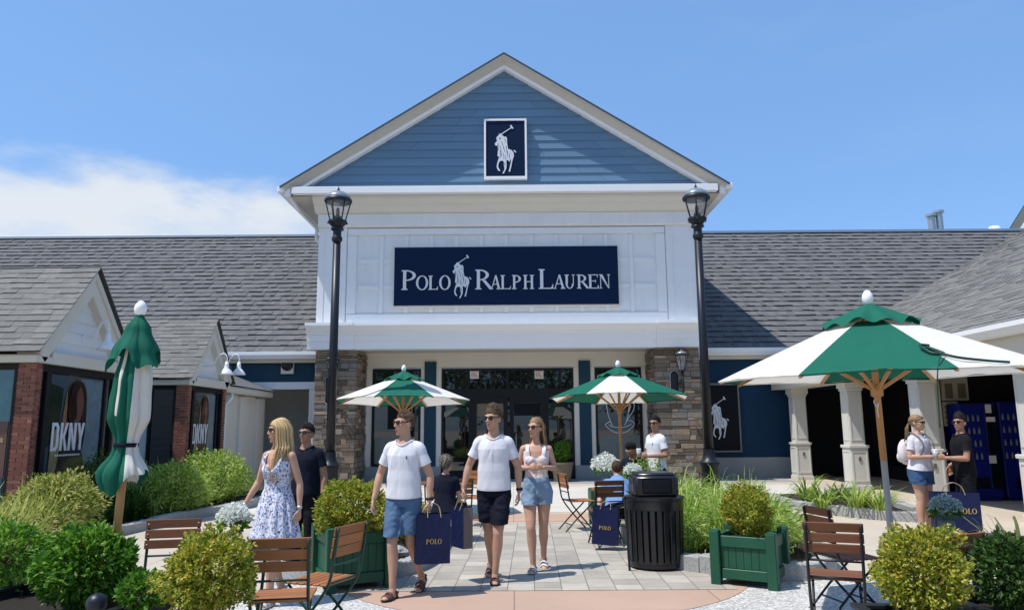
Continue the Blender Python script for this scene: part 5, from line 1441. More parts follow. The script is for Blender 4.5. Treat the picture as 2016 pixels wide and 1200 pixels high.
chair_at(1108, 965, 11.9, radians(-75), 'slim brown folding chair standing alone beside the denim shorts', 'wood', 'black_metal')
chair_at(1200, 960, 10.25, radians(10), 'dark red folding chair carrying the seated person in light blue', 'wood_dark', 'black_metal')
chair_at(905, 950, 10.9, radians(20), 'orange wooden folding chair holding the grey haired seated woman', 'wood', 'green_iron')
chair_at(770, 975, 11.3, radians(-60), 'brown folding chair in the shade behind the man in blue shorts', 'wood_dark', 'green_iron')
chair_at(940, 955, 12.8, radians(165), 'pale brown folding chair behind the man in navy shorts', 'wood', 'black_metal')
def make_table(label, loc, rz, w, d, wood, iron):
    t = thing('folding_table', label, 'table', loc, rz, 'folding wooden garden tables')
    m = MB(); n = max(4, int(d / .085)); st = d / n
    for i in range(n): m.bbox(-w / 2, w / 2, -d / 2 + i * st + .004, -d / 2 + (i + 1) * st - .004, .705, .727, .004)
    m.build('tabletop', wood, t)
    m = MB()
    for s in (-1, 1): m.bbox(s * (w / 2 - .08) - .015, s * (w / 2 - .08) + .015, -d / 2 + .02, d / 2 - .02, .680, .704, .003)
    m.build('apron', iron, t)
    for s in (-1, 1):
        x = s * (w / 2 - .08)
        for a_ in (-1, 1):
            m = MB(); xx = x + a_ * .012; m.tube(smoothline([(xx, a_ * (d / 2 - .06), .69), (xx, a_ * .10, .40), (xx, -a_ * .12, .25), (xx, -a_ * (d / 2 - .02), .0)], 5), .012, 6); m.build('leg', iron, t, True)
    m = MB(); m.tube([(-w / 2 + .08, .1, .20), (w / 2 - .08, .1, .20)], .008, 6); m.build('stretcher', iron, t)
    return t
ta = at(452, 1060, 5.75); make_table('wooden folding table hidden behind the golden shrub at left, carrying white hydrangeas', (ta.x, 5.75, 0), radians(10), .60, .6, 'wood', 'green_iron')
tb = at(1905, 1070, 5.85); make_table('dark wooden folding table behind the golden shrub at right', (tb.x, 5.8, 0), radians(-12), .72, .66, 'wood_dark', 'black_metal')
tc_ = at(1228, 970, 9.95); make_table('orange wooden folding table beside the litter bin', (tc_.x + .05, 10.8, 0), radians(5), .7, .6, 'wood', 'black_metal')
td = at(805, 960, 12.1); make_table('shaded wooden folding table beside the grey haired woman', (td.x, 12.3, 0), radians(0), .7, .6, 'wood_dark', 'green_iron')
chair_at(1905, 1110, 5.1, radians(25), 'orange seated folding chair half hidden between the golden shrub and the right edge', 'wood', 'black_metal')
def bouquet(name, label, loc, rad, mtl, n, seed, vase=True, L=.022):
    t = thing(name, label, 'flowers', loc); r = random.Random(seed)
    if vase:
        m = MB(); m.lathe([(.05, 0), (.065, .05), (.06, .12), (.05, .14), (.045, .14)], n=18); m.build('pot', 'curtain', t, True)
    z0 = .14 if vase else 0; m = MB(); pts = []
    heads = [(V((cos(a) * rad * .5, sin(a) * rad * .5, rad * .25 * (k % 2))), rad * .62) for k, a in enumerate([i * 2 * pi / 6 + .3 for i in range(6)])] + [(V((0, 0, rad * .45)), rad * .66)]
    for k in range(n):
        c, q = heads[k % len(heads)]; d = rdir(r); d.z = abs(d.z) * .9 - .15; d.normalize()
        p = c + d * q * r.uniform(.85, 1.05); pts.append((p + V((0, 0, z0 + rad * .75)), d, 1))
    leaves(m, pts, L, L * 1.0, r, 1.6); m.build('petals', mtl, t, fix=False)
    m = MB(); pts = []
    for k in range(90):
        a = r.uniform(0, 6.28); d = V((cos(a), sin(a), r.uniform(-.3, .5))).normalized(); pts.append((V((cos(a), sin(a), 0)) * rad * r.uniform(.5, .85) + V((0, 0, z0 + rad * r.uniform(.25, .8))), d, 1))
    leaves(m, pts, .06, .035, r, .5); m.build('leaves', 'leaf_green', t, fix=False)
    m = MB()
    for k in range(6): m.tube([(0, 0, z0 * .3), (cos(k) * rad * .3, sin(k) * rad * .3, z0 + rad * .6)], .004, 5)
    m.build('stems', 'leaf_green', t)
    return t
bouquet('hydrangea', 'white hydrangea bunch on the table beside the blonde woman\'s hand', (at(460, 1050, 5.6).x, 5.6, .728), .105, 'flower_white', 1500, 1)
bouquet('hydrangea', 'grey blue hydrangea bunch on the dark table at right', (at(1862, 1020, 5.95).x, 5.95, .728), .10, 'flower_blue', 1700, 2, True, .02)
bouquet('hydrangea', 'small white hydrangea bunch on the orange table by the bin', (at(1247, 945, 10.7).x, 10.7, .728), .115, 'flower_white', 900, 3, True, .03)
bouquet('hydrangea', 'loose white flowers rising behind the seated person in light blue', (at(1193, 930, 12.4).x, 12.4, .62), .22, 'flower_white', 800, 4, True, .04)
bq = at(1190, 960, 12.4); t = thing('plant_stand', 'dark green stand holding the loose white flowers', 'plant stand', (bq.x, 12.4, 0))
m = MB(); m.bbox(-.25, .25, -.25, .25, .1, .6, .02); m.build('box', 'green_paint', t)
m = MB()
for s in (-1, 1):
    for q in (-1, 1): m.box(s * .22 - .02, s * .22 + .02, q * .22 - .02, q * .22 + .02, 0, .098)
m.build('feet', 'green_paint', t)
# ------------------------------------------------------------------ people
def evaluated(me, mods):
    o = bpy.data.objects.new('tmp', me); COL.objects.link(o)
    for typ, kw in mods:
        md = o.modifiers.new(typ, typ)
        for k, v in kw.items(): setattr(md, k, v)
    dg = bpy.context.evaluated_depsgraph_get(); ev = o.evaluated_get(dg)
    out = bpy.data.meshes.new_from_object(ev, depsgraph=dg)
    bpy.data.objects.remove(o); bpy.data.meshes.remove(me); return out
def union(mb, voxel, smooth=2):
    me = mb.mesh('tmp', 'skin', False, True)
    return evaluated(me, [('REMESH', dict(mode='VOXEL', voxel_size=voxel, adaptivity=0)), ('SMOOTH', dict(factor=.5, iterations=smooth))])
def loft(mb, rings, n=28, ex=2.3, cap=True, xf=None):
    """rings: (center, half width along x, half depth along y)"""
    vs = []
    for c, a, b in rings:
        for k in range(n):
            t = 2 * pi * k / n; cs_, sn = cos(t), sin(t)
            vs.append(V(c) + V((a * math.copysign(abs(cs_) ** (2 / ex), cs_), b * math.copysign(abs(sn) ** (2 / ex), sn), 0)))
    if xf: vs = [xf @ v for v in vs]
    fs = []
    for i in range(len(rings) - 1):
        for k in range(n): fs.append((i * n + k, i * n + (k + 1) % n, (i + 1) * n + (k + 1) % n, (i + 1) * n + k))
    if cap: fs += [tuple(range(n))[::-1], tuple((len(rings) - 1) * n + k for k in range(n))]
    mb.add(vs, fs)
def limb(mb, pts, rs, n=14, xf=None, sub=4, round_=True):
    """rounded, tapering limb through joints"""
    P = smoothline(pts, sub); R_ = []
    for i in range(len(pts) - 1):
        for k in range(sub): t = k / sub; t = t * t * (3 - 2 * t); R_.append(rs[i] + (rs[i + 1] - rs[i]) * t)
    R_.append(rs[-1])
    if round_:
        a = (P[0] - P[1]).normalized(); b = (P[-1] - P[-2]).normalized()
        P = [P[0] + a * R_[0] * .95, P[0] + a * R_[0] * .6] + P + [P[-1] + b * R_[-1] * .6, P[-1] + b * R_[-1] * .95]
        R_ = [R_[0] * .3, R_[0] * .8] + R_ + [R_[-1] * .8, R_[-1] * .3]
    if xf: P = [xf @ p for p in P]
    mb.tube(P, R_, n)
TOR = {'m': [(.86, .150, .108, .012), (.94, .160, .116, .01), (1.03, .148, .104, .004), (1.12, .147, .102, 0), (1.22, .162, .112, -.004), (1.32, .168, .113, -.004), (1.385, .155, .098, 0), (1.43, .118, .078, .008), (1.465, .078, .066, .012), (1.50, .060, .060, .01)],
       'f': [(.86, .160, .112, .014), (.94, .163, .114, .012), (1.03, .132, .096, .002), (1.10, .119, .088, 0), (1.20, .131, .094, -.003), (1.28, .142, .100, -.006), (1.36, .146, .090, 0), (1.42, .112, .070, .008), (1.452, .062, .054, .013), (1.49, .047, .048, .012)]}
def tor_at(sex, z):
    T = TOR[sex]
    if z <= T[0][0]: return T[0][1:]
    for a, b in zip(T[:-1], T[1:]):
        if a[0] <= z <= b[0]:
            t = (z - a[0]) / (b[0] - a[0]); t = t * t * (3 - 2 * t); return tuple(a[i] + (b[i] - a[i]) * t for i in (1, 2, 3))
    return T[-1][1:]
def hand(mb, w, d, ts, pn, curl=.5, k=1.0, xf=None, grip=False):
    d = V(d).normalized(); ts = V(ts); ts = (ts - d * ts.dot(d)).normalized(); pn0 = V(pn); pn = d.cross(ts)
    if pn.dot(pn0) < 0: pn = -pn
    w = V(w); X = (lambda p: xf @ p) if xf else (lambda p: p)
    rot = xf.to_3x3() if xf else Matrix.Identity(3)
    mb.tube([X(w - d * .03 * k), X(w + d * .015 * k), X(w + d * .05 * k), X(w + d * .085 * k), X(w + d * .098 * k)], [.023 * k, .026 * k, .037 * k, .041 * k, .032 * k], 14, flat=.40, ref=rot @ ts)
    for i, L in enumerate((.070, .080, .074, .058)):
        b = w + d * (.086 - .006 * abs(i - 1.2)) * k + ts * (.033 - .0215 * i) * k; L *= k; a = 0; p = b; pts = [p - d * .012 * k, p]
        fan = ts * (.10 - .07 * i)
        for j, q in enumerate((.46, .30, .24)):
            a += curl * (.55 + .45 * j / 2 + .10 * i) * (1.35 if grip else 1)
            p = p + ((d + fan * max(0, 1 - a)).normalized() * cos(a) + pn * sin(a)) * L * q; pts.append(p)
        mb.tube([X(x) for x in pts], [.0085 * k, .0085 * k, .0085 * k, .0078 * k, .0062 * k], 8)
        mb.ell(X(p), .0062 * k, 8, 6)
    b = w + d * .022 * k + ts * .022 * k; e1 = b + (d * .62 + ts * .62 + pn * .35).normalized() * .042 * k; e2 = e1 + (d * .85 + ts * .15 + pn * (.5 if grip else .25)).normalized() * .034 * k; e3 = e2 + (d * .9 + pn * .4 - ts * .05).normalized() * .024 * k
    mb.tube([X(x) for x in (b, e1, e2, e3)], [.014 * k, .0115 * k, .0105 * k, .008 * k], 9); mb.ell(X(e3), .008 * k, 8, 6)
def wrinkle(me, amp, sc, seed, vert=1.0, skew=.35):
    off = V((seed * 2.3, seed * 1.1, seed * .7))
    me.update()
    ns = [v.normal.copy() for v in me.vertices]
    for v, n in zip(me.vertices, ns):
        c = v.co; q = V(((c.x + c.z * skew * (1 if c.x > 0 else -1)) * sc, c.y * sc, c.z * sc * vert)) + off
        f = (1 - abs(mnoise.noise(q)) * 2.2) * .6 + mnoise.noise(q * 2.1) * .4
        v.co = c + n * amp * f
def cut(me, co, no, filt=None):
    bm = bmesh.new(); bm.from_mesh(me); g = bm.verts[:] + bm.edges[:] + bm.faces[:]
    if filt:
        fs = [f for f in bm.faces if filt(f.calc_center_median())]; es = set(e for f in fs for e in f.edges); vs = set(v for f in fs for v in f.verts); g = list(vs) + list(es) + fs
    bmesh.ops.bisect_plane(bm, geom=g, plane_co=co, plane_no=no, clear_outer=True); bm.to_mesh(me); bm.free()
def join(mes):
    bm = bmesh.new()
    for me in mes: bm.from_mesh(me)
    out = bpy.data.meshes.new('j'); bm.to_mesh(out); bm.free(); return out
def finish(me, name, mtl, parent, k, xf=None, smooth=True):
    if xf: me.transform(xf)
    me.transform(Matrix.Scale(k, 4)); me.name = name; me.materials.clear(); me.materials.append(MT[mtl])
    if smooth: me.polygons.foreach_set("use_smooth", [True] * len(me.polygons))
    me.update(); return link(name, me, parent)
def head_parts(mb, H_, sex):
    f = .94 if sex == 'f' else 1.0
    E_ = lambda c, r: mb.ell(c, r, 20, 14, M=H_)
    E_((0, .014, .028), (.074 * f, .094, .088)); E_((0, -.018, -.025), (.063 * f, .070, .085)); E_((0, -.030, -.072), (.046 * f, .054, .040)); E_((0, -.072, -.096), (.020 * f, .016, .016))
    limb(mb, [(0, -.085, .022), (0, -.095, 0), (0, -.1015, -.019)], [.009, .0105, .0135], 10, H_, 3)
    for s in (-1, 1):
        E_((s * .011, -.093, -.025), (.009, .009, .007)); E_((s * .038, -.066, -.014), (.022, .020, .019)); E_((s * .075 * f, .012, -.006), (.011, .021, .032))
        limb(mb, [(s * .012, -.087, .034), (s * .034, -.083, .038), (s * .055, -.062, .030)], [.009, .0105, .009], 8, H_, 3)
    limb(mb, [(-.022, -.080, -.054), (-.008, -.0895, -.049), (.008, -.0895, -.049), (.022, -.080, -.054)], [.004, .0075, .0075, .004], 8, H_, 3)
    limb(mb, [(-.020, -.080, -.059), (0, -.088, -.063), (.020, -.080, -.059)], [.004, .0085, .004], 8, H_, 3)
def hair_cap(mb, H_, seed, vol=(.079, .099, .097), ctr=(0, .016, .032), front=.074, temple=.046, ear=-.008, back=-.075, lift=0, n=44, m=30):
    off = V((seed * 1.9, 0, seed)); vs = []; idx = {}; fs = []
    def zmin(az):
        a = abs(az)
        st = [(0, front), (.75, front - .004), (1.15, temple), (1.5, ear), (1.75, ear - .012), (2.2, back), (3.15, back)]
        for (x, y), (p, q) in zip(st[:-1], st[1:]):
            if x <= a <= p: t = (a - x) / (p - x); return y + (q - y) * t
        return back
    for i in range(m + 1):
        el = -pi / 2 * .75 + (pi / 2 * 1.75) * i / m
        for k in range(n):
            az = -pi + 2 * pi * k / n
            d = V((sin(az) * cos(el), -cos(az) * cos(el), sin(el)))
            g = 1 + .05 * mnoise.noise(d * 5 + off) + .03 * mnoise.noise(d * 14 + off)
            p = V((d.x * vol[0] * g, d.y * vol[1] * g, d.z * vol[2] * g)) + V(ctr)
            if lift: p.z += lift * max(0, d.z) * max(0, -d.y + .6) * (1 + .4 * mnoise.noise(d * 9))
            z0 = zmin(az) + .010 * mnoise.noise(d * 12 + off)
            sk = V((d.x * .0735, d.y * .0935, d.z * .0875)) + V((0, .014, .028))
            tt = min(1, max(0, (p.z - z0 + .004) / .038)); tt = tt * tt * (3 - 2 * tt)
            p = (sk * 1.0).lerp(p, .10 + .90 * tt * (1 - .6 * math.exp(-((abs(az) - 1.65) / .55) ** 2) * (1 if d.z < .35 else max(0, 1 - (d.z - .35) / .3)))) if p.z > z0 - .006 else V((sk.x * .86, sk.y * .86 + .002, sk.z))
            idx[(i, k)] = len(vs); vs.append(H_ @ p)
    for i in range(m):
        for k in range(n):
            fs.append((idx[(i, k)], idx[(i, (k + 1) % n)], idx[(i + 1, (k + 1) % n)], idx[(i + 1, k)]))
    keep = []
    for f in fs:
        zs_ = [(vs[a] - vs[b]).length for a, b in zip(f, f[1:] + f[:1])]
        keep.append(f)
    mb.add(vs, keep)
    return zmin
def hair_tufts(mb, H_, seed, n, L, ctr=(0, .016, .032), vol=(.079, .099, .097), zf=None, flow=(0, .6, .2), lift=0, out=.2):
    r = random.Random(seed); c = 0
    while c < n:
        d = rdir(r); p = V((d.x * vol[0], d.y * vol[1], d.z * vol[2])) + V(ctr); az = atan2(d.x, -d.y)
        if zf and p.z < zf(az) + .004: continue
        if lift: p.z += lift * max(0, d.z) * max(0, -d.y + .6)
        t = V(flow) + rdir(r) * .35; t = (t - d * t.dot(d)).normalized(); s = d.cross(t) * .005; e = p + t * L * r.uniform(.6, 1.3) + d * L * r.uniform(.02, out * 1.6)
        p = p - d * .004
        mb.add([H_ @ x for x in (p - s, p + s, (p + e) / 2 + d * .006 + s * .9, e, (p + e) / 2 + d * .006 - s * .9)], [(0, 1, 2, 3, 4)]); c += 1
def glasses(H_, parent, k, clear=False):
    m = MB(); t = 6
    for s in (-1, 1):
        vs = MB()
        m.ell((s * .034, -.0945, .014), (.029, .007, .0215), 16, 10, M=H_)
        m.bar(H_ @ V((s * .060, -.086, .020)), H_ @ V((s * .081, .012, .014)), .004, .008)
    m.bar(H_ @ V((-.012, -.099, .020)), H_ @ V((.012, -.099, .020)), .005, .006)
    finish(m.mesh('sunglasses', 'lens', True), 'sunglasses', 'lens', parent, k, None)
def person(label, x, y, rz, H, sex='m', skin='skin', yaw=0, pitch=0, roll=0, hair='short', hmat='hair_brown', arms=None, legs=None, T=None, top='tee', tmat='tee_white', bottom='shorts', bmat='short_blue', hem=.92, bhem=.60, shoes='sandal_brown', shades=True, voxel=.0055, seed=1, feet=None, group=None, curl=(.45, .45), grip=(False, False), watch=None, girth=1.0, build=0):
    k = H / 1.75; T = T or Matrix.Identity(4); sh = (.162 if sex == 'm' else .148) * (1 + (min(girth, 1.0) - 1) * .9); shz = 1.388 if sex == 'm' else 1.385
    ar_ = {s: dict(el=V((s * .235, .02, 1.13)), wr=V((s * .250, -.05, .89)), hd=V((0, -.12, -1)), ts=V((0, -1, 0)), pn=V((-s, 0, 0))) for s in (-1, 1)}
    for s in (arms or {}): ar_[s].update({a: V(b) for a, b in arms[s].items()})
    lg = {s: dict(hip=V((s * .088, .01, .90)), kn=V((s * .095, -.015, .495)), an=V((s * .095, .015, .085)), toe=V((s * .15, -1, 0))) for s in (-1, 1)}
    for s in (legs or {}): lg[s].update({a: V(b) for a, b in legs[s].items()})
    Hm = T @ Matrix.Translation((0, .008, 1.506)) @ Matrix.Rotation(yaw, 4, 'Z') @ Matrix.Rotation(pitch, 4, 'X') @ Matrix.Rotation(roll, 4, 'Y') @ Matrix.Translation((0, -.008, .120)) @ Matrix.Scale(1.0, 4)
    b = MB()
    loft(b, [((0, t[3], t[0]), t[1] * .955 * girth, t[2] * .95 * girth) for t in TOR[sex]], xf=T)
    if sex == 'f':
        for s in (-1, 1): b.ell((s * .066, -.078, 1.255), (.058, .048, .056), 14, 10, M=T)
    limb(b, [(0, .014, 1.44), (0, .006, 1.52)], [.058 if sex == 'm' else .047, .054 if sex == 'm' else .044], 16, T, 3)
    limb(b, [(0, .006, 1.53), Hm.inverted() and (T.inverted() @ (Hm @ V((0, .01, -.04))))], [.052 if sex == 'm' else .043, .05], 14, T, 3)
    f = 1.0 if sex == 'm' else .80; f *= (1 + (girth - 1) * .6)
    for s in (-1, 1):
        a = ar_[s]; S_ = V((s * sh, .005, shz)); E2 = a['el']; W_ = a['wr']
        limb(b, [(s * .09, .008, shz + .022), S_], [.050 * f, .056 * f], 12, T, 3)
        limb(b, [S_, S_.lerp(E2, .4), E2], [.056 * f, .050 * f, .040 * f], 14, T, 4)
        limb(b, [E2, E2.lerp(W_, .28), E2.lerp(W_, .8), W_], [.040 * f, .043 * f, .029 * f, .025 * f], 14, T, 4)
        i = 0 if s < 0 else 1
        hand(b, W_, a['hd'], a['ts'], a['pn'], curl[i], .98 if sex == 'm' else .88, T, grip[i])
        l = lg[s]; hp, kn, an = l['hip'], l['kn'], l['an']; g = (1.0 if sex == 'm' else .97) * girth
        limb(b, [hp, hp.lerp(kn, .35), hp.lerp(kn, .75), kn], [.088 * g, .084 * g, .064 * g, .054 * g], 16, None, 4)
        up_ = (kn - an).normalized(); back = V((0, 1, 0)); back = (back - up_ * back.dot(up_)).normalized()
        limb(b, [kn, kn.lerp(an, .3) + back * .014, kn.lerp(an, .72), an], [.054 * g, .058 * g, .039 * g, .035 * g], 14, None, 4)
        toe = l['toe'].normalized(); upf = V((0, 0, 1)); upf = (upf - toe * upf.dot(toe)).normalized()
        q = an - upf * .052
        b.tube([q - toe * .062, q - toe * .05, q, q + toe * .075 - upf * .004, q + toe * .135 - upf * .010, q + toe * .168 - upf * .012], [.016, .030, .036, .044, .040, .018], 12, flat=.62, ref=upf.cross(toe)) if True else None
        limb(b, [an, q + toe * .03, q + toe * .09], [.036, .033, .022], 10, None, 3)
    head_parts(b, Hm, sex)
    me = union(b, voxel, 2)
    root = finish(me, 'person', skin, None, k); root.location = (x, y, 0); root.rotation_euler = (0, 0, rz); tag(root, label, 'person', group)
    m = MB(); limb(m, [(-.019, -.0865, -.0545), (-.007, -.0965, -.0515), (.007, -.0965, -.0515), (.019, -.0865, -.0545)], [.0025, .0045, .0045, .0025], 8, Hm, 3); limb(m, [(-.018, -.0865, -.0585), (0, -.0945, -.0625), (.018, -.0865, -.0585)], [.0025, .0055, .0025], 8, Hm, 3)
    finish(m.mesh('mouth', 'lip'), 'mouth', 'lip', root, k)
    if shades: glasses(Hm, root, k)
    # --- hair
    m = MB()
    if hair == 'short':
        zf = hair_cap(m, Hm, seed, lift=.012); hair_tufts(m, Hm, seed, 700, .022, zf=zf, lift=.012, flow=(.15, .8, -.1), out=.10)
    elif hair == 'quiff':
        zf = hair_cap(m, Hm, seed, lift=.045, temple=.048, ear=.006, back=-.06); hair_tufts(m, Hm, seed, 800, .026, zf=zf, lift=.045, flow=(.1, .7, .25), out=.16)
    elif hair == 'bob':
        zf = hair_cap(m, Hm, seed, vol=(.094, .112, .108), front=.05, temple=.0, ear=-.07, back=-.10); hair_tufts(m, Hm, seed, 500, .05, zf=zf, vol=(.094, .112, .108), flow=(0, .1, -1))
    else:
        ln = {'long': .40, 'mid': .20, 'pony': .26}[hair]
        zf = hair_cap(m, Hm, seed, vol=(.080, .100, .099), front=.078, temple=.050, ear=-.02, back=-.09); None
        r = random.Random(seed); iv = T.inverted() @ Hm
        for q in range(330 if hair == 'long' else 230):
            s = r.choice((-1, 1)); az = s * r.uniform(.95 if hair == 'long' else 1.7, 3.14); el = r.uniform(-.1, .9)
            d = V((sin(az) * cos(el), -cos(az) * cos(el), sin(el))); p = V((d.x * .080, d.y * .100, d.z * .098)) + V((0, .016, .03))
            wd = V((sin(az), -cos(az), 0)); l = ln * r.uniform(.7, 1.1)
            if hair == 'pony':
                pts = [p, V((.0, .115, .0)), V((r.uniform(-.03, .03), .145 + r.uniform(-.02, .02), -.10)), V((r.uniform(-.05, .05), .135 + r.uniform(-.03, .03), -.10 - l * .6))]
                if q % 2: # swept back from the hairline to the tie
                    y0 = r.uniform(-.065, .06); zz = .115 * sqrt(max(.05, 1 - ((y0 - .014) / .1) ** 2)) + .012; x0 = s * r.uniform(.0, .05)
                    pts = [V((x0, y0 - .02, zz - abs(x0) * .5)), V((s * .076, y0 * .5 + .03, .05)), V((s * .05, .10, .01)), V((0, .118, -.005))]
            else:
                # strands fall from a parting on the crown, over the side of the head
                az = s * (r.uniform(.0, 1.0) ** .85 * 2.25 + (.95 if hair == 'long' else 1.62)); az = s * min(abs(az), 3.1)
                y0 = -.072 + .14 * (abs(az) - .95) / 2.15 + r.uniform(-.01, .01); zz = .028 + .094 * sqrt(max(.05, 1 - ((y0 - .014) / .104) ** 2))
                wd = V((sin(az), -cos(az), 0)); o = r.uniform(-.004, .014)
                pts = [V((s * .004, y0, zz)), V((s * .045, y0 * 1.0 + .006 * r.random(), zz - .012 + o * .3)), V((wd.x * (.085 + o), wd.y * (.098 + o) + .012, .035)), V((wd.x * (.090 + o), wd.y * (.100 + o) + .016, -.06)), V((wd.x * .100, wd.y * .098 + .022, -.14)) + wd * o * 1.5]
                if hair == 'long': pts += [V((wd.x * .118, wd.y * .108 + .008, -.20)) + wd * o * 2, V((wd.x * .128 + r.uniform(-.02, .02), wd.y * .12 - (.04 if abs(az) < 1.9 else 0) + r.uniform(-.02, .02), -.06 - l))]
                else: pts += [V((wd.x * .10 + r.uniform(-.03, .03), wd.y * .10 + .03 + r.uniform(-.02, .03), -.06 - l * .75))]
            P = smoothline(pts, 5); n_ = len(P); ra = r.uniform(.004, .008)
            m.tube([Hm @ p for p in P], [ra * (1 - .75 * (i / (n_ - 1)) ** 2) for i in range(n_)], 5)
    finish(m.mesh('hair', hmat, False), 'hair', hmat, root, k)
    # --- top
    if top in ('tee', 'polo'):
        m = MB(); I = .012
        zs = [.84, .92, 1.02, 1.10, 1.18, 1.26, 1.32, 1.37, 1.405, 1.435, 1.462, 1.485]
        loft(m, [((0, tor_at(sex, z)[2] - .003, z), (tor_at(sex, z)[0] * girth + I + (.022 if .9 < z < 1.14 else .012 if z <= .9 else 0) * (1 if sex == 'm' else .8)) * (.97 if 1.39 < z < 1.43 else 1), tor_at(sex, z)[1] * girth + I + (.014 if z < 1.16 else .002)) for z in zs], n=36)
        if sex == 'f':
            for s in (-1, 1): m.ell((s * .066, -.078, 1.25), (.068, .058, .064), 14, 10)
        for s in (-1, 1):
            S_ = V((s * sh, .005, shz)); E2 = ar_[s]['el']
            limb(m, [(s * .03, .014, shz + .050), (s * .085, .010, shz + .030), S_, S_.lerp(E2, .25)], [.050 * f, .050 * f, .0625 * f, .060 * f], 14, None, 4)
        me = union(m, .0075 if build == 1 else .010, 5); cut(me, (0, 0, hem), (0, .12, -1))
        nr = .092 if sex == 'm' else .092
        def nz_(x, y): return 1.405 + .55 * (y + .06) * (.9 if y > 0 else 1)
        bm = bmesh.new(); bm.from_mesh(me)
        bmesh.ops.delete(bm, geom=[v for v in bm.verts if (v.co.x / nr) ** 2 + ((v.co.y - .006) / (.100 if v.co.y < .006 else .080)) ** 2 < 1 and v.co.z > 1.37], context='VERTS')
        # ribbed collar follows the rim left by the cut
        rim = {}
        for e in bm.edges:
            if len(e.link_faces) == 1:
                for v in e.verts:
                    if v.co.z > 1.33: rim[int((atan2(v.co.y - .010, v.co.x) + pi) / (2 * pi) * 20) % 20] = max(v.co.z, rim.get(int((atan2(v.co.y - .010, v.co.x) + pi) / (2 * pi) * 20) % 20, 0))
        bm.to_mesh(me); bm.free()
        wrinkle(me, .0065, 8, seed, .2); wrinkle(me, .0022, 22, seed + 1, .25)
        sl_ = MB(); cz = []
        for q in range(20): cz.append(rim.get(q, 1.42))
        cz = [(cz[q - 1] + cz[q] * 2 + cz[(q + 1) % 20]) / 4 for q in range(20)]
        ring = [V(((nr + .001) * cos(-pi + (q + .5) * 2 * pi / 20), .006 + (.101 if q < 10 else .081) * sin(-pi + (q + .5) * 2 * pi / 20), cz[q] + .001)) for q in range(20)]
        sl_.tube(smoothline(ring + [ring[0]], 3), .0095, 8, flat=.7, cap=False)
        for s in (-1, 1):
            S_ = V((s * sh, .005, shz)); E2 = ar_[s]['el']; fr = .62
            P = [S_.lerp(E2, q) for q in (.0, .10, .18, .26, .34, .42, .50, .56, fr)]; R_ = [.056 * f, .0585 * f, .0595 * f, .060 * f, .0605 * f, .061 * f, .062 * f, .0625 * f, .063 * f]
            sl_.tube(P, R_, 24, cap=False)
            sl_.tube([P[-1], P[-1] - (P[-1] - P[-3]) * .4], [.0625 * f, .056 * f], 24, cap=False)
        sm = sl_.mesh('s', tmat, True); wrinkle(sm, .004, 12, seed + 3)
        me = join([me, sm]); tp = finish(me, 't_shirt', tmat, root, k, T)
        if top == 'polo':
            m = MB(); m.ell((.070, -.122 * girth - .012, 1.30), (.007, .010, .014), 8, 6); m.ell((.073, -.122 * girth - .012, 1.318), (.004, .010, .006), 8, 6); finish(m.mesh('chest_emblem', 'short_blue', True), 'chest_emblem', 'short_blue', tp, k, T)
    elif top == 'tank':
        m = MB(); zs = [.98, 1.04, 1.10, 1.18, 1.26, 1.32, 1.36]
        loft(m, [((0, tor_at(sex, z)[2], z), tor_at(sex, z)[0] + .010, tor_at(sex, z)[1] + .010) for z in zs], n=36)
        for s in (-1, 1): m.ell((s * .066, -.078, 1.255), (.067, .057, .064), 14, 10)
        me = union(m, .009, 3); cut(me, (0, 0, hem), (0, 0, -1)); bm = bmesh.new(); bm.from_mesh(me); bmesh.ops.delete(bm, geom=[v for v in bm.verts if v.co.z > 1.288 + 5.2 * v.co.x ** 2], context='VERTS'); bm.to_mesh(me); bm.free(); wrinkle(me, .006, 12, seed, .6)
        st = MB()
        for s in (-1, 1): st.tube(smoothline([(s * .085, -.105, 1.29), (s * .098, -.085, 1.37), (s * .10, .0, 1.432), (s * .095, .075, 1.37), (s * .085, .105, 1.28)], 6), .024, 8, flat=.25, ref=(1, 0, 0))
        me = join([me, st.mesh('s', tmat, True)]); finish(me, 'tank_top', tmat, root, k, T)
    elif top == 'dress':
        m = MB(); vs = []; fs = []; n = 120; rows = 60; z0 = 1.315
        for i in range(rows + 1):
            q = i / rows; z = z0 + (hem - z0) * q; w_, d_, yo = tor_at('f', max(z, .9))
            if z > 1.06: a, bb = w_ + .012, d_ + .016
            else: t = min(1, (1.06 - z) / (1.06 - hem)); a, bb = .145 + .110 * t ** .85, .108 + .115 * t ** .85
            for j in range(n):
                an = 2 * pi * j / n; fl = min(1, max(0, (1.07 - z) / .18)); fo = 1 + fl * (.055 * sin(an * 15 + 1.5 * sin(an * 2)) + .045 * sin(an * 6 + 1) + .03 * mnoise.noise(V((cos(an) * 3, sin(an) * 3, z * 2))))
                fo *= 1 + (.012 * sin(an * 40) if 1.05 < z < 1.12 else 0)
                p = V((a * cos(an) * fo, bb * sin(an) * fo + yo - (.02 * fl), z))
                if z > 1.17 and p.y < 0:
                    for s in (-1, 1): p.y -= .046 * math.exp(-((p.x - s * .066) ** 2 + (z - 1.25) ** 2) / .0032)
                if i == 0: p.z += -max(0, .105 * (1 - abs(p.x) / .085)) * (1 if p.y < 0 else .3) + .025
                if 0 < i < 6: p.z += -max(0, .105 * (1 - abs(p.x) / .085)) * (1 if p.y < 0 else .3) * (1 - i / 6)
                if z < hem + .05: p.z += .02 * sin(an * 6 + 1) + .02 * sin(an * 3)
                vs.append(p)
        for i in range(rows):
            for j in range(n): fs.append((i * n + j, i * n + (j + 1) % n, (i + 1) * n + (j + 1) % n, (i + 1) * n + j))
        m.add(vs, fs)
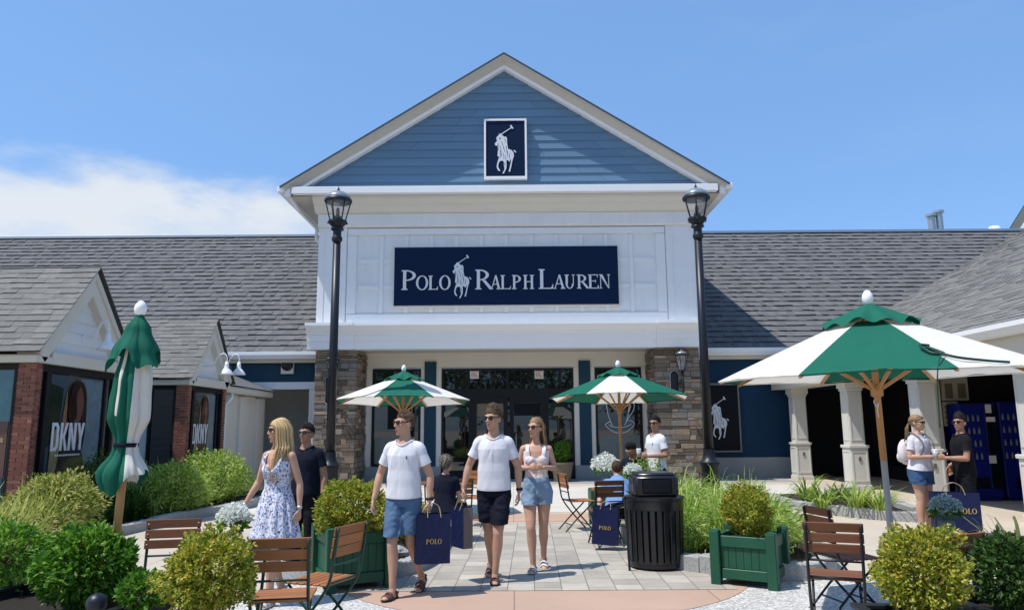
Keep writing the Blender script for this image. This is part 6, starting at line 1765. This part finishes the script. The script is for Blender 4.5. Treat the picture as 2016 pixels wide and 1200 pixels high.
        for s in (-1, 1): m.tube(smoothline([(s * .088, -.118, 1.29), (s * .098, -.088, 1.37), (s * .10, .0, 1.428), (s * .095, .075, 1.37), (s * .09, .112, 1.29)], 6), .017, 8, flat=.3, ref=(1, 0, 0))
        finish(m.mesh('dress', tmat, True), 'dress', tmat, root, k, T)
    # --- bottom
    if bottom:
        m = MB(); fu = 1.0 if sex == 'm' else .97
        top_z = 1.0 if sex == 'm' else 1.06
        zs = [z for z in (.84, .88, .94, 1.0, 1.04, 1.06) if z <= top_z]
        loft(m, [((0, tor_at(sex, max(z, .86))[2], z), tor_at(sex, max(z, .86))[0] * girth + .012, tor_at(sex, max(z, .86))[1] * girth + .016) for z in zs], n=32, xf=T)
        for s in (-1, 1):
            l = lg[s]; hp, kn, an = l['hip'], l['kn'], l['an']
            if bottom == 'pants': limb(m, [hp, hp.lerp(kn, .5), kn, kn.lerp(an, .4), an + V((0, 0, .01))], [.102 * girth, .092, .074, .068, .055], 16, None, 4)
            else:
                fl = .012 if sex == 'm' else .006
                limb(m, [hp, hp.lerp(kn, .4), hp.lerp(kn, .8), kn.lerp(an, .1)], [.102 * girth, .098 * girth + fl * .5, .086 * girth + fl * .8, .086 * girth + fl], 18, None, 4)
        me = union(m, .010, 3); cut(me, T @ V((0, 0, top_z - .005)), T.to_3x3() @ V((0, 0, 1)))
        if bottom == 'shorts': cut(me, (0, 0, bhem), (0, .10, -1))
        if bottom == 'shorts':
            for v in me.vertices:
                if v.co.z < .90: v.co.y -= v.co.y * .16 * math.exp(-(v.co.x / .018) ** 2) * min(1, (.90 - v.co.z) / .08)
        wrinkle(me, .010, 10, seed + 9, 1.3); finish(me, 'shorts' if bottom == 'shorts' else 'trousers', bmat, root, k)
    # --- footwear, watch
    for s in (-1, 1):
        l = lg[s]; toe = l['toe'].normalized(); upf = V((0, 0, 1)); upf = (upf - toe * upf.dot(toe)).normalized(); an = l['an']; q = an - upf * .070; sd = upf.cross(toe)
        m = MB()
        m.tube([q - toe * .078, q - toe * .06, q, q + toe * .08, q + toe * .14, q + toe * .178], [.018, .036, .041, .049, .045, .018], 14, flat=.28, ref=sd)
        sho = finish(m.mesh('sandal', 'sole', True), 'sandal', 'sole' if shoes == 'sandal_brown' else shoes, root, k)
        st = MB()
        for (c, ww, hh, tw) in ((.115, .046, .030, .020), (.065, .046, .046, .020), (-.035, .040, .062, .012)):
            P = [q + toe * (c + .01 * sin(u * 2)) + sd * ww * cos(u) + upf * (.006 + (hh + .006) * sin(u)) for u in [pi * i / 10 for i in range(11)]]
            st.tube(P, tw, 8, flat=.25, ref=toe)
        st.tube([q - toe * .074 + sd * .0 + upf * .04, q - toe * .05 + sd * .036 + upf * .045, q + toe * .0 + sd * .040 + upf * .05], .011, 6, flat=.4); st.tube([q - toe * .074 + upf * .04, q - toe * .05 - sd * .036 + upf * .045, q - sd * .040 + upf * .05], .011, 6, flat=.4)
        finish(st.mesh('strap', shoes, True), 'strap', shoes, sho, k)
    for s, mt_ in (watch or {}).items():
        a = ar_[s]; d = (a['wr'] - a['el']).normalized(); p = a['wr'] - d * .022; m = MB(); m.tube([p - d * .012, p + d * .012], .0315 if sex == 'm' else .026, 16)
        u = V((s, 0, 0)); u = (u - d * u.dot(d)).normalized(); m.tube([p + u * .026, p + u * .038], .019, 12) if mt_ == 'strap' else None
        finish(m.mesh('watch', mt_), 'watch' if mt_ == 'strap' else 'bracelet', mt_, root, k, T)
    return root, k, Hm
def R(d): return radians(d)
def px_at(px, Y): return at(px, 850, Y).x
VOX = .0055
# 1 blonde in floral dress
person('blonde woman in a short floral dress and sunglasses walking left beside the chairs', px_at(551, 7.2) , 7.2, R(-22), 1.70, 'f', 'skin_light', R(-42), R(2), 0, 'long', 'hair_blond',
       {-1: dict(el=(-.245, .02, 1.13), wr=(-.345, -.07, .90), hd=(-.22, -.15, -1)), 1: dict(el=(.225, .05, 1.12), wr=(.255, .02, .88), hd=(.02, -.1, -1))},
       {1: dict(kn=(.06, -.13, .50), an=(.045, -.10, .09)), -1: dict(kn=(-.075, .03, .49), an=(-.07, .20, .12), toe=(-.1, -1, -.35))},
       top='dress', tmat='dress', hem=.605, bottom=None, shoes='sandal_white', seed=3, voxel=VOX, build=1, watch={1: 'silver', -1: 'silver'}, curl=(.35, .4))
# 2 man in dark tee behind her
person('man in a dark navy tee and dark trousers walking behind the blonde woman', px_at(604, 8.7), 8.7, R(-8), 1.66, 'm', 'skin_olive', R(-14), 0, 0, 'short', 'hair_dark', top='tee', tmat='tee_navy', bottom='pants', bmat='pants_dark', shoes='sandal_brown', seed=5, voxel=.007, watch={1: 'strap'})
# 3 man in blue shorts
person('man in a white tee and blue shorts, looking left, carrying a navy shopping bag', px_at(797, 7.5), 7.5, R(-14), 1.765, 'm', 'skin', R(-40), R(1), 0, 'short', 'hair_brown',
       {-1: dict(el=(-.265, .03, 1.14), wr=(-.285, -.07, .905), hd=(-.02, -.2, -1)), 1: dict(el=(.255, .04, 1.13), wr=(.265, .0, .885), hd=(.0, -.05, -1))},
       {-1: dict(kn=(-.055, -.14, .495), an=(-.035, -.155, .085), toe=(-.12, -1, .05)), 1: dict(kn=(.075, .0, .50), an=(.10, .25, .14), toe=(.1, -1, -.45))},
       top='polo', tmat='tee_white', bmat='short_blue', hem=.925, bhem=.585, shoes='sandal_brown', seed=7, girth=.91, voxel=VOX, build=1, watch={1: 'strap'}, curl=(.4, .7), grip=(False, True))
# 4 man in navy shorts
person('man in a white tee and navy shorts, with sunglasses, carrying a small bag', px_at(972, 8.15), 8.15, R(-4), 1.815, 'm', 'skin', R(-30), R(1), 0, 'quiff', 'hair_brown',
       {-1: dict(el=(-.265, .04, 1.15), wr=(-.315, -.02, .93), hd=(-.06, -.1, -1)), 1: dict(el=(.25, .05, 1.13), wr=(.258, .03, .885), hd=(.0, -.1, -1))},
       {1: dict(kn=(.055, -.13, .495), an=(.02, -.12, .085), toe=(.08, -1, .05)), -1: dict(kn=(-.06, -.0, .50), an=(-.055, .25, .14), toe=(-.1, -1, -.45))},
       top='tee', tmat='tee_white', bmat='short_navy', hem=.915, bhem=.59, shoes='sandal_brown', seed=11, girth=.90, voxel=VOX, build=1, watch={1: 'strap'}, curl=(.7, .45), grip=(True, False))
# 5 woman in denim shorts
person('woman in a white tank top and light denim shorts with her hands clasped', px_at(1055, 8.7), 8.7, R(-4), 1.705, 'f', 'skin_light', R(-34), R(0), 0, 'mid', 'hair_ash',
       {-1: dict(el=(-.215, .03, 1.165), wr=(-.085, -.165, 1.175), hd=(.9, -.35, .05), ts=(0, 0, 1), pn=(0, 1, 0)), 1: dict(el=(.215, .03, 1.16), wr=(.095, -.175, 1.18), hd=(-.9, -.30, .05), ts=(0, 0, 1), pn=(0, 1, 0))},
       {-1: dict(kn=(-.065, -.13, .50), an=(-.045, -.12, .085), toe=(-.1, -1, .08)), 1: dict(kn=(.075, -.01, .50), an=(.065, .20, .12), toe=(.12, -1, -.35))},
       top='tank', tmat='lace', bottom='shorts', bmat='denim_light', hem=1.045, bhem=.765, shoes='sandal_white', seed=13, voxel=VOX, build=1, curl=(.35, .35))
# 6 standing man at the stone pillar
c6 = person('man in a white tee and sunglasses standing by the right stone pillar, holding a cup', px_at(1290, 12.2), 12.2, R(-62), 1.76, 'm', 'skin_olive', R(22), R(2), 0, 'short', 'hair_dark',
       {-1: dict(el=(-.22, .0, 1.14), wr=(-.06, -.24, 1.14), hd=(.4, -1, .05), ts=(0, 0, 1), pn=(1, 0, 0)), 1: dict(el=(.225, .02, 1.13), wr=(.12, -.25, 1.12), hd=(-.5, -1, .05), ts=(0, 0, 1), pn=(-1, 0, 0))},
       top='polo', tmat='tee_white', bottom='shorts', bmat='short_navy', hem=.90, seed=17, voxel=.007, curl=(.55, .6), girth=.92)
# 7 woman with backpack
p7x, p7y = px_at(1806, 11.2), 11.2
person('woman in a pale tee and blue denim shorts with a small white backpack', p7x, p7y, R(28), 1.735, 'f', 'skin_light', R(14), R(3), 0, 'pony', 'hair_ash',
       {-1: dict(el=(-.225, .01, 1.13), wr=(-.03, -.24, 1.14), hd=(.6, -1, .1), ts=(0, 0, 1), pn=(1, 0, 0)), 1: dict(el=(.215, -.02, 1.13), wr=(.07, -.26, 1.14), hd=(-.2, -1, .1), ts=(0, 0, 1), pn=(-1, 0, 0))},
       {-1: dict(kn=(-.085, -.02, .495)), 1: dict(kn=(.09, -.01, .495))},
       top='tee', tmat='tee_lilac', bottom='shorts', bmat='denim', hem=.945, bhem=.74, shoes='sandal_white', seed=19, voxel=.007, girth=1.16, curl=(.5, .5))
# 8 man in black
p8x, p8y = px_at(1890, 10.9), 10.9
person('man in a black tee with swept dark hair and glasses turning from the vending machines', p8x, p8y, R(-98), 1.73, 'm', 'skin_olive', R(40), R(-2), 0, 'quiff', 'hair_dark',
       {-1: dict(el=(-.24, .10, 1.13), wr=(-.22, -.10, 1.0)), 1: dict(el=(.225, -.04, 1.12), wr=(.14, -.28, 1.13), hd=(-.25, -1, .12), ts=(0, 0, 1), pn=(-1, 0, 0))},
       top='tee', tmat='tee_black', bottom='pants', bmat='pants_dark', hem=.89, shoes='sandal_brown', seed=23, voxel=.007, curl=(.4, .6))
# seated people
def seat_T(lean, z=-.40, y=0): return Matrix.Translation((0, y, z)) @ Matrix.Translation((0, 0, .93)) @ Matrix.Rotation(lean, 4, 'X') @ Matrix.Translation((0, 0, -.93))
SL = {s: dict(hip=(s * .09, -.02, .53), kn=(s * .13, -.42, .52), an=(s * .13, -.40, .09), toe=(s * .1, -1, 0)) for s in (-1, 1)}
person('grey haired woman in a dark top seated with her back to the walk', px_at(877, 10.75), 10.75, R(165), 1.66, 'f', 'skin_light', R(-25), 0, 0, 'bob', 'hair_grey',
       {s: dict(el=(s * .20, -.05, 1.14), wr=(s * .10, -.25, 1.05), hd=(-s * .5, -1, 0)) for s in (-1, 1)}, SL, seat_T(R(4), -.47), top='tee', tmat='tee_navy', bottom='pants', bmat='pants_dark', hem=.90, seed=29, voxel=.008, shades=False, girth=1.12)
person('seated person in a light blue shirt leaning over the orange table, one arm hanging', px_at(1214, 10.35), 10.42, R(172), 1.70, 'm', 'skin', R(0), R(-20), 0, 'short', 'hair_brown',
       {-1: dict(el=(-.22, -.10, 1.16), wr=(-.12, -.30, 1.16), hd=(.3, -1, 0)), 1: dict(el=(.25, .02, 1.12), wr=(.27, -.02, .90), hd=(0, 0, -1))}, SL, seat_T(R(46), -.43), top='tee', tmat='tee_blue', bottom='pants', bmat='pants_dark', hem=.90, seed=31, voxel=.008, shades=False, curl=(.4, .8), grip=(False, True))
person('seated person in a navy top behind the white flowers, arms resting on the table', px_at(1252, 12.6), 12.7, R(-25), 1.74, 'm', 'skin_olive', R(-20), R(25), 0, 'short', 'hair_dark',
       {s: dict(el=(s * .25, -.16, 1.14), wr=(s * .05, -.34, 1.08), hd=(-s * .7, -1, 0)) for s in (-1, 1)}, SL, seat_T(R(14), -.36), top='tee', tmat='tee_navy', bottom='pants', bmat='pants_dark', hem=.90, seed=37, voxel=.008, shades=False)
p = px_at(1252, 12.6); make_chair('folding chair under the seated person in a navy top', 'wood_dark', 'black_metal', (p, 12.7, 0), R(155), GC)

# ------------------------------------------------------------------ carried things
def bag(label, loc, rz, w, d, h, side='bag_side', text=True, hang=.16, tilt=0, tp=(.08, .42), tw=.46, tx=(0, 0)):
    t = thing('shopping_bag', label, 'shopping bag', loc, rz, 'navy paper shopping bags'); t.rotation_euler = (0, tilt, rz)
    m = MB(); r = random.Random(int(w * 1000)); nx, nz = 8, 10
    def face(y, sg):
        vs = []; fs = []
        for i in range(nz + 1):
            for j in range(nx + 1):
                x = -w / 2 + w * j / nx; z = h * i / nz; q = sin(pi * j / nx) * (i / nz) ** 1.5
                vs.append((x, y + sg * (-.02 * q) + (0 if j in (0, nx) or i in (0, nz) else r.uniform(-.0025, .0025)), z))
        for i in range(nz):
            for j in range(nx): a = i * (nx + 1) + j; fs.append((a, a + 1, a + nx + 2, a + nx + 1))
        m.add(vs, fs)
    face(-d / 2, -1); face(d / 2, 1)
    m.quad((-w / 2, -d / 2, 0), (w / 2, -d / 2, 0), (w / 2, d / 2, 0), (-w / 2, d / 2, 0)); m.build('body', 'bag', t, False)
    m = MB()
    for s in (-1, 1):
        x = s * w / 2; q = x - s * d * .16
        m.add([(x, -d / 2, 0), (q + s * d * .13, 0, 0), (x, d / 2, 0), (x, -d / 2, h), (q, 0, h), (x, d / 2, h)], [(0, 1, 4, 3), (1, 2, 5, 4)])
    m.build('gusset', side, t)
    for y in (-d / 2 - .002, d / 2 + .002):
        m = MB(); yy = y * .25; m.tube(smoothline([(-w * .2, y, h - .035), (-w * .17, yy, h + hang * .6), (-w * .05, yy * .6, h + hang), (w * .05, yy * .6, h + hang), (w * .17, yy, h + hang * .6), (w * .2, y, h - .035)], 6), .005, 6); m.build('handle', 'cord', t, True)
    if text:
        m = MB(); c = [0]; L = w * tw; hh = L * .30
        for ch, a, b in (('P', 0, .22), ('O', .25, .50), ('L', .54, .72), ('O', .75, 1.0)): glyph(m, ch, -L / 2 + a * L + tx[0], -L / 2 + b * L + tx[0], hh, c, h * .40 + tx[1])
        m.v = [(x, -d / 2 - .003 + y * .06, z) for x, y, z in m.v]; m.build('lettering', 'gold', t)
    return t
b1 = at(857, 1112, 7.45); bag('navy shopping bag with gold lettering carried by the man in blue shorts', (b1.x - .03, 7.42, b1.z + .03), R(17), .325, .14, .46, tilt=R(1), hang=.09)
b2 = at(909, 1076, 8.05); bag('narrow navy bag with a grey side carried by the man in navy shorts', (b2.x, 8.05, b2.z), R(-57), .27, .11, .41, 'bag_kraft', False, hang=.12)
b3 = at(1192, 1070, 10.05); bag('navy shopping bag with gold lettering hanging beside the seated person in light blue', (b3.x, 10.05, b3.z), R(-16), .335, .16, .48, tilt=R(3), hang=.06)
b4 = at(1887, 1041, 10.55); bag('big navy shopping bag with gold lettering held at the legs of the man in black', (b4.x - .02, 10.55, b4.z), R(-14), .58, .20, .50, hang=.12, tx=(.12, .02), tw=.40)
t = thing('backpack', 'small white backpack worn by the woman in denim shorts at right', 'backpack', (p7x, p7y, 0), R(28))
m = MB(); m.ell((0, .225, 1.18), (.135, .085, .19), 20, 14); m.v = [(x, y, z + .012 * mnoise.noise(V((x, y, z)) * 14)) for x, y, z in m.v]; bp = m.build('body', 'lace', t, True)
m = MB(); m.ell((0, .295, 1.11), (.095, .04, .085), 16, 10); m.build('pocket', 'tee_white', t, True)
for s in (-1, 1):
    m = MB(); m.tube(smoothline([(s * .08, .17, 1.34), (s * .11, .06, 1.475), (s * .115, -.10, 1.40), (s * .125, -.155, 1.26), (s * .15, -.08, 1.12), (s * .11, .16, 1.05)], 6), .016, 8, flat=.3, ref=(1, 0, 0)); m.build('shoulder_strap', 'curtain', t, True)
Rz = Matrix.Rotation(R(28), 3, 'Z'); o = V((p7x, p7y, 0)) + Rz @ V((.03, -.38, 1.16))
t = thing('camera', 'small black camera held by the woman with the backpack', 'camera', o, R(28)); m = MB(); m.bbox(-.06, .06, -.02, .02, -.035, .04, .008); m.build('body', 'black_plastic', t); m = MB(); m.lathe([(.03, 0), (.03, .04), (.026, .045)], n=16, M=Matrix.Rotation(pi / 2, 4, 'X')); m.build('lens', 'lens', t, 'auto'); m = MB(); m.box(-.03, .03, -.015, .015, .041, .052); m.build('top_plate', 'silver', t)
def cup(label, loc):
    t = thing('drinking_cup', label, 'cup', loc); m = MB(); m.lathe([(.026, -.05), (.038, .06)], n=18); m.build('body', 'clear', t, True); m = MB(); m.lathe([(.024, -.045), (.032, .02)], n=16); m.build('drink', 'boxbrown', t, True); m = MB(); m.lathe([(.040, .06), (.041, .066), (.03, .078)], n=18); m.build('lid', 'tee_white', t, 'auto'); return t
Rz = Matrix.Rotation(R(-62), 3, 'Z'); cup('pale cup in the hands of the man by the stone pillar', V((px_at(1290, 12.2), 12.2, 0)) + Rz @ V((.03, -.37, 1.17)))
Rz = Matrix.Rotation(R(-98), 3, 'Z'); cup('clear cup with a dark drink held by the man in black', V((p8x, p8y, 0)) + Rz @ V((.09, -.40, 1.16)))

# trees across the plaza behind the viewpoint: seen only as dark reflections in the shop glass
def plaza_tree(label, x, y, h, cr, seed):
    r = random.Random(seed); t = thing('broadleaf_tree', label, 'tree', (x, y, 0), 0, 'trees mirrored in the shop glass')
    m = MB(); m.tube(smoothline([(0, 0, 0), (.1, 0, h * .3), (0, .1, h * .6)], 5), [.22 - .012 * i for i in range(11)], 8)
    for k in range(6):
        a = k * 1.05; m.tube(smoothline([(.05, 0, h * .35), (cos(a) * cr * .4, sin(a) * cr * .4, h * .55), (cos(a) * cr * .75, sin(a) * cr * .75, h * .72)], 4), [.09 - .008 * i for i in range(9)], 6)
    m.build('trunk', 'stem', t, True)
    m = MB(); leaves(m, [(p + V((0, 0, h * .62)), d, s_) for p, d, s_ in bush_points(r, 2600, (cr, cr, h * .40), 40, seed, .3)], .42, .26, r); m.build('crown', 'leaf_dark', t, fix=False)
for i, (x, y, h, cr) in enumerate(((-15, -13, 9, 3.6), (-8.5, -16, 10, 4.0), (-2, -14, 9, 3.6), (4, -16, 10.5, 4.2), (10, -14, 9, 3.7), (16, -15, 10, 4.0))):
    plaza_tree('dark leafy tree mirrored in the shop glass', x, y, h, cr, 80 + i)

# ------------------------------------------------------------------ light, sky, camera exposure
SUN = V((-.46, -.20, 1.0)).normalized()
sd_ = bpy.data.lights.new('sun', 'SUN'); sd_.energy = 4.8; sd_.angle = radians(.5); sd_.color = (1, .955, .89)
so = bpy.data.objects.new('sun', sd_); COL.objects.link(so); so.rotation_euler = SUN.to_track_quat('Z', 'Y').to_euler()
w = bpy.data.worlds.new("World"); scene.world = w; w.use_nodes = True; nt = w.node_tree
bg = nt.nodes["Background"]; sky = nt.nodes.new("ShaderNodeTexSky"); sky.sky_type = 'NISHITA'; sky.sun_disc = False
sky.sun_elevation = math.asin(SUN.z); sky.sun_rotation = atan2(SUN.x, SUN.y); sky.air_density = 1.0; sky.dust_density = .6; sky.ozone_density = 2.2
tc = nt.nodes.new("ShaderNodeTexCoord"); sep = nt.nodes.new("ShaderNodeSeparateXYZ"); nt.links.new(tc.outputs["Generated"], sep.inputs[0])
# low cloud bank at left
mp = nt.nodes.new("ShaderNodeMapping"); mp.inputs["Scale"].default_value = (3.2, 3.2, 8.5); mp.inputs["Location"].default_value = (1.4, .3, .55); nt.links.new(tc.outputs["Generated"], mp.inputs[0])
nz = nt.nodes.new("ShaderNodeTexNoise"); nz.inputs["Scale"].default_value = 1.6; nz.inputs["Detail"].default_value = 9; nz.inputs["Roughness"].default_value = .55; nt.links.new(mp.outputs[0], nz.inputs["Vector"])
def mr(s, a, b, c=0, d=1, smooth=True):
    n = nt.nodes.new("ShaderNodeMapRange"); n.interpolation_type = 'SMOOTHSTEP' if smooth else 'LINEAR'
    nt.links.new(s, n.inputs[0])
    for i, v in ((1, a), (2, b), (3, c), (4, d)): n.inputs[i].default_value = v
    return n.outputs[0]
top_ = mr(math_n(nt, 'ADD', sep.outputs["Z"], math_n(nt, 'MULTIPLY', nz.outputs["Fac"], -.16)), .318 - .08, .258 - .08)
side = mr(sep.outputs["X"], -.12, -.30)
dens = mr(nz.outputs["Fac"], .28, .62, .35, .95)
veil = mr(nz.outputs["Fac"], .5, .85, 0, .05)
cf = math_n(nt, 'MULTIPLY', math_n(nt, 'MULTIPLY', top_, side), dens)
cf = math_n(nt, 'MAXIMUM', cf, veil)
gain = nt.nodes.new("ShaderNodeMix"); gain.data_type = 'RGBA'; gain.blend_type = 'MULTIPLY'; gain.inputs[0].default_value = 1
nt.links.new(sky.outputs[0], gain.inputs[6]); gain.inputs[7].default_value = (.95, 1.17, 1.34, 1)
mx = nt.nodes.new("ShaderNodeMix"); mx.data_type = 'RGBA'; nt.links.new(cf, mx.inputs[0]); flat = nt.nodes.new('ShaderNodeMix'); flat.data_type = 'RGBA'; flat.inputs[0].default_value = .55; nt.links.new(gain.outputs[2], flat.inputs[6]); flat.inputs[7].default_value = (1.61, 3.12, 5.97, 1); nt.links.new(flat.outputs[2], mx.inputs[6]); mx.inputs[7].default_value = (5.3, 5.6, 5.95, 1)
nt.links.new(mx.outputs[2], bg.inputs[0]); bg.inputs[1].default_value = .15
scene.view_settings.view_transform = 'Standard'; scene.view_settings.look = 'None'
scene.view_settings.exposure = 0; scene.view_settings.gamma = 1; scene.view_settings.use_curve_mapping = False
scene.cycles.max_bounces = 8; scene.cycles.transparent_max_bounces = 12
